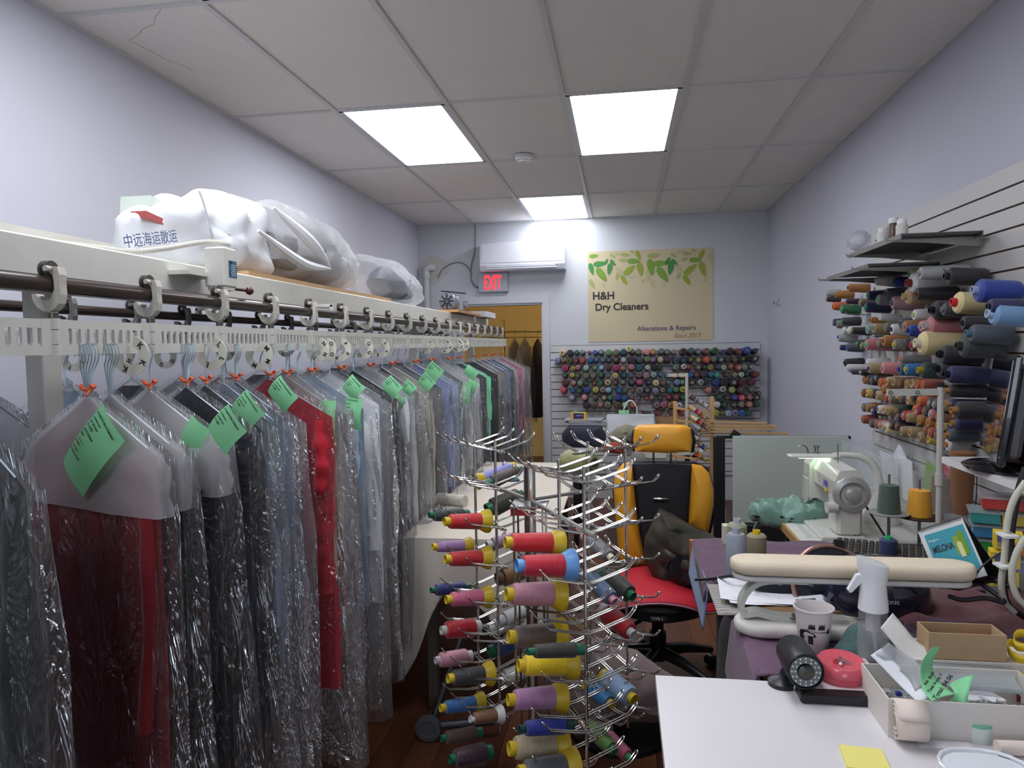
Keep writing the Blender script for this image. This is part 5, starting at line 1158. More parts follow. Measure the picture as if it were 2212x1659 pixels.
obj('mount', B().cyl(tuple(b_+ax*.03),(b_.x-.02,b_.y-.02,TZ+.02),.014).lathe([(0,0),(.032,0),(.032,.01),(.012,.022),(0,.022)],20,Matrix.Translation((b_.x-.03,b_.y-.03,TZ))), CAMB, t)
q = at(1738,1490,Z=TZ)
t = tag(obj('tape_roll', B().lathe([(.010,0),(.016,0),(.016,.05),(.010,.05)],24,basis((q.x-.025,q.y,TZ+.0162),(0,1,0),(0,0,1)) ,cap=False), plain((224,220,208),.6)), 'cream roll of elastic lying under the black security camera', 'roll')
# black tray
ta = at(1800,1520,Z=TZ); 
t = thing('black_tray', 'flat black plastic tray with paper under the red pin dish', 'tray', (ta.x+.03, ta.y+.09, TZ))
obj('tray', B().box((0,0,.012),(.20,.20,.024),bev=.004), mat('tray_black', (30,28,30), .35), t, smooth=False)
obj('paper_sheet', B().box((.01,.01,.0255),(.17,.17,.001)), mat('paper_pinkish', (222,206,210), .8), t, smooth=False)
pc = at(1816,1440,Z=TZ+.05)
t = thing('pin_dish', 'round red magnetic pin dish with dressmaking pins', 'pin dish', (pc.x, pc.y, TZ+.026), rot=(.10,-.0,0))
RED = mat('pin_red', (208,86,100), .22, coat=.4)
r_ = 51*(pc.y/FPX)
obj('dish', B().lathe([(0,.0),(r_*.86,0),(r_*.94,.006),(r_,.022),(r_*.97,.034),(r_*.86,.042),(r_*.6,.038),(0,.034)],44), RED, t)
b = B()
for i in range(16): a = rnd.uniform(0,PI); c_ = Vector((rnd.uniform(-.01,.012), rnd.uniform(-.008,.01), .040)); d_ = Vector((math.cos(a), math.sin(a), .05))*.014; b.cyl(tuple(c_-d_), tuple(c_+d_), .0005, n=5)
obj('pins', b, STEEL, t)
b = B()
for i in range(4): b.sphere((-.018+.004*i, .004*(i%3)-.006, .041), .0026, 8)
obj('pin_heads', b, [plain((200,40,30),.3)], t)
obj('pearl_pin', B().sphere((-.006,-.016,.041),.0042,10), plain((236,230,226),.15), t)
# front white box
def openbox(name, lab, cat, x0,x1,y0,y1,z0,z1,m, wall=.003, inner=None):
    t = thing(name, lab, cat, ((x0+x1)/2,(y0+y1)/2,z0)); w_, d_, h_ = x1-x0, y1-y0, z1-z0
    b = B().box((0,0,wall/2),(w_,d_,wall)).box((0,-d_/2+wall/2,h_/2+wall/2),(w_,wall,h_-wall)).box((0,d_/2-wall/2,h_/2+wall/2),(w_,wall,h_-wall)).box((-w_/2+wall/2,0,h_/2+wall/2),(wall,d_-2*wall-.0004,h_-wall-.0004)).box((w_/2-wall/2,0,h_/2+wall/2),(wall,d_-2*wall-.0004,h_-wall-.0004))
    obj('box_body', b, m, t, smooth=False); return t
BOXW = mat('card_white', (214,208,200), .6, var=.03, vscale=6)
bx0 = at(1918,1593,Z=TZ); zt2 = zat(1510, bx0.x, bx0.y)
bl_ = at(1858,1432,Z=zt2)
t = openbox('parts_box', 'open white cardboard box of pins and receipts at lower right', 'box', bx0.x, bx0.x+.32, bx0.y, bl_.y, TZ, zt2, BOXW)
X0, Y0_, Y1_ = bx0.x, bx0.y, bl_.y
tt = thing('pin_organizer', 'small clear plastic organizer of pins inside the open white box', 'organizer', (X0+.065,(Y0_+Y1_)/2,TZ+.005))
obj('case', B().box((0,0,.012),(.11,Y1_-Y0_-.02,.022)), mat('clear_case', (190,200,204), .1, alpha=.35, coat=.4), tt, smooth=False)
b = B()
for i in range(60): c_ = Vector((rnd.uniform(-.045,.045), rnd.uniform(-.05,.05), .024)); a = rnd.uniform(0,PI); d_ = Vector((math.cos(a),math.sin(a),0))*.008; b.cyl(tuple(c_-d_),tuple(c_+d_),.0006,n=4)
obj('pins', b, STEEL, tt)
obj('blue_clips', B().box((-.03,-.04,.026),(.014,.008,.006)).box((.0,.045,.026),(.01,.01,.008)).box((.035,-.04,.026),(.014,.008,.006)), plain((40,50,140),.4), tt, smooth=False)
obj('label_card', B().box((.012,-.035,.0255),(.035,.03,.001)), mat('paper'), tt, smooth=False)
tt = thing('safety_pins', 'pile of loose silver safety pins in the open white box', 'pins', (X0+.23,Y0_+.05,TZ+.03))
b = B()
for i in range(70): c_ = Vector((rnd.uniform(-.05,.05), rnd.uniform(-.03,.03), rnd.uniform(0,.022))); a = rnd.uniform(0,PI); d_ = Vector((math.cos(a),math.sin(a),rnd.uniform(-.3,.3)))*.015; b.tube([c_-d_, c_+d_, c_+d_+Vector((.002,.003,.002)), c_-d_+Vector((.004,.003,.001))],.0006,4)
o = obj('pins', b, STEEL, tt); tt['kind'] = 'stuff'
t2 = thing('card_stack', 'stack of small white cards in the open white box', 'cards', (X0+.215,Y0_+.10,TZ+.004))
for i in range(6): obj('card', B().box((.003*i-.01,.001*i,.004+.007*i),(.075,.05,.004),Matrix.Rotation(.06*i,3,'Z')), mat('paper'), t2, smooth=False)
tl = thing('clear_lid', 'clear plastic lid leaning across the back of white box', 'lid', (X0+.22,Y1_-.015,TZ+.065), rot=(.25,.0,-.1))
obj('lid', B().box((0,0,.0),(.17,.075,.004)).box((0,-.036,.004),(.17,.003,.012)), mat('clear_case'), tl, smooth=False)
# receipts in the box: curled green, white packet
def curl(name, lab, pts, w_, m, cat='receipt', wd=Vector((0,1,0)), txt=None):
    c = bez(pts, 24); b = B(); n_ = len(c)
    wd = Vector(wd).normalized()
    o = obj(name, b.grid(n_, 5, lambda u, v: tuple(c[min(n_-1,int(round(u*(n_-1))))]+wd*((v-.5)*w_))), m, solid=.0005)
    tag(o, lab, cat); return o
def P3(x, y, Y): return at(x, y, Y=Y)
def loft(name, lab, Lp, Rp, m, cat):
    l, r_ = bez(Lp, 24), bez(Rp, 24); n_ = min(len(l), len(r_))
    return tag(obj(name, B().grid(6, n_, lambda u, v: tuple(l[int(round(v*(n_-1)))].lerp(r_[int(round(v*(n_-1)))], u)+Vector((0,.006*math.sin(u*PI),0)))), m, solid=.0005), lab, cat)
ttx = loft('receipt', 'long green receipt curling up out of the open white box', [P3(2012,1400,1.56),P3(1990,1432,1.54),P3(1988,1470,1.51),P3(1998,1497,1.49),P3(2014,1516,1.475)], [P3(2032,1399,1.60),P3(2014,1432,1.58),P3(2022,1462,1.55),P3(2046,1486,1.52),P3(2066,1500,1.50)], GREEN, 'receipt')
def slot(s_, x, y, sz, Y): text(s_, sz, INK, ttx, basis(P3(x, y, Y), (.52,.0,.85), (-.85,0,.52)), name='printed_line', bold=.0003)
slot('Total: 84.06', 2022, 1512, .012, 1.466); slot('Total Items: 7', 2008, 1497, .008, 1.474); slot('Sub  58.00', 2000, 1480, .007, 1.48)
loft('receipt', 'green receipt lying folded behind the curled one in white box', [P3(2048,1518,1.49),P3(2062,1500,1.51),P3(2050,1478,1.54)], [P3(2090,1520,1.50),P3(2094,1490,1.52),P3(2106,1458,1.57)], GREEN, 'receipt')
curl('paper_packet', 'white paper packet with clear plastic slanting out of the box', [P3(1892,1408,1.60),P3(1920,1436,1.58),P3(1955,1472,1.55),P3(1998,1512,1.50)], .03, mat('paper'), cat='packet', wd=(.75,.35,.35))
curl('plastic_sleeve', 'crinkled clear plastic sleeve beside the white paper packet', [P3(1905,1400,1.60),P3(1945,1428,1.585),P3(1975,1450,1.56),P3(1992,1480,1.53)], .04, film('sleeve_film', haze=.35, scale=40), cat='plastic sleeve', wd=(.75,.3,.5))
# back white box with cardboard tray on it
wz = zat(1418, .66, 1.70)
t = thing('white_carton', 'closed white carton carrying the brown cardboard tray', 'box', (.775,1.735,TZ))
obj('carton', B().box((0,0,(wz-TZ)/2),(.25,.12,wz-TZ)), BOXW, t, smooth=False)
obj('lid_flap', B().box((0,0,wz-TZ+.002),(.254,.124,.004)), BOXW, t, smooth=False)
cz0 = wz+.006; cz1 = zat(1366,.67,1.68)
f0 = at(2012,1367,Z=cz1); f1 = at(2172,1371,Z=cz1); g0 = at(1968,1335,Z=cz1)
t = openbox('cardboard_tray', 'open brown cardboard tray standing on the white carton', 'box', f0.x-.005, f1.x, f0.y, g0.y-.02, cz0, cz1, mat('kraft', (176,148,114), .8, var=.05, vscale=20))
curl('wax_paper', 'crumpled white waxed paper between spray bottle and cardboard tray', [P3(1915,1340,1.74),P3(1940,1370,1.72),P3(1965,1400,1.70),P3(2000,1425,1.68)], .05, mat('waxpaper', (222,220,216), .4, alpha=.9), cat='paper', wd=(.6,.4,.5))
# elastic roll, sticky notes, tape, rolls, dish
q = at(1962,1612,Z=TZ)
b = B(); sp_ = []
for i in range(90):
    a = 2*PI*i/26; r_ = .012+.0085*i/26; sp_.append((r_*math.cos(a)*1.05, r_*math.sin(a)))
vs = []; fs = []
for i, (x, y) in enumerate(sp_):
    for yy in (0,.055): vs.append((yy, x, y))
for i in range(len(sp_)-1): fs.append((i*2,i*2+1,i*2+3,i*2+2))
b.add(vs, fs)
o = tag(obj('elastic_roll', b, mat('cream_web', (222,208,198), .85, bump=.3, bscale=200), solid=.0022), 'wide cream elastic band rolled up in front of white box', 'roll'); o.location = (q.x-.02, q.y+.02, TZ+.042); o.rotation_euler = (0,0,-.08)
q = at(1866,1640,Z=TZ)
t = thing('sticky_notes', 'yellow sticky note pad on the white table', 'sticky notes', (q.x+.0, q.y-.005, TZ), -.10)
obj('pad', B().box((0,0,.003),(.076,.076,.006)), mat('sticky', (232,222,124), .7), t, smooth=False)
q = at(2116,1600,Z=TZ)
t = thing('tape_tube', 'upright roll with pale mint tape and green rim', 'tape', (q.x, q.y+.01, TZ))
hh = zat(1556,q.x,q.y+.01)-TZ; rr_ = 27*q.y/FPX
obj('roll', B().lathe([(0,0),(rr_,0),(rr_,hh*.9),(rr_*.7,hh*.9)],32), plain((214,226,220),.4), t)
obj('rim', B().lathe([(rr_*1.01,hh*.86),(rr_*1.01,hh),(rr_*.62,hh),(rr_*.6,hh*.9)],32,cap=False), plain((120,196,160),.4), t)
q = at(2185,1605,Z=TZ)
t = tag(obj('paper_roll', B().lathe([(.006,0),(.014,0),(.014,.07),(.006,.07)],20,basis((q.x-.01,q.y+.03,TZ+.0145),(0,0,1),(.85,.5,0)).copy() @ Matrix.Identity(4),cap=False), mat('cream_web')), 'small cream roll behind the lying one at right frame edge', 'roll')
q = at(2190,1632,Z=TZ)
tag(obj('paper_roll', B().cyl((q.x-.03,q.y,TZ+.014),(q.x+.09,q.y+.005,TZ+.014),.0135,n=20), mat('cream_web')), 'cream roll lying sideways at the lower right frame edge', 'roll')
q = at(2085,1655,Z=TZ)
t = thing('plastic_dish', 'shallow white plastic dish cut by the bottom frame edge', 'dish', (q.x+.02, q.y-.035, TZ))
pl = oblong(-.075,.075,.115,8)
obj('dish', slab(pl, 0, .018, .008), mat('dish_white', (226,230,236), .12, coat=.5), t)
obj('rim', B().tube([(x*1.02,y*1.02,.020) for x,y in pl], .0035, 8, closed=True), mat('dish_white'), t)
tag(obj('paper_scrap', B().box((at(2040,1610,Z=TZ).x,at(2040,1610,Z=TZ).y,TZ+.0008),(.10,.03,.001)), mat('paper'), smooth=False), 'thin paper strip lying along the front of white box', 'paper')
# measuring tape coils at right
MT = mat('tape_yellow', (212,184,44), .5)
t = thing('measuring_tape', 'yellow measuring tape with black numbers heaped at right edge', 'measuring tape', (.885,1.70,TZ))
b = B()
for k in range(5):
    c_ = Vector((rnd.uniform(-.008,.012), 0, .035+.022*k)); r_ = .035+.006*(k%2)
    path_ = [(c_.x+r_*math.cos(a), r_*.7*math.sin(a), c_.z+.01*math.sin(a*2+k)) for a in [2*PI*i/20 for i in range(21)]]
    b.grid(21, 2, lambda u, v: (path_[int(round(u*20))][0], path_[int(round(u*20))][1], path_[int(round(u*20))][2]+(v-.5)*.018))
obj('tape', b, MT, t, solid=.001)
for k in range(7):
    a = -PI/2-.9+.3*k; r_ = .0435; z_ = .035+.022*(k%5)
    text(str(40+k), .011, INK, t, basis((r_*math.cos(a), r_*.72*math.sin(a)-.003, z_-.004), (-math.sin(a),math.cos(a),0), (0,0,1)), name='number', bold=.0003)
tag(obj('maroon_box', B().box((.91,1.70,TZ+.015),(.14,.14,.03)), plain((116,28,52),.4), smooth=False), 'flat crimson box under the yellow measuring tape', 'box')
# ================================================================ MID RIGHT: cooker, fan, calendar, organisers
q = at(1915,1385,Z=TZ)
t = thing('steam_appliance', 'dark navy glossy domed appliance behind the spray bottle', 'appliance', (.738, 2.19, TZ+.006))
NV = mat('gloss_navy', (30,32,52), .12, coat=.8)
b = B(); n = 36; prof = [(.148,0),(.150,.02),(.142,.08),(.124,.125),(.098,.148),(.0,.158)]
b.lathe(prof, n, Matrix.Diagonal((1.0,.62,1,1)))
obj('housing', b, NV, t)
text('Panasonic', .020, plain((190,190,196),.4), t, basis((-.05,-.0945,.05),(1,0,0),(0,.12,.99)), name='maker_text')
t = thing('round_fan', 'tilted rose gold ringed round fan behind sleeve board', 'fan', tuple(at(1795,1262,Y=2.25)), rot=(-.35,.30,0))
ROSE = mat('rose_gold', (176,134,124), .25, .6)
RR = 78*2.25/FPX
ring = [(RR*math.cos(a), 0, RR*math.sin(a)) for a in [2*PI*i/48 for i in range(48)]]
obj('rim', B().tube(ring, .0075, 10, closed=True), ROSE, t)
obj('inner_rim', B().tube([(x*.8,.012,z*.8) for x,y,z in ring], .006, 8, closed=True), plain((120,88,84),.3,metal=.5), t)
obj('back_shell', B().lathe([(RR*.98,0),(RR*.96,.03),(RR*.6,.06),(0,.065)],40,basis((0,.0,0),(1,0,0),(0,0,-1))), mat('fan_navy', (28,30,44), .2, coat=.5), t)
b = B()
for i in range(18): a = 2*PI*i/18; b.cyl((0,.012,0),(RR*.9*math.cos(a),.008,RR*.9*math.sin(a)),.0012,n=5)
obj('grille', b, BLACK, t)
obj('knob', B().box((0,.0,RR+.012),(.03,.02,.02)), BLACK, t, smooth=False)
obj('foot', B().cyl((0,.03,-RR*.9),(0,.05,-RR-.04),.02), BLACK, t)
tag(obj('dark_garment', blob(B(), [(-.16,-.05),(.1,-.07),(.16,0),(.10,.07),(-.08,.08),(-.17,.03)], Matrix.Translation((.56,2.30,TZ+.05)), .05, 8, .02, 10, 16), fabric((26,28,42))), 'black bunched garment behind the handwritten papers', 'garment')
# thread cones on the table
def tcone(x, y, ztp, c, core, r, name, lab, Z=TZ+.012, flip=False, kind='cyl', Y=None):
    q = at(x, y, Z=Z); h_ = zat(ztp, q.x, q.y)-Z
    o = put_cone(kind, c, core, r, h_, (q.x, q.y, Z), (0,0,1), lab, 'thread cones standing on the pressing table'); return o
tcone(1590,1243,1140,(146,152,164),(170,174,184),.033,'','grey blue thread cone standing at left end of sleeve board')
tcone(1592,1205,1120,(150,156,124),(180,180,190),.035,'','pale green thread cone behind the grey blue one')
tcone(1634,1215,1145,(150,142,112),(220,190,40),.034,'','khaki thread cone with yellow core on purple cloth')
tcone(1919,1208,1158,(40,52,92),(50,190,120),.030,'','navy thread cone with bright green core by the keyboard')
q = at(1578,1135,Z=.85)
tag(obj('small_box', B().box((.42,2.86,TZ+.04),(.06,.05,.08)), plain((206,204,190),.6), smooth=False), 'small cream box behind the pale green thread cone', 'box')
# keyboard
q = at(1872,1180,Z=TZ+.02)
t = thing('keyboard', 'old cream keyboard with dark keys beside the sewing machine', 'keyboard', (q.x+.03, 2.72, TZ+.014), -.18, rot=(.12,0,-.35))
obj('case', B().box((0,0,.01),(.34,.15,.02),bev=.004), plain((190,184,160),.5), t, smooth=False)
b = B()
for i in range(15):
    for j in range(5): b.box((-.152+.0218*i,-.056+.026*j,.025),(.018,.021,.010),bev=.002)
obj('keys', b, plain((50,46,44),.5), t, smooth=False); 
tag(obj('tape_scrap', B().box((.64,2.62,TZ+.012),(.10,.04,.003),Matrix.Rotation(.4,3,'Z')), plain((186,196,170),.6), smooth=False), 'piece of pale measuring tape lying behind the sleeve board', 'measuring tape')
# desk calendar
cA, cB, cC, cD = P3(1988,1150,2.12), P3(2084,1120,2.05), P3(2124,1236,1.98), P3(2030,1272,2.05)
o_ = (cA+cB+cC+cD)/4; u = (cB-cA).normalized(); v = (cA-cD); v = (v-u*v.dot(u)).normalized()
w_, h_ = (cB-cA).length, (cA-cD).length
t = thing('desk_calendar', 'spiral desk calendar showing a turquoise melon ice bar picture', 'calendar', o_)
M = basis((0,0,0), u, v)
nrm = Vector(M.col[2][:3]); nrm = nrm if nrm.y < 0 else -nrm; M = basis((0,0,0), u, v) 
def on(x, y, d=.001): return Vector((u*(x*w_)+v*(y*h_)))+nrm*d
def quad(x0_,y0_,x1_,y1_,d): 
    b = B(); b.add([tuple(on(*p,d)) for p in ((x0_,y0_),(x1_,y0_),(x1_,y1_),(x0_,y1_))], [(0,1,2,3)]); return b
b = B(); b.box((0,0,0),(w_,h_,.003),Matrix((u,v,u.cross(v))).transposed())
obj('page', b, plain((206,208,210),.6), t, smooth=False)
obj('picture', quad(-.40,-.36,.46,.40,.0022), plain((64,150,166),.5), t, smooth=False)
bk_ = B(); back = -nrm
bk_.add([tuple(on(-.5,.5,0)),tuple(on(.5,.5,0)),tuple(on(.5,-.55,0)+back*.10),tuple(on(-.5,-.55,0)+back*.10)],[(0,1,2,3)])
bk_.add([tuple(on(-.5,-.5,0)),tuple(on(.5,-.5,0)),tuple(on(.5,-.55,0)+back*.10),tuple(on(-.5,-.55,0)+back*.10)],[(0,1,2,3)])
obj('stand', bk_, plain((26,26,28),.5), t, smooth=False, solid=.003)
b = B()
for i in range(26):
    c_ = on(-.46+.92*i/25,.5,.0); b.tube([c_+v*(.005*math.cos(a))+nrm*(.005*math.sin(a)) for a in [2*PI*k/8 for k in range(8)]], .0009, 4, closed=True)
obj('spiral', b, STEEL, t)
text('MELONA', h_*.16, INK, t, basis(on(-.34,.06,.0032), u, v) if u.cross(v).dot(nrm) > 0 else basis(on(-.34,.06,.0032), u, v), name='printed_text', sx=.56, bold=.0004)
text('Binggrae', h_*.055, plain((220,228,228),.5), t, basis(on(-.36,.26,.0032), u, v), name='printed_text')
b = B(); 
for (xx,yy,ww,hh2,c_i) in ((.20,.08,.11,.30,0),(.32,.10,.12,.38,1),(.24,.0,.10,.24,2)):
    b.m = c_i; b.add([tuple(on(xx-ww/2+.03*0,yy-hh2/2,.003+.0004*c_i)),tuple(on(xx+ww/2,yy-hh2/2,.003+.0004*c_i)),tuple(on(xx+ww/2,yy+hh2/2,.003+.0004*c_i)),tuple(on(xx,yy+hh2/2+.03,.003+.0004*c_i)),tuple(on(xx-ww/2,yy+hh2/2,.003+.0004*c_i))],[(0,1,2,3,4)])
obj('ice_bar_print', b, [plain((140,160,50),.5), plain((110,150,40),.5), plain((206,206,150),.5)], t, smooth=False)
# stack of bead boxes
SC = [((1.30,2.33),(190,44,44),'red'),((1.22,2.36),(60,150,150),'teal'),((1.22,2.36),(60,130,180),'blue'),((1.22,2.36),(60,150,80),'green'),((1.22,2.36),(170,90,150),'pink')]
zz = [1.015, .965, .915, .868, .82]
extra = [None,(190,176,50),(150,50,90),(196,120,50),(150,140,190)]
for k, ((x, y), c_, nm) in enumerate(SC):
    q = at((2165,2140,2145,2140,2130)[k], (1082,1112,1142,1172,1208)[k], Y=2.36)
    t = thing('bead_box', f'clear plastic bead box with {nm} compartments in the right side stack', 'box', (q.x+.02, 2.36, q.z-.02), -.35, 'stack of clear bead boxes')
    cl = mat('clear_case')
    obj('tray', B().box((-.035,0,.015),(.075,.09,.03)), mat('tint_'+nm, c_, .25, alpha=.85), t, smooth=False)
    obj('compartment', B().box((.045,0,.015),(.075,.09,.03)), mat('tint2_'+nm, extra[k] or c_, .25, alpha=.85), t, smooth=False)
    obj('lid', B().box((.005,0,.034),(.17,.10,.006)), cl, t, smooth=False)
for k, (x, y) in enumerate(((2160,1165),(2152,1205),(2148,1245))):
    q = at(x, y, Y=2.2)
    t = thing('needle_box', ('yellow needle packet on top of the yellow stack','yellow needle carton with purple print, middle of stack','yellow needle carton, lowest of the yellow stack')[k], 'box', (q.x+.02, 2.2, q.z-.022), -.4+.1*k, 'yellow needle cartons')
    obj('carton', B().box((0,0,.022),(.07,.05,.044)), plain((222,196,50),.5), t, smooth=False)
    b = B().box((-.012,-.0255,.03),(.028,.001,.02))
    for i in range(4): b.box((.0,-.0255,.006+.004*i),(.05,.001,.0016))
    obj('print', b, plain((92,84,130),.5), t, smooth=False)
t = thing('storage_rack', 'low shelf unit holding bead boxes against the right wall', 'shelf unit', (1.25,2.45,TZ))
obj('shelf', B().box((0.02,.0,.008),(.3,.3,.016)), plain((120,116,112),.6), t, smooth=False)
# hoses
HC = mat('hose_cream', (190,188,172), .45); HB = mat('hose_black', (34,32,36), .4)
def hose(lab, pts, Y, r, m, cat='hose'):
    c = bez([at(x, y, Y=Y+dy) for x, y, dy in pts], 40)
    tag(obj('hose' if cat == 'hose' else 'cable', B().tube(c, r, 10), m), lab, cat)
hose('cream steam hose arching down the right frame edge', [(2216,1040,0),(2190,1080,0),(2176,1130,0),(2170,1200,0),(2163,1260,0),(2170,1300,.02),(2190,1322,.05)], 1.95, .008, HC)
hose('black hose strapped beside the cream steam hose', [(2216,1010,0),(2200,1060,0),(2187,1130,0),(2180,1200,0),(2168,1260,0),(2178,1305,.02),(2216,1335,.05)], 1.98, .0085, HB)
hose('second cream hose lower at the right frame edge', [(2216,1160,0),(2196,1195,0),(2186,1240,0),(2195,1285,0),(2216,1310,0)], 1.90, .008, HC)
hose('thin black cable dangling before the bead boxes', [(2110,1030,.3),(2108,1080,.2),(2095,1140,.1),(2100,1180,.1),(2130,1160,.1),(2140,1090,.1)], 2.35, .0022, HB, 'cable')
hose('thin black cord looping over the calendar corner', [(2105,1250,0),(2120,1225,0),(2160,1195,0),(2216,1172,0)], 1.98, .0024, HB, 'cable')
hose('heap of black power cable on the purple cloth', [(2050,1288,0),(2080,1296,0),(2130,1292,0),(2170,1300,0),(2120,1262,.05),(2105,1256,.08),(2150,1255,.05),(2200,1275,0)], 1.95, .006, HB, 'cable')
hose('black rod reaching from chair to the sleeve board', [(1502,1252,.25),(1540,1250,.2),(1580,1244,.1),(1615,1240,.1)], 2.2, .005, HB, 'cable')
tag(obj('plastic_ties', B().box(tuple(at(2177,1156,Y=1.93)),(.034,.03,.006)).box(tuple(at(2170,1218,Y=1.93)),(.034,.03,.006))[0:0] if False else B().box(tuple(at(2177,1156,Y=1.94)),(.036,.045,.006)), WHITEP, smooth=False), 'white cable tie round the upper hoses', 'cable tie')
tag(obj('plastic_ties', B().box(tuple(at(2170,1222,Y=1.94)),(.036,.045,.006)), WHITEP, smooth=False), 'white cable tie round the hoses, lower of two', 'cable tie')
# monitor on small shelf
t = thing('wall_shelf', 'white wall shelf carrying the black monitor at right edge', 'shelf', (0,0,0))
za = 1.17
obj('shelf_board', B().box((1.255,2.1,za-.012),(.31,1.10,.022)), WTAB, t, smooth=False)
for y in (1.75,2.5): obj('bracket', B().prism([(0,0),(-.25,0),(0,-.14)],.01,basis((XR-.013,y,za-.024),(1,0,0),(0,0,1))), WHITEP, t, smooth=False)
mt_, mb_ = at(2118,770,X=1.17), at(2180,975,X=1.17)
t = thing('monitor', 'black computer monitor seen from its edge on the white shelf', 'monitor', (1.20, 2.40, za))
MB = mat('monitor_black', (26,26,28), .15, coat=.6); MG = mat('monitor_grey', (84,84,88), .4)
zc = .195; hh = .42
Rm = Matrix.Rotation(math.radians(-109),3,'Z') @ Matrix.Rotation(-.12,3,'X')
c_ = Vector((-.03,.02,zc))
obj('bezel', B().box(tuple(c_),(.42,.022,hh*.78),Rm,bev=.006), MB, t, smooth=False)
obj('rear_shell', B().box(tuple(c_+Rm@Vector((0,.028,0))),(.38,.04,hh*.66),Rm,bev=.012), MG, t, smooth=False)
obj('screen', B().box(tuple(c_+Rm@Vector((0,-.0115,0))),(.41,.002,hh*.70),Rm), mat('screen_dark', (16,16,20), .08, coat=1), t, smooth=False)
obj('neck', B().box((.05,.03,.10),(.05,.10,.20),Matrix.Rotation(.15,3,'Y'),bev=.008), MB, t, smooth=False)
obj('stand_base', B().lathe([(0,0),(.12,0),(.125,.008),(.11,.016),(0,.02)],36,Matrix.Translation((-.02,.0,0)) @ Matrix.Diagonal((.9,1.15,1,1))), MB, t)
tag(obj('cable', B().tube(bez([(1.30,2.30,1.36),(1.36,2.22,1.36),(1.37,2.1,1.3),(1.07,1.98,1.25),(1.08,1.95,1.02)],30),.005,8), HB), 'black cable curving down behind the monitor', 'cable')
tag(obj('dark_case', B().box((1.31,2.12,za+.07),(.10,.12,.14),bev=.01), plain((26,28,40),.5), smooth=False), 'dark blue black box standing beside the monitor foot', 'box')
# acrylic holder with papers
AC = mat('acrylic', (214,220,222), .06, alpha=.16, coat=.3)
t = thing('acrylic_holder', 'clear acrylic pocket holder with papers on the right wall', 'holder', (0,0,0))
for y in (3.05,3.35,3.65,3.95): obj('divider', B().box((1.27,y,.93),(.22,.004,.24)), AC, t, smooth=False)
obj('front_panel', B().box((1.16,3.5,.93),(.004,.95,.24)), AC, t, smooth=False)
for k, (y, c_) in enumerate(((3.55,(206,208,214)),(3.42,(222,222,226)),(3.2,(120,150,90)),(3.15,(170,70,80)),(3.72,(200,206,214)))):
    tag(obj('leaflet', B().box((1.25+.02*k,y,.945),(.004,.16,.20),Matrix.Rotation(.12*k-.2,3,'Y') @ Matrix.Rotation(.1*k,3,'X')), plain(c_,.6), smooth=False), ('pale grey leaflet in the acrylic holder','white leaflet standing in the acrylic holder','green printed leaflet in the acrylic holder','narrow red leaflet in the acrylic holder','farthest bluish leaflet in the acrylic holder')[k], 'leaflet')
tag(obj('brown_cone', B().lathe([(.03,0),(.042,.16),(.045,.24),(.0,.25)],24,Matrix.Translation((1.30,2.95,.90))), plain((132,92,62),.8)), 'big brown paper cone under the white wall shelf', 'cone')
tag(obj('brown_cone', B().lathe([(.045,0),(.04,.14),(.0,.15)],24,Matrix.Translation((1.30,3.12,.87))), plain((112,84,66),.8)), 'dark brown paper cone behind the bigger one', 'cone')
# thread stand pole with arm
def stand(name, lab, x, y, zb0, zt0, arm, col=(190,186,178), r=.011):
    t = thing(name, lab, 'thread stand', (x,y,zb0)); m = plain(col,.45)
    obj('pole', B().cyl((0,0,0),(0,0,zt0-zb0),r,n=18), m, t)
    obj('collar', B().cyl((0,0,(zt0-zb0)*.43),(0,0,(zt0-zb0)*.5),r*1.35,n=18), m, t)
    obj('arm', B().box((arm/2,0,zt0-zb0-.018),(abs(arm),.012,.024)), m, t, smooth=False)
    obj('cap', B().cyl((0,0,zt0-zb0),(0,0,zt0-zb0+.014),r*1.1), BLACK, t)
    for f_ in (.95,.45): obj('thread_guide', B().tube([(arm*f_+.006*math.cos(a),-.01,zt0-zb0-.018+.006*math.sin(a)) for a in [2*PI*i/10 for i in range(10)]], .0012, 5, closed=True), BLACK, t)
q = at(2030,1000,Y=2.75)
stand('thread_stand', 'cream thread stand pole with side arm by the right wall', q.x, 2.75, TZ, zat(836,q.x,2.75), at(1916,838,Y=2.75).x-q.x)
# ================================================================ SEWING TABLE AND MACHINE
t = thing('sewing_table', 'industrial sewing table with pale top and tan wooden edge', 'sewing table', (0,0,0))
A_, B_, C_, D_ = (.70,2.93),(1.38,2.93),(1.38,3.66),(.715,3.66)
obj('table_top', B().prism([A_,B_,C_,D_], .03, Matrix.Translation((0,0,TZ-.015))), mat('sew_top', (206,206,200), .35, var=.02), t, smooth=False)
obj('wood_edge', B().box((.698,3.295,TZ-.016),(.012,.73,.034)).box((1.04,2.926,TZ-.016),(.68,.010,.034)), plain((170,134,86),.6), t, smooth=False)
b = B()
for x, y in ((.80,3.05),(1.3,3.05),(.8,3.55),(1.3,3.55)): obj('leg', B().box((x,y,(TZ-.03)/2),(.04,.04,TZ-.03)), plain((60,60,62),.5), t, smooth=False)
b = B()
for i in range(22): b.box((.76,3.0+.022*i,TZ+.0008),(.03 if i%5 else .045,.0016,.0006))
obj('ruler_marks', b, plain((150,150,150),.6), t, smooth=False)
SM = mat('machine_white', (206,204,196), .3, coat=.3)
t = thing('sewing_machine', 'white industrial sewing machine with large hand wheel', 'sewing machine', (.87,2.98,TZ))
obj('bed', B().box((.0,.22,.008),(.17,.50,.016),bev=.003), plain((196,196,190),.35), t, smooth=False)
obj('pillar', B().box((.03,.06,.12),(.10,.13,.22),bev=.014), SM, t, smooth=False)
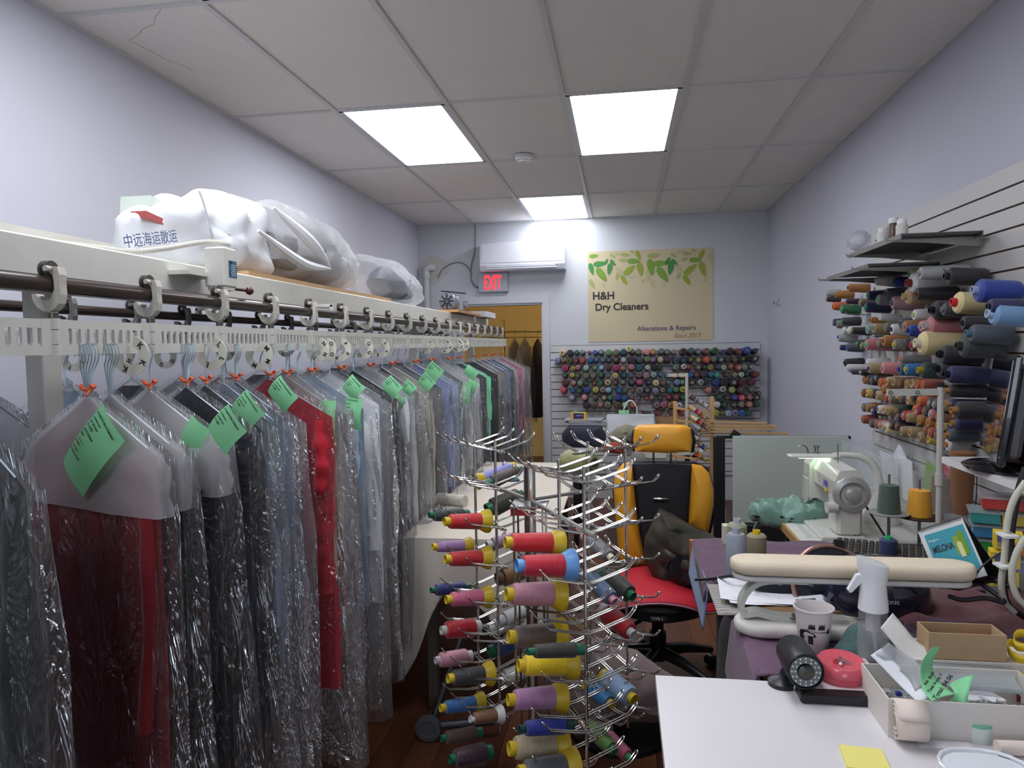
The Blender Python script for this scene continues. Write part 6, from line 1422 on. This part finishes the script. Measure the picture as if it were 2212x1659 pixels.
# arm from pillar to head (axis +Y), sloping sides
prof_ = [(-.05,.0),(-.055,.06),(-.035,.105),(.03,.11),(.055,.08),(.055,.0)]
obj('arm', B().prism(prof_, .36, basis((.03,.19,.17),(1,0,0),(0,0,1))), SM, t, smooth=False)
obj('head', B().prism([(-.06,-.07),(-.06,.08),(-.035,.115),(.035,.115),(.05,.09),(.05,-.07)], .10, basis((.02,.39,.165),(1,0,0),(0,0,1))), SM, t, smooth=False)
obj('face_plate', B().box((-.043,.39,.13),(.012,.075,.11),bev=.004), plain((186,184,174),.35), t, smooth=False)
Mw = basis((.035,-.015,.185),(1,0,0),(0,0,1))
obj('hand_wheel', B().lathe([(0,-.012),(.02,-.012),(.022,.0),(.06,.004),(.07,.0),(.073,.014),(.070,.024),(.05,.028),(.048,.016),(.03,.014),(.028,.03),(.016,.034),(.0,.034)],40,basis((.035,.01,.185),(1,0,0),(0,0,1))), mat('wheel_grey', (176,176,172), .25, .3), t)
obj('dial', B().cyl((-.02,-.0,.13),(-.06,-.005,.13),.022,n=20), plain((196,196,190),.4), t)
obj('needle_bar', B().cyl((.0,.40,.02),(.0,.40,.10),.003).box((.0,.40,.03),(.014,.02,.012)), STEEL, t)
b = B().lathe([(.0,0),(.022,0),(.022,.006),(.008,.01),(.008,.03),(.014,.034),(.014,.04),(0,.042)],16,Matrix.Translation((.0,.38,.285)))
b.tube(bez([(-.03,.40,.28),(-.035,.40,.31),(-.055,.40,.325),(-.075,.40,.318)],10),.003,6).cyl((.04,.2,.28),(.04,.2,.36),.0025)
obj('tension_post', b, STEEL, t)
obj('drive_belt', B().cyl((.09,.01,.14),(.16,-.0,.02),.004).cyl((.0,.01,.13),(.05,.0,.02),.004), BLACK, t)
text('JUKI', .034, plain((60,70,190),.4), t, basis((-.0255,.055,.135+.02),(0,-1,0),(0,0,1)) if False else basis((-.0262,.17,.19),(0,-1,0),(0,0,1)), name='maker_text', bold=.001)
obj('yellow_sticker', B().box((-.0258,.14,.175),(.001,.03,.014)), plain((220,190,40),.5), t, smooth=False)
# green satin heap at the machine
q = at(1735,1085,Z=TZ+.05)
t = tag(obj('satin_fabric', blob(B(), [(-.22,.02),(-.17,.08),(-.05,.11),(.06,.10),(.13,.03),(.10,-.06),(.0,-.10),(-.12,-.09),(-.2,-.05)], Matrix.Translation((.79,3.33,TZ+.02)), .065, 12, .05, 20, 17), mat('satin_green', (108,144,132), .35, sheen=.3, bump=.2, bscale=30)), 'shiny sage green satin fabric heaped under the sewing machine needle', 'fabric')
b = B().grid(8, 14, lambda u, v: (.62+.04*u+.02*math.sin(v*5), 3.42+.10*u, TZ+.05-.17*v+.015*math.sin(u*6)))
tag(obj('satin_fabric', b, mat('satin_green'), solid=.004), 'sage green satin end hanging over the sewing table edge', 'fabric')
# cones on stand
for (x, y, yt, c_, pc, lab) in ((1920,1106,1046,(72,90,78),(150,150,150),'dark green thread cone on the grey plate of thread stand'),(1986,1114,1057,(226,162,40),(40,40,44),'golden yellow thread cone on black plate of thread stand')):
    q = at(x, y, Y=2.86)
    t = thing('thread_cone', lab, 'thread cone', q, group='cones on the thread stand')
    k_ = 2.86/FPX; r_ = (22 if c_[0] < 100 else 24)*k_; h_ = zat(yt, q.x, q.y)-q.z
    obj('thread', B().lathe([(0,0),(r_,0),(r_,h_*.05),(r_*.82,h_*.97),(r_*.4,h_),(0,h_)],32), thread(c_), t)
    obj('spindle', B().cyl((0,0,0),(0,0,h_*1.35),.004), STEEL, t)
    pl_ = thing('stand_plate', ('grey' if pc[0] > 100 else 'black')+' round plate under the '+('green' if c_[0] < 100 else 'yellow')+' thread cone', 'plate', (q.x,q.y,q.z-.006))
    obj('disc', B().lathe([(0,0),(r_*1.7,0),(r_*1.75,.004),(0,.005)],36), plain(pc,.4), pl_)
    obj('post', B().cyl((0,0,-(q.z-.006-TZ)),(0,0,0),.006), STEEL, pl_)
# lamp
t = thing('desk_lamp', 'white curved LED desk lamp glowing over the sewing machine', 'lamp', (0,0,0))
LW = mat('lamp_white', (214,214,206), .3, coat=.3); LYY = 3.28
lp_ = [at(x,y,Y=LYY) for x,y in ((1902,1075),(1899,1050),(1894,1020),(1880,998),(1855,986),(1825,983),(1800,983))]
c_ = bez(lp_, 28); obj('neck', B().tube(c_, [.022-.012*i/len(c_) for i in range(len(c_))], 14), LW, t)
h0, h1 = at(1702,986,Y=LYY), at(1812,983,Y=LYY)
obj('head', B().box(tuple((h0+h1)/2),((h1-h0).length,.06,.012),bev=.004), LW, t, smooth=False)
obj('led_strip', B().box(tuple((h0+h1)/2-Vector((0,0,.0075))),(.13,.04,.002)), mat('led', (220,255,225), .5, emit=6), t, smooth=False)
bb = at(1905,1130,Y=LYY)
obj('base', B().lathe([(0,0),(.075,0),(.078,.02),(.06,.06),(.035,.12),(.022,.16),(0,.16)],32,Matrix.Translation((bb.x,LYY,TZ))), LW, t)
# whiteboard panel, rack behind
t = thing('whiteboard', 'large blank white board standing behind the sewing table', 'board', (0,0,0))
wa, wb_ = at(1583,942,Y=4.6), at(1830,1132,Y=4.6)
obj('board', B().box(((wa.x+wb_.x)/2,4.6,(wa.z+wb_.z)/2),(wb_.x-wa.x,.02,wa.z-wb_.z)), plain((196,206,196),.5), t, smooth=False)
obj('foot', B().box(((wa.x+wb_.x)/2,4.62,wb_.z/2),(wb_.x-wa.x-.02,.2,wb_.z-.01)), plain((24,24,26),.6), t, smooth=False)
t = thing('garment_rack', 'black tube rolling rack behind the white panel', 'clothes rack', (0,0,0))
ra, rb_ = at(1546,944,Y=4.72), at(1873,946,Y=4.72)
obj('rail', B().cyl((ra.x,4.72,ra.z),(rb_.x-.0,4.72,ra.z),.010), BLACK, t)
obj('upright', B().box((ra.x+.02,4.72,ra.z/2),(.07,.05,ra.z)), BLACK, t, smooth=False)
obj('upright', B().cyl((rb_.x-.03,4.72,.0),(rb_.x-.03,4.72,ra.z),.014), BLACK, t)
obj('ribbon', B().box((ra.x+.115,4.68,ra.z+.02),(.05,.03,.05),Matrix.Rotation(.6,3,'Y')).box((ra.x+.13,4.68,ra.z-.05),(.035,.01,.10),Matrix.Rotation(-.3,3,'Y')), BLACK, t, smooth=False)
# wooden spool rack
t = thing('wooden_spool_rack', 'upright wooden rack with slanted rows of small spools', 'spool rack', (0,0,0))
wp, wq = at(1538,857,Y=5.0), at(1538,1060,Y=5.0)
WD = mat('pine_light', (196,156,104), .6, var=.1, vscale=10, stretch=(6,6,1))
obj('post', B().box((wp.x,5.0,wp.z/2),(.022,.05,wp.z)), WD, t, smooth=False)
obj('post', B().box((wp.x-.24,5.12,wp.z/2-.02),(.022,.05,wp.z-.04)), WD, t, smooth=False)
for k in range(7): obj('crossbar', B().box((wp.x-.12,5.08,wp.z-.10-.085*k),(.24,.02,.012),Matrix.Rotation(.12,3,'Y')), WD, t, smooth=False)
SPL = [(1500,862,'plum'),(1512,868,'lavender'),(1524,876,'ltgrey'),(1498,884,'beige'),(1508,890,'magenta'),(1520,900,'ochre'),(1502,905,'cream'),(1511,912,'red'),(1524,922,'brown'),(1508,924,'ltgrey'),(1506,936,'slate'),(1512,958,'taupe'),(1505,945,'ltgrey'),(1520,966,'blue'),(1502,972,'grey'),(1510,984,'orange'),(1522,990,'tan'),(1503,1000,'mauve'),(1512,1008,'olive'),(1523,1014,'taupe'),(1506,1022,'grey'),(1516,1030,'cream'),(1525,1040,'ogrey')]
for i, (x, y, c) in enumerate(SPL):
    q = at(x, y, Y=4.96)
    same = [s_ for s_ in SPL if s_[2] == c]; wh = '' if len(same) == 1 else ('upper ' if same[0][:2] == (x,y) else 'lower ')
    o = thing('small_spool', f"{wh}{CW[c]} small spool, {ORD[i+1]} from the top of the slanted wooden rack", 'spool', q-Vector((.03,0,-.02)), group='small spools on the wooden rack', rot=frame_z((.75,-.35,-.5)).to_euler())
    obj('thread', B().lathe([(0,.004),(.017,.004),(.0165,.05),(0,.05)],14), thread(CN[c]), o)
    obj('reel', B().lathe([(0,0),(.02,0),(.02,.004),(.006,.005)],14).lathe([(.006,.05),(.02,.051),(.02,.055),(0,.055)],14), plain((190,160,120),.6), o)
for k, (x0_, y0_, x1_, y1_) in enumerate(((1490,910,1655,914),(1515,919,1678,920),(1520,925,1674,926),(1500,931,1703,937))):
    a_, b_ = at(x0_, y0_, Y=4.965), at(x1_, y1_, Y=4.965)
    tag(obj('wooden_stick', B().box(tuple((a_+b_)/2),((b_-a_).length,.016,.014),Matrix.Rotation(-math.atan2(b_.z-a_.z,b_.x-a_.x),3,'Y')), WD, smooth=False), ('topmost pale wooden stick across the spool rack','second pale wooden stick across the spool rack','third wooden stick, just under the second one','lowest and longest wooden stick above the white panel')[k], 'stick', 'wooden sticks above the white panel')
q = at(1484,900,Y=5.55)
stand('thread_stand', 'cream thread stand pole in front of the back wall cones', q.x, 5.55, TZ-.02, zat(805,q.x,5.55), at(1440,808,Y=5.55).x-q.x, r=.012)
# cardboard boxes near back right
t = thing('cardboard_box', 'brown and white printed carton on floor by the back slatwall', 'box', (.66,5.6,0))
zc_ = zat(1015,.66,5.6)
obj('carton', B().box((0,0,zc_*.27),(.22,.3,zc_*.54)), plain((170,172,178),.6), t, smooth=False)
obj('upper_carton', B().box((0,.02,zc_*.77),(.20,.28,zc_*.46)), plain((120,86,60),.8), t, smooth=False)
text('24', .07, INK, t, basis((-.10,-.152,zc_*.40),(1,0,0),(0,0,1)), name='printed_text')
# second sewing station at back
t = thing('back_table', 'second sewing table in front of the back wall', 'table', (0,0,0))
obj('table_top', B().box((.10,5.85,TZ-.035),(1.02,.75,.03)), plain((196,196,190),.5), t, smooth=False)
for x in (-.36,.55):
    for y in (5.55,6.15): obj('leg', B().box((x,y,(TZ-.05)/2),(.04,.04,TZ-.05)), BLACK, t, smooth=False)
zf = TZ-.02
t = thing('cloth_stack', 'navy folded cloth over stacked papers left of the white bag', 'cloth stack', (at(1262,960,Y=5.6).x, 5.75, zf))
hN = zat(918, at(1262,960,Y=5.6).x, 5.75)-zf
obj('cloth', blob(B(), [(-.18,0),(-.19,hN*.6),(-.13,hN),(.13,hN*.98),(.17,hN*.7),(.17,0),(0,-.02)], basis((0,-.02,.0),(1,0,0),(0,0,1)), .13, 5, .01, 8, 9), fabric((34,36,54)), t)
hP = zat(905, at(1262,960,Y=5.6).x, 5.75)-zf
obj('magazines', B().box((.0,.08,hN+.012),(.34,.24,.012)).box((.01,.08,hN+.026),(.30,.22,.012),Matrix.Rotation(.1,3,'Z')).box((-.01,.08,hN+.038),(.31,.2,.008),Matrix.Rotation(-.1,3,'Z')), plain((150,152,158),.5), t, smooth=False)
q = at(1250,898,Y=5.8)
t = thing('pin_box', 'small yellow and purple pin box on the stacked papers', 'box', (q.x, 5.8, zf+hN+.042))
obj('carton', B().box((0,0,.028),(.125,.05,.056)), plain((222,176,50),.5), t, smooth=False)
obj('label', B().box((0,-.0255,.028),(.085,.001,.046)), plain((52,40,110),.5), t, smooth=False)
text('Safety Pins', .012, plain((220,220,230),.5), t, basis((.032,-.0262,.036),(-1,0,0),(0,0,-1)), name='printed_text')
obj('green_slip', B().box((0,0,.058),(.08,.04,.002),Matrix.Rotation(.1,3,'Y')), GREEN, t, smooth=False)
def paperbag(lab, x0_, x1_, ytop, ybot, Y, c, depth=.14, seed=0, txt=False, hnd=True):
    a_, b_ = at(x0_, ytop, Y=Y), at(x1_, ytop, Y=Y); z1 = a_.z; z0_ = zf
    t = thing('paper_bag', lab, 'bag', ((a_.x+b_.x)/2, Y+depth/2, z0_)); w_ = b_.x-a_.x; h_ = z1-z0_
    def fn(u, v):
        a = 2*PI*u; x = w_/2*max(-1,min(1,1.35*math.cos(a))); y = depth/2*max(-1,min(1,1.35*math.sin(a)))*(1-.15*v)
        return (x+.004*noise.noise(Vector((u*9,v*5,seed))), y+.012*noise.noise(Vector((u*7,v*4,seed+3))), h_*v)
    obj('bag_body', B().grid(40,12,fn,wrap=True), mat('bagpaper%d'%seed, c, .7, bump=.3, bscale=15), t)
    if hnd:
        for s_ in (-1,1): obj('handle', B().tube(bez([(-w_*.12,s_*depth*.4,h_*.96),(-w_*.13,s_*depth*.35,h_+.05),(-w_*.05,s_*depth*.25,h_+.105),(w_*.06,s_*depth*.25,h_+.105),(w_*.14,s_*depth*.35,h_+.05),(w_*.13,s_*depth*.4,h_*.96)],24), .0035, 6), plain((222,220,216),.6), t)
    if txt: text('CANADA', .028, plain((190,60,60),.5), t, basis((-.02,-depth/2-.014,h_*.55),(1,0,0),(0,0,1)), name='printed_text')
    return t
t = paperbag('white paper carrier bag with twisted handles behind the chair', 1310, 1414, 898, 960, 5.55, (212,214,220), seed=1, txt=True)
obj('green_slip', B().box((-.05,-.02,(at(1340,890,Y=5.6).z-zf)),(.08,.002,.03)), GREEN, t, smooth=False)
t = paperbag('brown paper bag behind the yellow headrest', 1418, 1490, 902, 960, 5.65, (150,116,84), seed=2, hnd=False)
wh_ = obj('handle', B().tube(bez([at(1430,905,Y=5.72),at(1440,885,Y=5.72),at(1455,868,Y=5.72),at(1462,880,Y=5.72),at(1462,905,Y=5.72)],16),.003,6), plain((150,130,90),.6), t); wh_.location = -Vector(t.location)
tag(obj('khaki_cloth', blob(B(), [(-.10,-.02),(-.13,.03),(-.06,.09),(.02,.12),(.10,.10),(.13,.04),(.10,-.03)], basis((at(1348,975,Y=5.5).x,5.45,zf+.09),(1,0,0),(0,0,1)), .08, 4, .025, 8, 16), fabric((128,126,106))), 'crumpled khaki cloth in front of the white paper bag', 'cloth')
tag(obj('rust_cloth', blob(B(), [(-.08,-.03),(-.05,.03),(.03,.05),(.09,.02),(.08,-.04)], basis((at(1322,1005,Y=5.2).x,5.35,zf+.04),(1,0,0),(0,0,1)), .05, 6, .02, 8, 20), fabric((150,62,40))), 'rust orange cloth under the khaki one', 'cloth')
t = thing('sewing_machine', 'second sewing machine half hidden behind the yellow chair', 'sewing machine', (at(1380,990,Y=5.2).x, 5.42, zf))
kz = at(1378,988,Y=5.4).z-zf
obj('hand_wheel', B().lathe([(0,-.01),(.045,-.01),(.055,0),(.055,.014),(.02,.02),(0,.02)],28,basis((0,-.02,kz),(1,0,0),(0,0,1))), mat('wheel_grey'), t)
obj('arm', B().box((.10,.08,kz+.01),(.24,.10,.07),bev=.012).box((.0,.08,kz*.5),(.08,.10,kz),bev=.01), SM, t, smooth=False)
tag(obj('navy_cap', blob(B(), [(-.07,0),(-.06,.05),(-.02,.075),(.03,.07),(.07,.03),(.07,0),(0,-.01)], basis((at(1440,980,Y=5.2).x,5.54,zf+.012),(1,0,0),(0,0,1)), .06, 4, .006, 8, 8), fabric((40,46,84))), 'navy cap lying behind the yellow headrest', 'cap')
# ================================================================ CHAIR
t = thing('gaming_chair', 'yellow and black swivel gaming chair with red seat cushion', 'chair', (.16, 3.45, 0))
YL = mat('chair_yellow', (226,160,44), .45, bump=.15, bscale=260); BK = mat('chair_black', (30,30,33), .8, bump=.2, bscale=300); RS = mat('seat_red', (190,30,48), .7, bump=.2, bscale=200)
CY = 3.45
def cl(x, y, Y): q = at(x, y, Y=Y); return (q.x-.16, q.z)
# backrest: outline in XZ at Y=3.62, leaning
def plate(name, pts, Yc, th, m, seed=0, rough=.002, pw=.35, flat=False):
    P = [cl(x, y, Yc) for x, y in pts]
    return obj(name, blob(B(), P, basis((0,Yc-CY,0),(1,0,0),(0,0,1)), th, seed, rough, 8, 6, pw=pw), m, t)
plate('back_shell', [(1340,1000),(1400,994),(1500,996),(1530,1010),(1542,1050),(1545,1110),(1530,1180),(1510,1240),(1345,1240),(1330,1130),(1322,1050)], 3.70, .045, BK, pw=.3)
plate('back_centre', [(1365,1000),(1430,999),(1494,1002),(1490,1080),(1484,1150),(1480,1220),(1390,1225),(1378,1120)], 3.665, .05, mat('chair_center', (34,35,40), .85, bump=.25, bscale=300), pw=.3)
plate('side_bolster', [(1325,1052),(1330,1020),(1345,1001),(1366,997),(1369,1040),(1376,1110),(1384,1160),(1396,1220),(1340,1225),(1330,1130)], 3.65, .075, YL, pw=.4)
plate('side_bolster', [(1494,1002),(1515,1005),(1532,1022),(1541,1055),(1541,1090),(1532,1140),(1524,1160),(1487,1132),(1490,1070)], 3.65, .075, YL, pw=.4)
plate('headrest', [(1370,925),(1380,918),(1430,916),(1480,918),(1492,925),(1496,950),(1493,975),(1440,978),(1372,975),(1367,950)], 3.60, .06, YL, pw=.35)
plate('headrest_side', [(1366,930),(1375,922),(1372,950),(1376,976),(1368,972),(1362,950)], 3.62, .03, BK)
plate('headrest_side', [(1490,922),(1498,928),(1503,952),(1499,976),(1492,979),(1496,950)], 3.62, .03, BK)
for x in (1412,1450): obj('headrest_post', B().cyl((cl(x,970,3.64)[0],3.66-CY,cl(x,970,3.64)[1]),(cl(x,1010,3.64)[0],3.68-CY,cl(x,1010,3.64)[1]),.006), STEEL, t)
ec = cl(1427,1078,3.6)
obj('chrome_emblem', B().sphere((ec[0],3.607-CY,ec[1]),.040,20,(1,.28,.22)), CHROME, t)
# seat: saddle-like cushion
def seatfn(u, v):
    a = 2*PI*u; x = .255*math.cos(a)*(1+.06*math.cos(2*a)); y = .24*math.sin(a)
    return x, y
sz0 = at(1430,1272,Y=3.25).z
b = B(); n = 48; vs = []; fs = []
rings = [(0,.012),(.4,.010),(.75,.004),(.93,-.002),(1,-.018),(1.0,-.032),(.96,-.038)]
for r_, dz in rings:
    for i in range(n):
        a = 2*PI*i/n; X_ = .27*abs(math.cos(a))**.75*(1 if math.cos(a)>0 else -1); Y_ = .25*abs(math.sin(a))**.75*(1 if math.sin(a)>0 else -1)
        X_ *= r_; Y_ *= r_
        z = sz0+dz+.02*math.cos(X_*12)*(1 if Y_ < 0 else .6)-.0-.035*max(0,(abs(X_)-.12)/.15)
        vs.append((X_, Y_-.12, z))
for k in range(len(rings)-1):
    for i in range(n): fs.append((k*n+i,k*n+(i+1)%n,(k+1)*n+(i+1)%n,(k+1)*n+i))
b.add(vs, fs); obj('seat_cushion', b, RS, t)
e0 = (len(rings)-3)*n
obj('piping', B().tube([Vector(vs[e0+i])+Vector((0,0,-.008)) for i in range(n)], .004, 6, closed=True), plain((170,140,160),.5), t)
obj('seat_base', B().lathe([(0,-.13),(.14,-.13),(.23,-.09),(.255,-.04),(.25,-.02),(0,-.02)],36,Matrix.Translation((0,-.12,sz0-.01)) @ Matrix.Diagonal((1.02,.96,1,1))), BK, t)
lbl = Vector((-.01,-.12-.247,sz0-.075))
obj('tag', B().box(tuple(lbl),(.075,.004,.024)), BLACK, t, smooth=False)
text('TYPE S', .017, plain((200,200,200),.5), t, basis(lbl+Vector((-.03,-.003,-.006)),(1,0,0),(0,0,1)), name='printed_text')
obj('gas_lift', B().cyl((0,-.10,.09),(0,-.10,sz0-.12),.028).cyl((0,-.10,.09),(0,-.10,.22),.04), BLACK, t)
for k in range(5):
    a = 2*PI*k/5+.5; d_ = Vector((math.cos(a), math.sin(a), 0)); c0 = Vector((0,-.10,.13))
    lg = obj('base_leg', B().tube([c0+d_*.02, c0+d_*.15+Vector((0,0,-.01)), c0+d_*.30+Vector((0,0,-.045))],[.03,.026,.016],10), mat('base_black', (36,36,40), .3, coat=.3), t)
    c1 = c0+d_*.30; side = Vector((-d_.y, d_.x, 0))
    obj('caster', B().cyl(tuple(Vector((c1.x,c1.y,.03))-side*.022),tuple(Vector((c1.x,c1.y,.03))+side*.022),.03,n=18), BLACK, t)
obj('lever', B().tube([(-.05,-.2,sz0-.13),(-.16,-.28,sz0-.17),(-.22,-.3,sz0-.17)],.009,8), mat('lever_gloss', (30,34,44), .15, coat=.6), t)
# puffer coat on the chair
cp = [(1408,1240),(1396,1200),(1400,1160),(1418,1115),(1430,1098),(1450,1108),(1490,1130),(1530,1150),(1560,1172),(1556,1210),(1515,1258),(1470,1262),(1420,1250)]
P = [cl(x, y, 3.42) for x, y in cp]
PUF = mat('coat_olive', (66,63,56), .42, bump=.5, bscale=30, var=.15, vscale=9)
tc_ = thing('puffer_coat', 'dark olive puffer coat slumped on the yellow gaming chair', 'coat', (.16,3.45,0))
P = [(x_*1.06-.012 if z_ > .5 else x_, z_) for x_, z_ in P]
bb = blob(B(), P, basis((0,-.05,0),(1,0,0),(0,0,1)), .13, 21, .034, 24, 8, pw=.5)
vs2 = []
for (x, y, z) in bb.v:
    k_ = abs(math.sin((z*1.1+x*.45+.02*math.sin(x*20))*30))**.5; vs2.append((x, y-(.020*k_ if y < -.06 else 0), z))
bb.v = vs2; obj('coat_body', bb, PUF, tc_)
hq = cl(1478,1225,3.3)
obj('hood_lining', B().lathe([(0,.0),(.05,-.004),(.075,.012),(.07,.03)],28,basis((hq[0],3.28-CY,hq[1]),(1,0,0),(0,0,1))), mat('lining', (20,20,24), .25, coat=.3), tc_)
b = B()
for i in range(26): a = PI*i/25; b.sphere((hq[0]+.082*math.cos(a), 3.275-CY, hq[1]+.072*math.sin(a)), .009, 8)
obj('hood_trim', b, mat('trim_black', (26,26,28), .6), tc_)
tag(obj('orange_board', B().box((.292,2.905,TZ-.05),(.05,.02,.11)), plain((196,112,52),.6), smooth=False), 'small orange wooden board between chair and purple cloth', 'board')
# taupe fabric heap low behind rack
q = at(1390,1430,Y=2.9)
tag(obj('fabric_heap', blob(B(), [(-.28,-.1),(-.25,.10),(-.10,.17),(.08,.12),(.26,.0),(.30,-.10),(.1,-.14),(-.15,-.14)], basis((-.02,2.82,.22),(1,0,0),(0,0,1)), .16, 9, .03, 12, 8), fabric((122,104,102))), 'taupe trousers heaped low behind the rack', 'fabric')
tag(obj('stool', B().lathe([(0,0),(.2,0),(.2,.02),(.03,.03),(.03,.08),(.0,.08)],28,Matrix.Translation((-.02,2.85,0))), BLACK), 'low black stool carrying the taupe fabric', 'stool')
# ================================================================ LEFT CUTTING TABLE
t = thing('cutting_table', 'low cutting table under a cream cloth beside the garments', 'table', (0,0,0))
LX0, LX1, LY0, LY1 = -.90, -.30, 2.86, 4.75
obj('table_top', B().box(((LX0+LX1)/2,(LY0+LY1)/2,TZ-.022),(LX1-LX0-.06,LY1-LY0-.03,.03)), plain((150,120,90),.6), t, smooth=False)
for x in (LX0+.08,LX1-.08):
    for y in (LY0+.08,LY1-.08): obj('leg', B().box((x,y,(TZ-.035)/2),(.04,.04,TZ-.035)), plain((90,80,72),.6), t, smooth=False)
CLT = mat('calico', (200,191,178), .9, bump=.3, bscale=90, var=.03, vscale=6)
def tcfn(u, v):   # u across X, v from far edge over the near edge and down
    L_ = (LY1-LY0); d = v*(L_+.62); x = LX0-.02+u*(LX1-LX0+.04)
    if d < L_: return (x, LY1-d, TZ+.007+.003*noise.noise(Vector((x*7,d*5,1)))+0)
    e = d-L_; k = e
    hang = .30+.34*max(0,1-u*3.2)-.08*math.sin(u*6)
    e = min(e, hang)
    return (x-.05*e*(1-u*2)+.012*math.sin(u*16)*e/.3, LY0-.010-.05*e+.022*math.sin(u*14+2)*min(1,e/.2), TZ+.002-e)
ctb = obj('tablecloth', B().grid(50, 70, tcfn), CLT, solid=.003); tag(ctb, 'cream calico cloth spread over the cutting table, corner hanging low', 'tablecloth')
q = at(1092,1042,Z=TZ); 
t = thing('scissors', 'fabric scissors with navy and teal handles on cream cloth', 'scissors', (q.x, q.y, TZ+.006), .3)
for s_ in (-1,1):
    obj('handle', B().tube([(.045+.032*math.cos(a), s_*.022+.018*math.sin(a), .008) for a in [2*PI*i/18 for i in range(18)]], .006, 8, closed=True), plain((34,60,84) if s_ < 0 else (40,110,116),.4), t)
    obj('blade', B().prism([(0,-.006),(-.13,s_*.012),(-.13,s_*.015),(0,.008)],.002,Matrix.Translation((.012,0,.006+.002*s_))), STEEL, t, smooth=False)
q = at(982,1060,Z=TZ); tag(obj('chalk_bar', B().box((q.x,q.y,TZ+.006),(.022,.11,.004),Matrix.Rotation(.05,3,'Z')), plain((112,122,150),.5), smooth=False), 'short blue grey ruler piece on the cream cloth', 'ruler')
q = at(1040,1058,Z=TZ); tag(obj('long_ruler', B().box((q.x+.03,q.y,TZ+.006),(.22,.025,.002),Matrix.Rotation(-.12,3,'Z')), plain((150,160,176),.3), smooth=False), 'long translucent ruler lying beside the scissors', 'ruler')
q = at(965,1095,Z=TZ)
tag(obj('fabric_roll', B().cyl((q.x-.05,q.y+.03,TZ+.035),(q.x+.10,q.y-.02,TZ+.035),.030,n=20), mat('print_white', (200,196,186), .7, var=.35, vscale=50)), 'small white printed roll lying on the cream cloth', 'roll')
